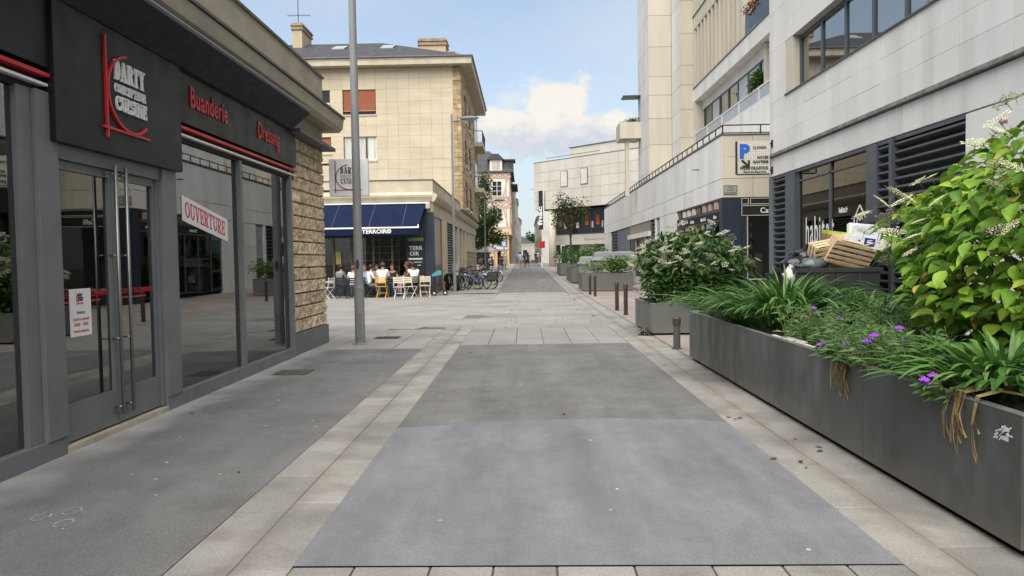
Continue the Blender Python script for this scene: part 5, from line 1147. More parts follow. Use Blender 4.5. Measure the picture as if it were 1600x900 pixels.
for i, (a, c, d, e) in enumerate(wins[:4]):
    w = part('window', ap, band_m, (a-.05,YU-.05,d-.10,c+.05,YU+.1,d-.012)); part('frame', w, wfr if i == 1 else mat('brown_frame', (.08,.035,.02), .5), (a+.01,YU+.10,d,a+.07,YU+.15,e), (c-.07,YU+.10,d,c-.01,YU+.15,e), (a+.07,YU+.10,e-.06,c-.07,YU+.15,e-.01), (a+.07,YU+.10,d,c-.07,YU+.15,d+.05))
    if i == 0:
        for k in range(15): part('slat', w, shut_m, (a+.06,YU+.09,d+.22+k*.094,c-.06,YU+.13,d+.308+k*.094))
        part('pane', w, dgl, (a+.07,YU+.135,d+.05,c-.07,YU+.145,d+.25)); b = MB(); b.tube((a+.05,YU+.02,d+.24),(c-.05,YU+.02,d+.24),.02,n=6); b.build('guard_rail', mat('rail_pale', (.4,.38,.34), .5), w)
    elif i == 1:
        part('curtain', w, curt_m, (a+.07,YU+.135,d+.05,c-.07,YU+.145,e-.06)); part('mullion', w, mat('brown_frame', (.08,.035,.02)), (-10.55,YU+.08,d,-10.45,YU+.13,e-.05))
    else: part('pane', w, dgl if i == 2 else shut_m, (a+.07,YU+.12,d+.05,c-.07,YU+.13,e-.06))
# rubble strip and side wall, coursed stones joined because each is only a few pixels
b = MB(); z = 5.0
while z < 14.45:
    h = rnd.uniform(.24,.34); x = -4.61
    while x < -4.10:
        w = rnd.choice([.26,.5]); x1 = min(x+w, -4.07); b.box(x+.006,YU-.01+rnd.uniform(-.02,.02),z+.006,x1-.006,YU+.15,z+h-.006); x = x1
    y = YU+.16
    while y < 66.2:
        w = rnd.uniform(.5,.9); y1 = min(y+w,66.2); zc = z+h/2
        if not any(a < (y+y1)/2 < c and d < zc < e for a, c, d, e in ((52.4,54.4,11.4,13.2),(52.4,54.4,8.3,10.1),(52.4,54.4,5.3,7.0),(56.2,58.2,11.4,13.2),(56.2,58.2,8.3,10.1),(56.2,58.2,5.3,7.0))): b.box(XS-.12,y+.008,z+.006,XS+rnd.uniform(-.02,.02),y1-.008,z+h-.006)
        y = y1
    z += h
o = b.build('rubble_stone', rub_m, ap); o['kind'] = 'stuff'
for y0 in (52.4,56.2):
    for z0 in (11.4,8.3,5.3):
        w = part('window', ap, mat('white_stone', (.62,.61,.58)), (XS-.1,y0-.05,z0-.12,XS+.08,y0+2.05,z0)); part('pane', w, dgl, (XS-.10,y0,z0,XS-.08,y0+2,z0+1.75)); part('shutter', w, mat('brown_frame', (.08,.035,.02)), (XS-.05,y0-.02,z0,XS+.06,y0+.45,z0+1.72))
for z0 in (10.95,7.2):
    bc = part('balcony', ap, band_m, (XS-.1,61.2,z0,XS+.75,65.9,z0+.35)); part('railing', bc, rail_m, (XS+.68,61.2,z0+1.25,XS+.73,65.9,z0+1.3), *[(XS+.69,61.3+i*.33,z0+.35,XS+.72,61.33+i*.33,z0+1.25) for i in range(14)], (XS+.0,61.22,z0+1.24,XS+.68,61.26,z0+1.29)); part('door_opening', ap, dgl, (XS-.03,62,z0+.35,XS+.03,65,z0+2.6))
# eaves, gutter, hipped slate roof, chimneys, skylights
part('eaves', ap, band_m, (-22,YU-.75,14.52,XS+.75,66.9,14.92)); part('soffit_edge', ap, band_m, (-22,YU-.78,14.86,XS+.78,66.93,15.0)); b = MB(); b.tube((-22,YU-.8,15.0),(XS+.8,YU-.8,15.0),.07,n=8); b.tube((XS+.8,YU-.8,15.0),(XS+.8,66.9,15.0),.07,n=8); b.build('gutter', coping_m, ap)
b = MB(); e0, e1, yb, yf, zr = -22., XS+.75, 66.9, YU-.75, 18.2
ym = (yf+yb)/2-1.2; b.add([(e0,yf,15.0),(e1,yf,15.0),(e1,yb,15.0),(e0,yb,15.0),(e0,ym,zr),(-10.6,ym,zr)], [(0,1,5,4),(1,2,5),(2,3,4,5),(0,4,3),(3,2,1,0)]); b.build('roof', slate_m, ap)
rf_z = lambda y: 15.0+(zr-15.0)*(y-yf)/(ym-yf)
for x in (-13.6,-10.1):
    y0, y1 = 53.4, 54.6; part('skylight', ap, mat('skylight_zinc', (.40,.41,.42), .3), (x,y0,rf_z(y0)+.02,x+.9,y0+.05,rf_z(y0)+.12)); b = MB(); b.add([(x,y0,rf_z(y0)+.10),(x+.9,y0,rf_z(y0)+.10),(x+.9,y1,rf_z(y1)+.10),(x,y1,rf_z(y1)+.10)], [(0,1,2,3)]); b.build('skylight', mat('skylight_zinc', (.4,.41,.42)), ap)
def chimney(x0, y0, x1, y1, z0, z1, pots=0):
    c = part('chimney', ap, mat('chimney_render', (.50,.40,.27), .85, .1, 1.5, stain=.3, stain_scale=1), (x0,y0,z0,x1,y1,z1-.5)); part('chimney_cap', c, mat('chimney_cap', (.33,.24,.16), .9, .3, 4), (x0-.10,y0-.1,z1-.5,x1+.1,y1+.1,z1-.36), (x0-.04,y0-.04,z1-.36,x1+.04,y1+.04,z1-.22), (x0-.12,y0-.12,z1-.22,x1+.12,y1+.12,z1-.10), (x0-.05,y0-.05,z1-.10,x1+.05,y1+.05,z1)); return c
chimney(-7.75,56.5,-5.75,58,15,18.4); chimney(-5.72,56.9,-5.1,58,14.9,17.5)
chimney(-16.9,55.0,-16.2,57.5,15,19.3); chimney(-16.2,57.6,-15.7,60,15,18.2)
an = thing('roof_aerial', 'thin aerial mast rising from the tall chimney stack', 'aerial', (-16.5,55.2,19.3)); b = MB(); b.tube((-16.5,55.2,19.2),(-16.5,55.2,23),.03,n=5); b.build('mast', rail_m, an); b = MB(); b.tube((-17.3,55.2,19.9),(-15.6,55.2,19.9),.018,n=4); [b.tube((-17.2+i*.22,54.9,19.9),(-17.2+i*.22,55.5,19.9),.012,n=4) for i in range(8)]; b.build('antenna', rail_m, an)
# ground floor annexe with cafe
YT = 35.0; XT = -4.3
part('annexe_parapet', ap, band_m, (-22,YT,4.85,XT,YT+.3,5.40), (XT-.3,YT+.3,4.85,XT,66,5.40)); part('annexe_coping', ap, mat('dark_sill', (.1,.1,.1)), (-22,YT-.03,5.40,XT+.03,YT+.33,5.45), (XT-.33,YT+.33,5.40,XT+.03,66,5.45)); part('annexe_roof', ap, coping_m, (-22,YT+.3,4.6,XT-.3,YU,4.86))
b = MB(); b.prism([(0,4.36),(.10,4.40),(.22,4.60),(.24,4.70),(0,4.85)], lambda u, v, w: (XT+u, w, v), YT-.24, 66.3); b.prism([(0,4.36),(.10,4.40),(.22,4.60),(.24,4.70),(0,4.85)], lambda u, v, w: (w, YT-u, v), -22, XT+.001); b.build('annexe_cornice', band_m, ap, fix=True)
part('annexe_lintel', ap, band_m, (XT-.3,YT+.02,3.75,XT-.02,66,4.37)); part('annexe_lintel', ap, mat('navy_panel', (.022,.03,.048)), (-22,YT+.05,2.75,XT-.31,YT+.3,4.36))
# side openings
part('navy_pier', ap, mat('navy_panel', (.022,.03,.048)), (-4.72,YT-.02,0,XT-.005,YT+.5,3.9)); part('side_pane', ap, mat('grey_blind', (.33,.32,.29), .5, .1, 3), (XT-.12,YT+.55,1.4,XT-.08,38.6,3.75)); part('side_board', ap, mat('grey_board', (.16,.15,.13), .6), (XT-.12,YT+.55,0,XT-.07,38.6,1.4)); part('brown_post', ap, shut_m, (XT-.12,38.6,0,XT-.04,38.9,3.75)); part('stone_pier', ap, bei_m, (XT-.25,38.95,0,XT-.01,41.3,3.75))
lv = part('louvre', ap, dark_m, (XT-.2,41.6,.1,XT-.14,45.0,3.7)); part('louvre_frame', lv, al_m, (XT-.2,41.32,0,XT-.05,41.6,3.75), (XT-.2,45,0,XT-.05,45.2,3.75)); b = MB(); b.prism([(0,0),(.10,-.05),(.10,-.02),(0,.04)], lambda u, v, w: (XT-.14+u, w, v), -1.7, 1.7); me = b.mesh('louvre_slat', mat('louvre_pale', (.22,.22,.22), .4), (XT,0,0))
for i in range(24): inst('louvre_slat', me, lv, (XT,43.3,.2+i*.148))
for y in (45.3,48.2,51.4,54.2): part('stone_pier', ap, bei_m, (XT-.25,y,0,XT-.01,y+.75,3.75))
for y0, y1 in ((46.05,48.2),(48.95,51.4),(52.15,54.2)): w = part('side_window', ap, dgl, (XT-.2,y0,0,XT-.15,y1,3.75)); part('frame', w, wfr, (XT-.16,(y0+y1)/2-.04,0,XT-.1,(y0+y1)/2+.04,3.75))
for i in range(5): part('stone_pier', ap, bei_m, (XT-.25,56.6+i*1.9,2.38,XT-.02,57.1+i*1.9,3.75))
part('side_sill', ap, band_m, (XT-.25,54.95,2.22,XT+.04,66,2.37)); part('side_window', ap, dgl, (XT-.2,55,2.37,XT-.15,66,3.75))
b = MB(); z = 0
while z < 2.2:
    y = 54.96
    while y < 66: y1 = min(y+rnd.uniform(.7,1.2),66); b.box(XT-.25,y+.01,z+.008,XT+rnd.uniform(-.02,.02),y1-.01,z+.36); y = y1
    z += .368
o = b.build('rubble_stone', rub_m, ap); o['kind'] = 'stuff'
# cafe front under the awning
nav = mat('navy_panel', (.022,.03,.048))
cafe = part('cafe_front', ap, nav, (-22,YT+.15,0,-4.72,YT+.25,.85)); cg = glass('cafe_glass', (.82,.83,.81), 1.5)
part('cafe_window', cafe, cg, (-22,YT+.18,.85,-5.62,YT+.195,2.75))
for x in (-9.15,-8.3,-7.25,-6.35,-5.62): part('mullion', cafe, mat('bronze_post', (.11,.085,.05), .5), (x,YT+.12,.85,x+.09,YT+.25,2.75))
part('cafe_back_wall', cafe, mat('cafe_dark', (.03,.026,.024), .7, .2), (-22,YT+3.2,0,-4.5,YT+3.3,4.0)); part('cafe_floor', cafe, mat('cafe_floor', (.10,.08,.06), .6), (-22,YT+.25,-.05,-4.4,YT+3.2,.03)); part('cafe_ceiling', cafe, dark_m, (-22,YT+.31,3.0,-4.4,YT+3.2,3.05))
shm = mat('shelf_metal', (.34,.33,.30), .5)
rk = thing('wine_rack', 'pale metal shelving with jars and bottles behind the cafe window', 'shelving', (-7,YT+.9,0))
for x in (-8.95,-7.95,-7.05,-6.1): part('upright', rk, shm, (x,YT+.7,0,x+.04,YT+.74,2.7))
for z in (.95,1.3,1.65,2.0,2.3): part('shelf_board', rk, shm, (-8.95,YT+.68,z,-6.06,YT+1.0,z+.03))
b = MB()
for z in (.98,1.33,1.68,2.03):
    for i in range(22):
        if rnd.random() < .7: b.lathe([(.04,0),(.04,.16),(.015,.2),(.015,.26)], 6, (-8.85+i*.125,YT+.85,z))
o = b.build('bottle', mat('bottle_glass', (.12,.09,.05), .3, .3, 7, isl=.6), rk); o['kind'] = 'stuff'
bd = thing('menu_board', 'dark navy menu board lettered TERROIR on the cafe front', 'menu board', (-5.2,YT+.1,.9)); part('board', bd, mat('board_navy', (.012,.015,.03), .5), (-5.60,YT+.07,.9,-4.74,YT+.12,2.75))
txt('TERR', (-5.17,YT+.066,2.12), RX, .27, white_m, bd, bold=.004, ext=.003); txt('OIR', (-5.47,YT+.066,1.86), RX, .27, white_m, bd, bold=.004, ext=.003, align='LEFT')
part('chalk_line', bd, white_m, (-5.52,YT+.066,1.66,-4.86,YT+.069,1.74), (-5.48,YT+.066,1.53,-4.88,YT+.069,1.56), (-5.1,YT+.066,1.38,-4.95,YT+.069,1.41)); part('green_plaque', bd, mat('green_print', (.10,.25,.05), .5), (-5.55,YT+.066,2.55,-4.80,YT+.069,2.70))
pg = part('poster', cafe, mat('ochre_poster', (.42,.33,.12), .6), (-9.0,YT+.10,1.5,-8.75,YT+.115,2.1)); 
aw = thing('cafe_awning', 'navy sloping awning lettered TERROIR over the cafe terrace', 'awning', (-7,YT-.9,3.1))
awm = mat('awning_blue', (.008,.014,.042), .85, .15, 2, .1, 50, spec=.12)
b = MB(); b.add([(-14,YT-.12,4.30),(-4.62,YT-.12,4.30),(-4.78,YT-1.75,3.13),(-14,YT-1.75,3.13),(-14,YT-.12,4.27),(-4.62,YT-.12,4.27),(-4.78,YT-1.75,3.10),(-14,YT-1.75,3.10)], [(3,2,1,0),(4,5,6,7),(1,2,6,5)]); b.build('canopy', awm, aw)
for x in (-12.2,-10.4,-8.7,-7.0,-5.5): b = MB(); b.bar((x,YT-.125,4.304),(x-.02,YT-1.73,3.15),.018,.006); b.build('seam', mat('seam_blue', (.07,.09,.16), .6), aw)
part('valance', aw, awm, (-14,YT-1.78,2.80,-4.78,YT-1.765,3.08)); part('front_bar', aw, white_m, (-14,YT-1.80,3.085,-4.74,YT-1.74,3.15)); part('front_bar', aw, white_m, (-4.80,YT-1.79,3.151,-4.74,YT-1.75,3.24))
txt('TERROIR©', (-6.65,YT-1.785,2.87), RX, .25, white_m, aw, bold=.006, ext=.003, sx=1.12)
part('cassette', aw, white_m, (-14,YT-.2,4.30,-4.45,YT-.02,4.36)); part('bracket', aw, mat('rail_pale', (.4,.38,.34)), (-4.60,YT-.4,4.05,-4.40,YT-.03,4.29))
for x, w_ in ((-9.8,'nearest the shop pier'),(-8.6,'above the dark chairs'),(-7.4,'above the middle table'),(-6.2,'next to the menu board')): lp = MB(); lp.lathe([(.06,0),(.16,-.12),(.15,-.14)], 10, (x,YT+1.4,2.75)); lp.tube((x,YT+1.4,2.75),(x,YT+1.4,3.0),.01,n=4); tag(lp.build('pendant_lamp', white_m), 'white pendant lamp inside the cafe window '+w_, 'lamp', 'pendant lamps in the cafe')

# ================================================================ PEOPLE
skin_m = mat('skin', (.40,.24,.17), .55, .05, 8); skin_t = mat('tanned_skin', (.27,.145,.095), .55, .05, 8)
def cl(name, c): return mat(name, c, .85, .10, 12, .1, 80)
def person(label, loc, rz, pose, top, bottom, shoe, hair, hair_kind='short', sk=None, sleeve=1, leg=2, s=1., group=None, female=False):
    t = thing('person', label, 'person', (0,0,0), group); sk = sk or skin_m; J = {}; fx = .88 if female else 1.
    if pose == 'sit':
        pts = dict(pel=(0,0,.50), spi=(0,.02,.70), che=(0,.06,.92), nec=(0,.09,1.06), chi=(0,.13,1.12), hea=(0,.13,1.22), top=(0,.10,1.31))
        lw = lambda q: {f'sho{q}':(.185*fx,.05,1.01), f'elb{q}':(.24*fx,.16,.78), f'wri{q}':(.15,.38,.76), f'han{q}':(.12,.46,.77), f'hip{q}':(.09,.03,.49), f'kne{q}':(.12,.44,.50), f'ank{q}':(.12,.42,.09), f'toe{q}':(.13,.56,.03)}
    else:
        pts = dict(pel=(0,0,.93), spi=(0,0,1.12), che=(0,.01,1.33), nec=(0,.02,1.47), chi=(0,.05,1.53), hea=(0,.05,1.62), top=(0,.02,1.71))
        lw = lambda q: {f'sho{q}':(.185*fx,0,1.42), f'elb{q}':(.235*fx,-.03 if q == 'L' else .02,1.14), f'wri{q}':(.235*fx,.10 if q == 'L' else -.02,.90), f'han{q}':(.23*fx,.13 if q == 'L' else -.01,.81), f'hip{q}':(.09,0,.90), f'kne{q}':(.10,.12 if q == 'R' else -.02,.50), f'ank{q}':(.10,.16 if q == 'R' else -.20,.09), f'toe{q}':(.11,.30 if q == 'R' else -.07,.03)}
    for q, sg_ in (('L',-1),('R',1)):
        for k, (x, y, z) in lw(q).items(): pts[k] = (x*sg_, y, z)
    rad = dict(pel=.15, spi=.135*fx, che=.15*fx, nec=.055, chi=.062, hea=.098, top=.07, sho=.072, elb=.045, wri=.030, han=.032, hip=.10, kne=.060, ank=.042, toe=.036)
    bones = [('pel','spi','t'),('spi','che','t'),('che','nec','n'),('nec','chi','h'),('chi','hea','h'),('hea','top','h')]
    for q in 'LR': bones += [('che','sho'+q,'t'),('sho'+q,'elb'+q,'u'),('elb'+q,'wri'+q,'f'),('wri'+q,'han'+q,'d'),('pel','hip'+q,'p'),('hip'+q,'kne'+q,'a'),('kne'+q,'ank'+q,'c'),('ank'+q,'toe'+q,'s')]
    names = list(pts)
    for q in 'LR':                                            # five fingers per hand, short and bent
        h = Vector(pts['han'+q]); w_ = Vector(pts['wri'+q]); d = (h-w_).normalized(); sd = d.cross(Vector((0,0,1))) if abs(d.z) < .8 else Vector((0,1,0)); sd = sd.normalized()
        for k, (o_, l_) in enumerate(((-.026,.075),(-.009,.085),(.009,.08),(.026,.06),(.04,.045))):
            n1, n2 = f'fa{q}{k}', f'fb{q}{k}'; base = h+sd*o_*(.8)-(d*.05 if k == 4 else d*0); dv = (d+sd*.9).normalized() if k == 4 else d
            pts[n1] = base+dv*.03; pts[n2] = base+dv*l_+Vector((0,0,-.015)); bones += [('han'+q,n1,'d'),(n1,n2,'d')]; names += [n1,n2]
    me = bpy.data.meshes.new('b'); idx = {n: i for i, n in enumerate(names)}; me.from_pydata([pts[n] for n in names], [(idx[a],idx[c]) for a, c, _ in bones], [])
    o = bpy.data.objects.new('b', me); COL.objects.link(o); md = o.modifiers.new('s','SKIN'); sv = me.skin_vertices[0].data
    for n in names: r_ = .011 if n[0] == 'f' and n[1] in 'ab' and n[2] in 'LR' else rad[n[:3]]; sv[idx[n]].radius = (r_, r_*.82 if n in ('spi','che','pel') else r_)
    sv[idx['pel']].use_root = True; o.modifiers.new('u','SUBSURF').levels = 1
    me2 = bpy.data.meshes.new_from_object(o.evaluated_get(bpy.context.evaluated_depsgraph_get())); bpy.data.objects.remove(o)
    for m_ in (sk, top, bottom, shoe): me2.materials.append(m_)
    V = {n: Vector(pts[n]) for n in names}
    for p in me2.polygons:
        best = None; c = p.center
        for a, bn, kd in bones:
            A, B_ = V[a], V[bn]; e = B_-A; u = max(0, min(1, (c-A).dot(e)/max(e.length_squared, 1e-9))); dd = (c-A-e*u).length
            if best is None or dd < best[0]: best = (dd, kd, u)
        kd, u = best[1], best[2]; mi = 0
        if kd == 't': mi = 1 if c.z > pts['pel'][2]-.02 else 2
        elif kd == 'n': mi = 1 if u < .55 else 0
        elif kd == 'u': mi = 1 if u < sleeve else 0
        elif kd == 'f': mi = 1 if sleeve > 1 and u < sleeve-1 else 0
        elif kd == 'p': mi = 2
        elif kd == 'a': mi = 2 if u < leg else 0
        elif kd == 'c': mi = 2 if leg > 1 and u < leg-1 else 0
        elif kd == 's': mi = 3
        p.material_index = mi; p.use_smooth = True
    bo = bpy.data.objects.new('body', me2); COL.objects.link(bo); bo.parent = t
    hx, hy, hz = pts['hea']; b = MB(); b.ball((hx,hy-.015,hz+.03), .104,.112,.108,14,8)
    b.v = [(x, y, z) if not (y > hy+.045 and z < hz+.07) else (x, hy+.045, z) for x, y, z in b.v]
    if hair_kind == 'long': b.ball((hx,hy-.075,hz-.10), .09,.055,.17,10,6)
    if hair_kind == 'bun': b.ball((hx,hy-.10,hz+.10), .05,.05,.05,8,5)
    b.build('hair', hair, t, smooth=True)
    b = MB(); b.bar((hx,hy+.085,hz+.005),(hx,hy+.115,hz-.02),.022,.03); b.build('nose', sk, t)
    b = MB(); [b.ball((hx+q*.035,hy+.088,hz+.012), .012,.008,.008,6,4) for q in (-1,1)]; b.build('eyes', black_ink, t)
    t.location = loc; t.rotation_euler = (0,0,rz); t.scale = (s,s,s); return t
whi = cl('white_cotton', (.68,.68,.68)); blkc = cl('black_cotton', (.02,.02,.022)); blu = cl('pale_blue_cotton', (.28,.42,.66)); bgc = cl('beige_cotton', (.40,.32,.22)); den = cl('dark_denim', (.05,.06,.09)); gry = cl('grey_cotton', (.16,.16,.16)); pnk = cl('dusty_pink_cotton', (.40,.22,.22))
hb_, hd_, hr_ = mat('brown_hair', (.06,.032,.018), .6, .2, 20), mat('dark_hair', (.018,.013,.011), .6, .2, 20), mat('auburn_hair', (.12,.04,.022), .6, .2, 20)
TG = 'people seated at the cafe terrace'
person('diner in white tee with auburn hair, back turned, beside the dark chairs', (-7.5,32.2,0), R(8), 'sit', whi, gry, blkc, hr_, group=TG, s=.98)
person('diner in white shirt and grey trousers just beside the tall lamp post', (-6.95,32.7,0), R(-60), 'sit', whi, gry, blkc, hd_, group=TG)
person('woman with long hair and sunglasses facing the lane at the middle table', (-6.75,33.75,0), R(180), 'sit', pnk, den, blkc, hd_, 'long', skin_t, .3, group=TG, female=True)
person('man in white tee on the yellow chair with his back to the lane', (-6.28,32.4,0), R(-6), 'sit', whi, den, blkc, hb_, group=TG, s=1.06, sleeve=.7)
person('tanned woman in a dark top turned sideways at the white chairs table', (-5.25,33.6,0), R(120), 'sit', blkc, pnk, blkc, hr_, 'bun', skin_t, .4, group=TG, s=1.06, female=True)
person('diner in white sleeveless shirt beside the teal pushchair', (-4.95,32.9,0), R(30), 'sit', whi, blkc, blkc, hd_, 'short', skin_t, .2, group=TG, s=1.05)
person('diner in grey beside the shop pier end of the terrace', (-8.35,33.1,0), R(-30), 'sit', gry, den, blkc, hd_, group=TG)
person('diner in black tee behind the man on the yellow chair', (-6.05,33.95,0), R(165), 'sit', blkc, den, blkc, hb_, group=TG, sleeve=.6)
person('diner in pale blue between the lamp post and the long-haired woman', (-7.35,33.95,0), R(175), 'sit', blu, gry, blkc, hr_, 'long', group=TG, female=True)
person('man walking away in pale blue shirt and beige shorts', (-.50,78,.56), R(4), 'walk', blu, bgc, whi, hb_, 'short', None, 1.2, .85, group='people walking up the lane', s=1.05)
person('woman walking away in black dress beside the man in blue', (.32,77,.56), R(-4), 'walk', blkc, blkc, whi, hd_, 'long', None, .3, .7, group='people walking up the lane', female=True)
person('walker in dark clothes just ahead of the couple', (.02,82,.62), 0, 'walk', blkc, den, blkc, hd_, 'short', None, 1, 2, group='people walking up the lane')
bg_ = thing('shoulder_bag', 'white shoulder bag carried by the woman in black', 'bag', (.6,77,1.3)); b = MB(); b.ball((.58,76.98,1.42), .06,.14,.15,8,5); b.build('pouch', whi, bg_); b = MB(); b.path([(.55,76.98,1.55),(.45,76.98,1.85),(.36,77,2.0)], .014, 4); b.build('strap', whi, bg_)
for i, (x, y, c, lb) in enumerate(((-4.1,76,blkc,'seated guest in black under the white parasols'),(-3.6,77.5,whi,'seated guest in white under the white parasols'),(-3.25,75.2,pnk,'seated guest in pink beside the thin lamp post'),(-4.6,78,gry,'seated guest in grey deepest under the white parasols'),(-2.75,77.5,blkc,'seated guest in black beyond the thin lamp post'),(-2.45,76.6,den,'seated guest in dark blue closest to the barrier end'))):
    person(lb, (x,y,gz(y)), R(60*i), 'sit', c, den, blkc, (hd_,hb_,hr_)[i % 3], group='guests at the far terrace', s=1.05)
for i, (x, y, lb) in enumerate(((1.55,104,'distant passer-by in dark clothes under the red shop sign'),(1.9,112,'distant passer-by beside the stone column foot'),(-.1,128,'far walker in the narrow end of the lane'))): person(lb, (x,y,gz(y)), R(20*i), 'walk', (blkc,whi,blkc)[i], den, blkc, hd_, group='distant passers-by')

# ================================================================ TERRACE FURNITURE
def chair(label, loc, rz, m, wood, group):
    t = thing('folding_chair', label, 'chair', (0,0,0), group)
    for s in (-1,1):
        b = MB(); b.path([(s*.20,-.20,.86),(s*.20,-.16,.45),(s*.20,.22,0)], .014, 6); b.build('leg', m, t); b = MB(); b.path([(s*.18,.20,.45),(s*.18,-.22,0)], .014, 6); b.build('leg', m, t)
    for i in range(5): part('seat_slat', t, wood, (-.20,-.17+i*.078,.45,.20,-.11+i*.078,.468))
    for z in (.62,.70,.78): part('back_slat', t, wood, (-.21,-.195-(z-.62)*.06,z,.21,-.180-(z-.62)*.06,z+.055))
    b = MB(); b.tube((-.19,.02,.2),(.19,.02,.2),.011,n=5); b.build('stretcher', m, t); t.location = loc; t.rotation_euler = (0,0,rz); return t
whm = mat('white_paint_metal', (.66,.66,.63), .45); yel = mat('yellow_paint_metal', (.62,.36,.04), .45); blm = mat('black_paint_metal', (.02,.02,.02), .45); crm = mat('cream_slat', (.62,.58,.46), .6)
first_w = chair('white folding chair next to the yellow chair, back to the lane', (-5.35,31.45,0), R(-4), whm, crm, 'white terrace chairs')
def dupc(src, label, loc, rz):
    c = copy_tree(src); c.location = loc; c.rotation_euler = (0,0,rz); c['label'] = label; return c
dupc(first_w, 'white folding chair in front of the dark-topped woman', (-4.95,31.7,0), R(-25)); dupc(first_w, 'white folding chair beside the pushchair wheels', (-4.42,32.5,0), R(12)); dupc(first_w, 'white folding chair tucked behind the shop pier corner', (-8.6,32.0,0), R(70))
first_y = chair('yellow folding chair under the man in white tee', (-6.28,32.32,0), R(-6), yel, yel, 'yellow terrace chairs'); dupc(first_y, 'yellow folding chair partly hidden behind the white ones', (-4.75,33.6,0), R(-150))
first_b = chair('black folding chair under the auburn haired diner', (-7.5,32.15,0), R(8), blm, blm, 'black terrace chairs')
dupc(first_b, 'black folding chair turned sideways by the lamp post', (-6.98,32.68,0), R(-60)); dupc(first_b, 'empty black folding chair near the shop pier', (-8.05,32.2,0), R(20)); dupc(first_b, 'black folding chair under the woman in sunglasses', (-6.75,33.8,0), R(180)); dupc(first_b, 'black folding chair under the sideways woman', (-5.22,33.62,0), R(120)); dupc(first_b, 'black folding chair under the diner in grey', (-8.35,33.1,0), R(-30)); dupc(first_b, 'black folding chair under the diner in black tee', (-6.05,33.98,0), R(165)); dupc(first_b, 'black folding chair under the diner in pale blue', (-7.35,33.98,0), R(175)); dupc(first_b, 'black folding chair under the sleeveless diner', (-4.97,32.85,0), R(30))
def table(label, loc, m):
    t = thing('cafe_table', label, 'table', (0,0,0), 'small tables on the terrace'); b = MB(); b.lathe([(.36,.70),(.37,.71),(.37,.73),(.36,.735)], 20); b.build('tabletop', m, t); b = MB(); b.tube((0,0,.02),(0,0,.70),.025,n=8); b.build('column', blm, t)
    for k in range(3): b = MB(); a = k*2.094; b.path([(0,0,.10),(math.cos(a)*.28,math.sin(a)*.28,.012)], .018, 6); b.build('foot', blm, t)
    t.location = loc; return t
table('round table between the two white-shirted diners', (-7.35,33.2,0), dkm); table('round wooden table in front of the man on the yellow chair', (-6.4,33.15,0), mat('table_wood', (.22,.13,.07), .5)); table('round table by the sleeveless diner', (-5.0,33.6,0), dkm); table('pale round table at the shop pier side', (-8.9,32.9,0), crm)
for i, (x, y, lb) in enumerate(((-6.3,33.2,'clear drinking glass on the wooden table'),(-6.5,33.0,'second clear glass on the wooden table'),(-5.1,33.5,'glass with a red drink by the sideways woman'))): b = MB(); b.lathe([(.028,.735),(.035,.85),(.032,.85),(.02,.75)], 8, (x,y,0)); tag(b.build('drinking_glass', mat('drink_%d' % (i == 2), (.5,.5,.5) if i < 2 else (.4,.05,.08), .15)), lb, 'glass', 'glasses on the terrace tables')
# pushchair
pc = thing('pushchair', 'black pushchair with a teal hood parked beside the white chairs', 'pushchair', (0,0,0)); teal = mat('teal_fabric', (.07,.26,.29), .8, .1, 9)
b = MB(); b.path([(-.2,0,.16),(.05,0,.5),(.22,0,1.12),(.34,0,1.16)], .016, 6); b.path([(-.2,.42,.16),(.05,.42,.5),(.22,.42,1.12),(.34,.42,1.16)], .016, 6); b.tube((.34,0,1.16),(.34,.42,1.16),.018); b.path([(.30,0,.1),(.02,0,.55)], .014, 6); b.path([(.30,.42,.1),(.02,.42,.55)], .014, 6); b.build('frame', blm, pc)
b = MB(); b.prism([(-.22,.42),(.05,.40),(.16,.95),(.06,.98),(-.02,.55),(-.22,.52)], lambda u, v, w: (u, w, v), .04, .38); b.build('seat', cl('black_cotton', (.02,.02,.022)), pc, fix=True)
b = MB(); b.prism([(.16,.96),(-.26,.88),(-.30,.97),(-.05,1.14),(.12,1.16)], lambda u, v, w: (u, w, v), .03, .39); b.build('hood', teal, pc, fix=True)
for p in ((-.2,.0,.12),(-.2,.42,.12),(.30,0,.13),(.30,.42,.13)): b = MB(); b.tube((p[0],p[1]-.02,p[2]),(p[0],p[1]+.02,p[2]),.12,n=14); w_ = b.build('wheel', mat('rubber', (.02,.02,.02)), pc); b = MB(); b.tube((p[0],p[1]-.025,p[2]),(p[0],p[1]+.025,p[2]),.05,n=10); b.build('hub', whm, w_)
pc.location = (-3.95,33.6,0); pc.rotation_euler = (0,0,R(6))
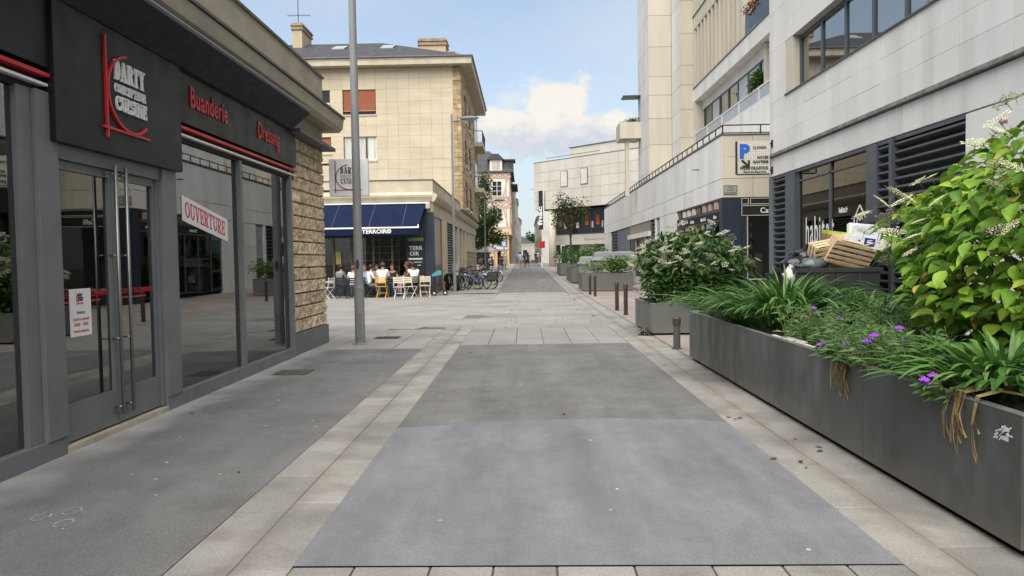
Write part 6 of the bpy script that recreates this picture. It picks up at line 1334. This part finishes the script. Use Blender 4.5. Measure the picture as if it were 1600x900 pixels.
# bicycles
def bicycle(label, loc, rz, fm, basket=False, pannier=False, lean=4):
    t = thing('bicycle', label, 'bicycle', (0,0,0), 'bicycles parked along the cafe wall'); rub = mat('rubber', (.02,.02,.02)); chm = mat('bike_chrome', (.40,.40,.40), .3, metal=1.)
    for x in (-.56,.56):
        ring = [(x+.335*math.cos(i*.2618), 0, .345+.335*math.sin(i*.2618)) for i in range(24)]; b = MB(); b.path(ring, .026, 6, True); w_ = b.build('wheel', rub, t)
        b = MB(); b.path([(x+.31*math.cos(i*.2618), 0, .345+.31*math.sin(i*.2618)) for i in range(24)], .010, 5, True); b.build('rim', chm, w_); b = MB()
        for k in range(12): a = k*.5236; b.tube((x,0,.345),(x+.31*math.cos(a),0,.345+.31*math.sin(a)),.0028,n=3)
        b.tube((x,-.04,.345),(x,.04,.345),.03,n=8); b.build('spoke', chm, w_)
        b = MB(); b.path([(x+.365*math.cos(R(a)), 0, .345+.365*math.sin(R(a))) for a in range(10 if x > 0 else 30, 160 if x > 0 else 190, 15)], .018, 5); b.build('mudguard', fm if not basket else chm, t)
    b = MB(); b.path([(.36,0,.98),(.40,0,.80),(.56,0,.345)], .024, 7); b.path([(.39,0,.83),(.10,0,.45),(-.08,0,.30)], .036, 7); b.path([(-.08,0,.30),(-.18,0,.80)], .020, 7); b.path([(-.08,0,.30),(-.56,0,.345),(-.16,0,.72)], .014, 6); b.build('frame', fm, t)
    b = MB(); b.path([(-.18,0,.78),(-.20,0,.90)], .014, 6); b.ball((-.22,0,.94), .13,.08,.035,10,5); b.build('saddle', blkc, t)
    b = MB(); b.path([(.36,0,.98),(.35,0,1.08)], .014, 6); b.path([(.18,-.27,1.06),(.32,-.20,1.10),(.36,0,1.09),(.32,.20,1.10),(.18,.27,1.06)], .013, 6); b.build('handlebar', blm, t)
    b = MB(); b.tube((-.08,-.05,.30),(-.08,.05,.30),.085,n=14); b.bar((-.08,.07,.30),(.06,.07,.18),.02,.015,(0,1,0)); b.bar((-.08,-.07,.30),(-.22,-.07,.42),.02,.015,(0,1,0)); b.bar((-.08,.05,.385),(-.56,.05,.385),.006,.012,(0,1,0)); b.bar((-.08,.05,.22),(-.56,.05,.31),.006,.012,(0,1,0)); b.build('crankset', blm, t)
    b = MB(); b.path([(-.30,.07,.74),(-.85,.07,.74),(-.85,-.07,.74),(-.30,-.07,.74)], .009, 5, True); b.tube((-.56,.07,.35),(-.70,.07,.74),.008,n=5); b.tube((-.56,-.07,.35),(-.70,-.07,.74),.008,n=5); b.build('carrier', chm, t)
    b = MB(); b.bar((-.12,.03,.28),(-.05,.22,.02),.02,.015); b.build('kickstand', blm, t)
    if basket:
        b = MB()
        for z, w in ((.82,.10),(.92,.12),(1.02,.14)): b.path([(.44,-w,z),(.44+2*w,-w,z),(.44+2*w,w,z),(.44,w,z)], .010, 4, True)
        for q in range(8): a = q*.785; b.tube((.54+.10*math.cos(a),.10*math.sin(a),.80),(.57+.13*math.cos(a),.13*math.sin(a),1.02),.006,n=4)
        b.build('basket', blm, t)
    if pannier: part('pannier', t, mat('pannier_black', (.02,.02,.022), .6, .1), (-.88,.08,.40,-.42,.22,.76), (-.88,-.22,.40,-.42,-.08,.76), bev=.03)
    t.location = loc; t.rotation_euler = (R(lean),0,rz); return t
bfr = mat('bike_blue', (.05,.13,.30), .35, .05, coat=.3); bbk = mat('bike_black', (.02,.02,.02), .35)
bicycle('blue electric bicycle with black panniers parked broadside by the lane edge', (-2.50,38.6,.03), R(180), bfr, True, True).scale = (1.12,1.12,1.08)
bicycle('black bicycle with front basket directly behind the blue one', (-2.75,39.8,.05), R(170), bbk, True); bicycle('grey city bicycle half hidden behind the slim lamp post', (-3.55,38.6,.03), R(120), mat('bike_grey', (.2,.21,.22), .4), False); bicycle('dark bicycle farther up by the rubble stone wall', (-2.55,43.5,.08), R(165), bbk, False, True); bicycle('dark red city bicycle between the scooter and the blue bicycle', (-3.0,39.2,.05), R(150), mat('bike_maroon', (.10,.02,.025), .4), True); bicycle('black bicycle with panniers behind the slim lamp post', (-3.7,40.2,.06), R(110), bbk, False, True); bicycle('black bicycle leaning at the barrier end', (-2.35,48.,.12), R(160), bbk, True)
# motor scooter by the lamp post
sc_ = thing('motor_scooter', 'black motor scooter parked nose out behind the slim lamp post', 'scooter', (0,0,0)); bp_ = mat('scooter_black', (.015,.015,.017), .25, coat=.4)
for x in (-.62,.62): b = MB(); b.path([(x+.20*math.cos(i*.4189),0,.26+.20*math.sin(i*.4189)) for i in range(15)], .065, 8, True); w_ = b.build('wheel', mat('rubber', (.02,.02,.02)), sc_); b = MB(); b.tube((x,-.06,.26),(x,.06,.26),.14,n=12); b.build('rim', mat('bike_chrome', (.4,.4,.4)), w_)
b = MB(); b.prism([(-.85,.55),(-.75,.80),(-.15,.80),(-.05,.42),(.25,.35),(.38,.95),(.48,.95),(.60,.48),(.40,.28),(-.30,.25),(-.55,.40)], lambda u, v, w: (u, w, v), -.15, .15); b.build('body', bp_, sc_, fix=True, bev=.04); b = MB(); b.ball((-.42,0,.84), .40,.15,.07,12,6); b.build('saddle', blkc, sc_)
b = MB(); b.path([(.30,-.33,1.03),(.42,-.12,1.05),(.42,.12,1.05),(.30,.33,1.03)], .02, 6); b.build('handlebar', blm, sc_); b = MB(); b.ball((.55,0,.88), .06,.10,.08,10,6); b.build('headlight', mat('lamp_lens', (.45,.46,.46)), sc_)
part('windscreen', sc_, mat('visor', (.30,.32,.33), .15), (.44,-.18,1.05,.46,.18,1.42)); sc_.location = (-3.75,38.0,.02); sc_.rotation_euler = (0,R(0),R(-60))
bar_ = thing('street_barrier', 'grey tubular barrier along the lane edge behind the bicycles', 'barrier', (-1.9,52,.2))
b = MB()
for z in (.45,.95): b.tube((-1.75,47,gz(47)+z),(-2.0,58,gz(58)+z),.03,n=6)
b.build('rail', pole_m, bar_)
for i in range(6): y = 47+i*2.2; b = MB(); b.tube((-1.75-.25*i/5,y,gz(y)),(-1.75-.25*i/5,y,gz(y)+.98),.03,n=6); b.build('post', pole_m, bar_)
for i in range(3): part('mesh_panel', bar_, mat('barrier_infill', (.25,.27,.27), .5), (-1.80-.05*i,47.2+i*3.6,gz(50)+.5,-1.79-.05*i,50.4+i*3.6,gz(50)+.9))
sp = thing('zone_sign', 'white post with small blue square sign by the barrier end', 'traffic sign', (-1.55,56,.28)); b = MB(); b.tube((-1.55,56,.2),(-1.55,56,3.1),.05,n=8); b.build('post', mat('rail_pale', (.4,.38,.34)), sp); part('plate', sp, mat('zone_blue', (.10,.22,.45), .5), (-1.78,55.93,2.55,-1.32,55.95,3.0)); part('symbol', sp, white_m, (-1.68,55.92,2.62,-1.42,55.928,2.93))

for o in list(COL.objects):
    if o.get('group') == 'bicycles parked along the cafe wall': o.scale = [c*1.06 for c in o.scale]
    if o.get('group') in ('people seated at the cafe terrace','white terrace chairs','yellow terrace chairs','black terrace chairs'): o.scale = [c*1.10 for c in o.scale]
# ================================================================ TREES
def tree(label, base, h, trunk_h, cr, n, cols, key, seed, ls, r0=.12, kind='broadleaf_tree', gaps=9):
    r = random.Random(seed); t = thing(kind, label, 'tree', base); b = MB(); top = Vector((base[0],base[1],base[2]+h)); c = Vector((base[0],base[1],base[2]+trunk_h+(h-trunk_h)*.5)); ax = Vector((cr,cr,(h-trunk_h)*.5))
    b.path([base,(base[0]+.04,base[1],base[2]+trunk_h*.5),(base[0],base[1],base[2]+trunk_h),(c.x,c.y,c.z)], [r0,r0*.8,r0*.65,r0*.4], 8); cl_ = []
    for i in range(gaps):
        d = Vector((r.gauss(0,1),r.gauss(0,1),r.gauss(0,1)+.15)).normalized(); p = c+Vector((d.x*ax.x,d.y*ax.y,d.z*ax.z))*r.uniform(.45,.85); cl_.append((p,r.uniform(.32,.5)))
        b.path([(base[0],base[1],base[2]+trunk_h*r.uniform(.85,1.1)),c.lerp(p,.5)+Vector((0,0,-.1)),p], [r0*.4,r0*.25,r0*.08], 5)
    b.build('trunk', bark_m, t); m = leafmat(key, cols, .55, .22, 'isl'); b = MB()
    for i in range(n):
        p0, q = r.choice(cl_); d = Vector((r.gauss(0,1),r.gauss(0,1),r.gauss(0,1))).normalized()*(r.random()**.45)
        p = p0+Vector((d.x*ax.x,d.y*ax.y,d.z*ax.z))*q; B_ = basis((r.uniform(-1,1),r.uniform(-1,1),r.uniform(-.8,.3)), (r.uniform(-.6,.6),r.uniform(-.6,.6),1)); s = ls*r.uniform(.6,1.3)
        b.add([p+B_ @ Vector(v)*s for v in ((0,0,0),(.5,-.3,.05),(1,0,-.1),(.5,.3,.05))], [(0,1,2,3)])
    b.build('crown', m, t); return t
tree('round-headed bronze green street tree in front of the stone store', (3.85,62,.30), 6.9, 3.1, 1.75, 1750, [(0,(.045,.06,.022)),(.5,(.075,.105,.033)),(.85,(.11,.13,.05)),(1,(.14,.11,.05))], 'bronze_leaf', 61, .20, .11, gaps=16)
tree('dense leafy green tree between the flats and the pink timbered house', (-3.9,74,.5), 7.0, 1.6, 2.2, 4200, [(0,(.025,.06,.016)),(.6,(.05,.115,.024)),(1,(.09,.17,.04))], 'plane_leaf', 62, .30, .16, gaps=16)
tree('slim green tree showing above the balcony of the flats', (-4.6,88,.7), 11.5, 5.5, 1.6, 1600, [(0,(.03,.07,.02)),(1,(.08,.15,.04))], 'plane_leaf', 63, .32, .14)
tree('dark conical tree far down at the lane end', (2.0,210,1.4), 9.5, 1, 2.0, 900, [(0,(.02,.05,.018)),(1,(.05,.09,.03))], 'far_leaf', 64, .7, .2, 'conifer')

# ================================================================ PINK TIMBERED HOUSE
YB = 105.; zb = gz(YB)
pk_ = thing('timbered_house', 'tall pink half-timbered house with slate mansard roof and tan shopfront', 'house', (-4,YB,zb))
pinkr = mat('pink_render', (.73,.65,.54), .85, .08, .8); timb = mat('rose_timber', (.48,.33,.27), .8, .15, 2); tan = mat('tan_shopfront', (.56,.39,.20), .7, .1, 1)
part('wall', pk_, pinkr, (-9,YB+.1,5.9,-1.95,YB+14,14.0)); part('shopfront', pk_, tan, (-9,YB+.25,zb-.3,-2.2,YB+14,5.3)); part('fascia', pk_, mat('pale_fascia', (.58,.44,.27), .7), (-9,YB+.0,5.1,-1.85,YB+14.02,5.95))
b = MB()
for z in (6.05,8.9,9.75,10.35,13.1,13.85): b.box(-9,YB+.02,z,-1.9,YB+.12,z+.2); b.box(-1.96,YB+.1,z,-1.88,YB+14,z+.2)
for i in range(15):
    x = -8.95+i*.49
    for z0, z1 in ((6.25,8.9),(10.55,13.1)):
        if -4.5 < x < -3.05: continue
        b.box(x,YB+.03,z0,x+.13,YB+.11,z1)
for i in range(9):
    x = -8.9+i*.8
    for z0, z1 in ((9.1,9.75),(9.95,10.35),(13.3,13.85)): b.bar((x,YB+.06,z0),(x+.75,YB+.06,z1),.12,.06,(0,1,0)); b.bar((x+.75,YB+.058,z0),(x,YB+.058,z1),.12,.06,(0,1,0))
b.bar((-2.9,YB+.05,10.6),(-2.3,YB+.05,13.0),.15,.06,(0,1,0)); b.bar((-2.3,YB+.05,6.3),(-2.9,YB+.05,8.8),.15,.06,(0,1,0))
for i in range(12):
    y = YB+.5+i*1.15; b.box(-1.95,y,6.2,-1.89,y+.2,13.9)
b.build('timber_frame', timb, pk_)
for z0, z1 in ((10.65,12.65),(7.05,8.75)):
    w = part('window', pk_, dgl, (-4.42,YB+.04,z0,-3.15,YB+.09,z1)); part('frame', w, wfr, (-4.5,YB-.0,z0-.08,-4.40,YB+.1,z1+.08), (-3.17,YB-.0,z0-.08,-3.07,YB+.1,z1+.08), (-4.4,YB-.0,z1,-3.17,YB+.1,z1+.08), (-4.4,YB-.0,z0-.08,-3.17,YB+.1,z0), (-3.83,YB+.0,z0,-3.74,YB+.1,z1), *[(-4.4,YB+.01,z0+(z1-z0)*k/3-.03,-3.17,YB+.06,z0+(z1-z0)*k/3+.03) for k in (1,2)])
for y0 in (107.5,111,114.5):
    for z0 in (10.6,7.0): w = part('window', pk_, dgl, (-1.90,y0,z0,-1.87,y0+1.3,z0+1.9)); part('frame', w, wfr, (-1.90,y0-.12,z0-.1,-1.84,y0-.0,z0+2), (-1.90,y0+1.3,z0-.1,-1.84,y0+1.42,z0+2))
b = MB(); b.add([(-9,YB-.3,13.95),(-1.4,YB-.3,13.95),(-1.4,YB+14,13.95),(-9,YB+14,13.95),(-9,YB+2.6,17.3),(-4.9,YB+2.6,17.3),(-4.0,YB+9,17.3),(-9,YB+9,17.3)], [(0,1,5,4),(1,2,6,5),(2,3,7,6),(4,5,6,7),(3,2,1,0)]); b.build('roof', slate_m, pk_)
dm = part('dormer', pk_, pinkr, (-4.75,YB-.1,14.1,-3.0,YB+2.4,15.75)); part('pane', dm, mat('pale_pane', (.42,.40,.33), .3), (-4.4,YB-.14,14.35,-3.35,YB-.105,15.5)); part('frame', dm, wfr, (-3.92,YB-.17,14.35,-3.83,YB-.141,15.5), (-4.4,YB-.17,14.9,-3.93,YB-.142,14.96), (-3.82,YB-.17,14.9,-3.35,YB-.142,14.96)); b = MB(); b.prism([(-5.1,15.7),(-2.7,15.7),(-3.5,16.5),(-4.3,16.5)], lambda u, v, w: (u, w, v), YB-.4, YB+3.2); b.build('roof', slate_m, dm, fix=True)
dm = part('dormer', pk_, slate_m, (-2.9,YB+5,14.2,-1.5,YB+8,16.2)); part('frame', dm, wfr, (-1.5,YB+5.3,14.6,-1.46,YB+7.6,15.9)); part('roof', dm, slate_m, (-3.0,YB+4.7,16.2,-1.2,YB+8.3,16.4))
part('awning_canopy', pk_, slate_m, (-1.9,YB+2,12.3,-.9,YB+13,12.45)); rk = part('postcard_rack', pk_, shut_m, (-3.9,YB+.15,1.9,-2.6,YB+.24,5.0))
for i in range(8):
    for k in range(4): part('card', rk, wfr if (i+k) % 2 else mat('pale_pane', (.42,.4,.33)), (-3.85+k*.31,YB+.12,2.1+i*.36,-3.60+k*.31,YB+.148,2.36+i*.36))
part('doorway', pk_, dgl, (-8,YB+.2,zb,-5.0,YB+.24,4.2)); 
for i in range(3): part('shop_opening', pk_, mat('ochre_shade', (.30,.17,.07), .7), (-2.195,YB+1+i*4,zb,-2.17,YB+3.6+i*4,4.6))
pb = thing('planter_box', 'grey square planter box in front of the tan shopfront', 'planter box', (-2.9,98,.85)); part('box', pb, pole_m, (-3.2,97.6,.8,-2.3,98.4,1.7), bev=.03); part('soil', pb, soil_m, (-3.15,97.65,1.69,-2.35,98.35,1.71))
def parasol(label, loc, r, h, m, closed=False):
    t = thing('parasol', label, 'parasol', loc, 'parasols on the far terrace'); b = MB(); b.tube(loc,(loc[0],loc[1],loc[2]+h),.04,n=6); b.build('pole', whm, t); b = MB()
    if closed: b.lathe([(.06,h*.25),(.20,h*.35),(.16,h*.8),(.04,h)], 8, loc)
    else: b.lathe([(r,h-.75),(r,h-.55),(r*.5,h-.2),(.05,h)], 8, loc)
    b.build('canopy', m, t); return t
pwm = mat('parasol_white', (.62,.61,.58), .8, .05); parasol('white parasol in front of the leafy tree', (-3.9,73.5,gz(73)), 1.3, 2.6, pwm); parasol('second white parasol behind the thin lamp post', (-3.2,79,gz(79)), 1.5, 2.7, pwm); parasol('closed dark brown parasol standing before the tan shopfront', (-2.75,80,gz(80)), 1, 3.0, mat('brown_canvas', (.045,.025,.02), .8), True)
# houses closing the lane
def far_house(label, x0, y0, x1, y1, z1, m, roof, side, rise=2.5, nfl=4, seed=1):
    t = thing('town_house', label, 'house', ((x0+x1)/2,y0,gz(y0)), 'houses closing the end of the lane'); part('wall', t, m, (x0,y0,.5,x1,y1,z1)); ym = (y0+y1)/2
    b = MB(); b.add([(x0-.2,y0-.2,z1),(x1+.2,y0-.2,z1),(x1+.2,y1+.2,z1),(x0-.2,y1+.2,z1),((x0+x1)/2,y0+1.5,z1+rise),((x0+x1)/2,y1-1.5,z1+rise)], [(0,1,4),(1,2,5,4),(2,3,5),(3,0,4,5),(3,2,1,0)]); b.build('roof', roof, t); part('cornice', t, band_m, (x0-.12,y0-.12,z1-.3,x1+.12,y1+.12,z1-.01)); xs = x1+.02 if side > 0 else x0-.02
    for k in range(nfl):
        for i in range(int((y1-y0)/3.5)):
            y = y0+1+i*3.5; z = 2.2+k*3.1
            if z+1.8 < z1: w = part('window', t, dgl, (xs-.03,y,z,xs+.03,y+1.2,z+1.7)); part('frame', w, wfr, (xs-.04,y-.15,z-.15,xs+.05,y-.0,z+1.8), (xs-.04,y+1.2,z-.15,xs+.05,y+1.35,z+1.8))
        x = x0+(x1-x0)*.5; z = 2.2+k*3.1
        if z+1.8 < z1:
            for q in (-1,1): part('window', t, dgl, (x+q*(x1-x0)*.22-.5,y0-.03,z,x+q*(x1-x0)*.22+.5,y0+.02,z+1.7))
    return t
grm = mat('grey_render', (.40,.37,.33), .85, .15, .7); crm2 = mat('cream_house', (.55,.49,.38), .85, .12, .7); whr = mat('white_house', (.58,.57,.54), .85, .1, .7)
far_house('narrow grey house right behind the pink timbered one', -9,119.5,-1.45,131,13.5, grm, slate_m, 1, 3, seed=1); far_house('taller cream house next up the lane with dark roof', -9,131.5,-1.2,146,12.2, crm2, slate_m, 1, 3); far_house('small pale house with a turret roof near the lane end', -8,147,-.75,165,9.5, whr, slate_m, 1, 3); far_house('low grey house at the bend of the lane', -6,185,2.5,200,5.5, grm, slate_m, 1, 2.2, 1)
far_house('white house on the store side far up the lane', 2.6,112,11,130,11.0, whr, slate_m, -1, 3); far_house('cream house past the white one at the lane end', 2.3,131,11,165,9.0, crm2, slate_m, -1, 3)
hl = MB(); n = 40; vs = []
for i in range(n+1):
    x = -900+1800*i/n; vs += [(x,1500,-5),(x,1500+60,34+22*noise.noise((i*.33,0,0))+8*noise.noise((i*1.1,2,0))),(x,1900,60+25*noise.noise((i*.3,5,0)))]
hl.add(vs, [(3*i+k, 3*i+3+k, 3*i+4+k, 3*i+1+k) for i in range(n) for k in (0,1)]); o = hl.build('hill', mat('wooded_hill', (.10,.17,.15), .95, .3, .02)); o['kind'] = 'structure'

# ================================================================ STORE WITH THE ROUND COLUMN
stn = mat('store_stone', (.54,.515,.455), .8, .07, .7, rand=.05, stain=.35, stain_col=(.42,.395,.34), stain_scale=.5, stretch=(1,1,.4), fine=.02)
fs = thing('stone_store', 'pale stone store with overhanging upper floor, round column and red poster glazing', 'building', (0,0,0)); zf = .55
part('wall', fs, joint_m, (.16,.15,7.3,17,16,12.72)); part('soffit', fs, stn, (.1,.13,7.30,17,3.4,7.42))
us = [0.02]+[1.25*i for i in range(1,15)]
panels(fs, 'Y-', 0., us, [7.3,8.3,9.4,10.5,11.6,12.8], stn, .14, .022, skip=[])
part('side_wall', fs, stn, (0.0,.15,7.3,.15,16,12.78)); part('coping', fs, coping_m, (-.03,-.03,12.80,17.5,.35,12.86))
for u, z in ((4.35,9.75),(7.3,9.8)): w = part('window', fs, mat('dark_trim', (.12,.12,.11), .6), (u-.08,-.05,z-.08,u+1.0,-.005,z+1.72)); part('pane', w, mat('pale_blind', (.56,.55,.50), .5), (u,-.08,z,u+.92,-.052,z+1.65))
part('upper_block', fs, stn, (2.6,3.5,12.7,17.5,16,14.6)); part('upper_band', fs, coping_m, (2.5,3.4,14.6,17.5,16,14.68)); part('upper_rail', fs, coping_m, (.9,1.2,13.35,9,1.26,13.41)); part('terrace_block', fs, stn, (9.5,6,14.6,17,16,16.2))
part('back_wall', fs, stn, (2.0,3.1,zf-1,17,3.4,4.35), (1.2,2.4,3.2,17,3.1,4.35)); gl_ = part('glazing', fs, al_m, (1.0,2.6,4.36,17,2.72,4.48), (1.0,2.6,7.15,17,2.72,7.29)); 
for i in range(9): part('mullion', gl_, al_m, (1.2+i*1.75,2.58,4.48,1.32+i*1.75,2.72,7.15)); part('pane', gl_, dgl, (1.32+i*1.75,2.64,4.48,2.95+i*1.75,2.66,7.15))
for x, c in ((1.5,(.6,.2,.05)),(5.6,(.65,.12,.04)),(7.2,(.6,.16,.05)),(8.6,(.5,.05,.05)),(3.4,(.08,.2,.12))): part('poster', gl_, mat('poster_%d' % int(x*10), c, .5), (x,2.60,5.4,x+.5,2.635,6.5)); part('poster_print', gl_, white_m, (x+.8,2.61,5.1,x+1.2,2.634,5.8))
for x0, x1 in ((1.5,4.3),(6.6,8.9),(10.2,13)): op = part('shop_opening', fs, al_m, (x0,3.02,zf-.6,x1,3.09,3.1)); part('pane', op, mat('bright_shop', (.5,.49,.45), .4, .3, 1.5), (x0+.9,3.0,zf-.5,x0+1.7,3.018,2.95)); part('pane', op, dgl, (x0+1.8,3.0,zf-.5,x1-.1,3.018,2.95))
b = MB(); b.path([(5.6+i*.08,2.385,3.75+.14*math.sin(i*1.9)*(1.6 if i in (1,2,22,23) else .7)) for i in range(42)], .022, 4); b.build('script_lettering', mat('grey_ink', (.2,.2,.2)), fs)
cn = part('column_base', fs, sunwarm_m, (1.82,.12,zf-.6,2.78,1.08,zf+.03)); b = MB(); b.lathe([(.43,zf),(.43,7.3)], 20, (2.3,.6,0)); b.build('column', sunwarm_m, fs, smooth=True)
bn = part('banner', fs, black_ink, (1.05,-.32,5.0,1.75,-.22,9.5)); part('banner_edge', bn, white_m, (1.752,-.32,5.0,1.82,-.22,9.55), (1.0,-.32,9.502,1.75,-.22,9.55))
txt('fnac', (1.57,-.325,5.5), (0,0,1), 1.0, white_m, bn, bold=.03, ext=.004, align='LEFT', up=(-1,0,0), sx=1.35)
part('camera_arm', fs, coping_m, (-.6,.1,9.8,.0,.16,9.86)); part('red_sign', fs, mat('shop_red', (.45,.02,.02), .5), (-.5,1.3,2.9,.3,1.4,3.7)); part('end_wall', fs, stn, (-.0,9,zf-1,2.0,9.3,7.3))
fs.location = (1.2,87.2,0); fs.rotation_euler = (0,0,math.atan2(-.71,.704))
gb = thing('gabled_roof', 'small dark pointed gable peeping above the store roof', 'roof', (10.5,112,14)); b = MB(); b.prism([(9.6,16.9),(12.0,16.9),(10.8,18.6)], lambda u, v, w: (u, w, v), 112, 116); b.build('roof', slate_m, gb, fix=True); part('wall', gb, grm, (9.9,112.3,.5,11.7,116,16.9))
wp = thing('white_post', 'short white post on the paving near the round column', 'post', (1.9,82,.6)); b = MB(); b.tube((1.9,82,.55),(1.9,82,1.9),.06,n=8); b.build('shaft', white_m, wp); b = MB(); b.ball((1.9,82,1.92),.07,.07,.05,8,5); b.build('cap', white_m, wp)
# recycling tanks between the planters
tk_m = mat('tank_grey', (.20,.21,.215), .5, .12, 1.5, .05, 20, stain=.3, stain_scale=1.5)
def tank(label, loc, s):
    t = thing('recycling_tank', label, 'recycling container', (0,0,0), 'grey recycling tanks')
    def loft(name, m, *rings, bev=.03):
        b = MB(); vs = [(sx*w, sy*d, z) for w, d, z in rings for sx, sy in ((-1,-1),(1,-1),(1,1),(-1,1))]; n = len(rings)
        b.add(vs, [(3,2,1,0), tuple(4*(n-1)+i for i in range(4))]+[(4*k+i, 4*k+(i+1)%4, 4*k+4+(i+1)%4, 4*k+4+i) for k in range(n-1) for i in range(4)]); return b.build(name, m, t, bev=bev)
    loft('body', tk_m, (.60,.60,.05),(.68,.68,1.36)); loft('lid', tk_m, (.76,.76,1.362),(.77,.77,1.46),(.62,.62,1.58),(.58,.58,1.84),(.40,.40,1.92))
    b = MB(); b.path([(-.2,0,1.9),(-.12,0,2.12),(.12,0,2.12),(.2,0,1.9)], .03, 6); b.build('lifting_eye', al_m, t)
    part('panel', t, mat('tank_label', (.5,.5,.5), .5), (-.2,-.745,.5,.2,-.715,.95)); t.location = loc; t.scale = (s,s,s); return t
tank('grey domed recycling tank behind the wide planter', (4.4,41.2,.08), .98); tank('second grey domed recycling tank by the blue boards', (5.55,41.8,.08), .98); tank('short grey recycling tank partly hidden by shrubs', (3.6,42.0,.08), .85)
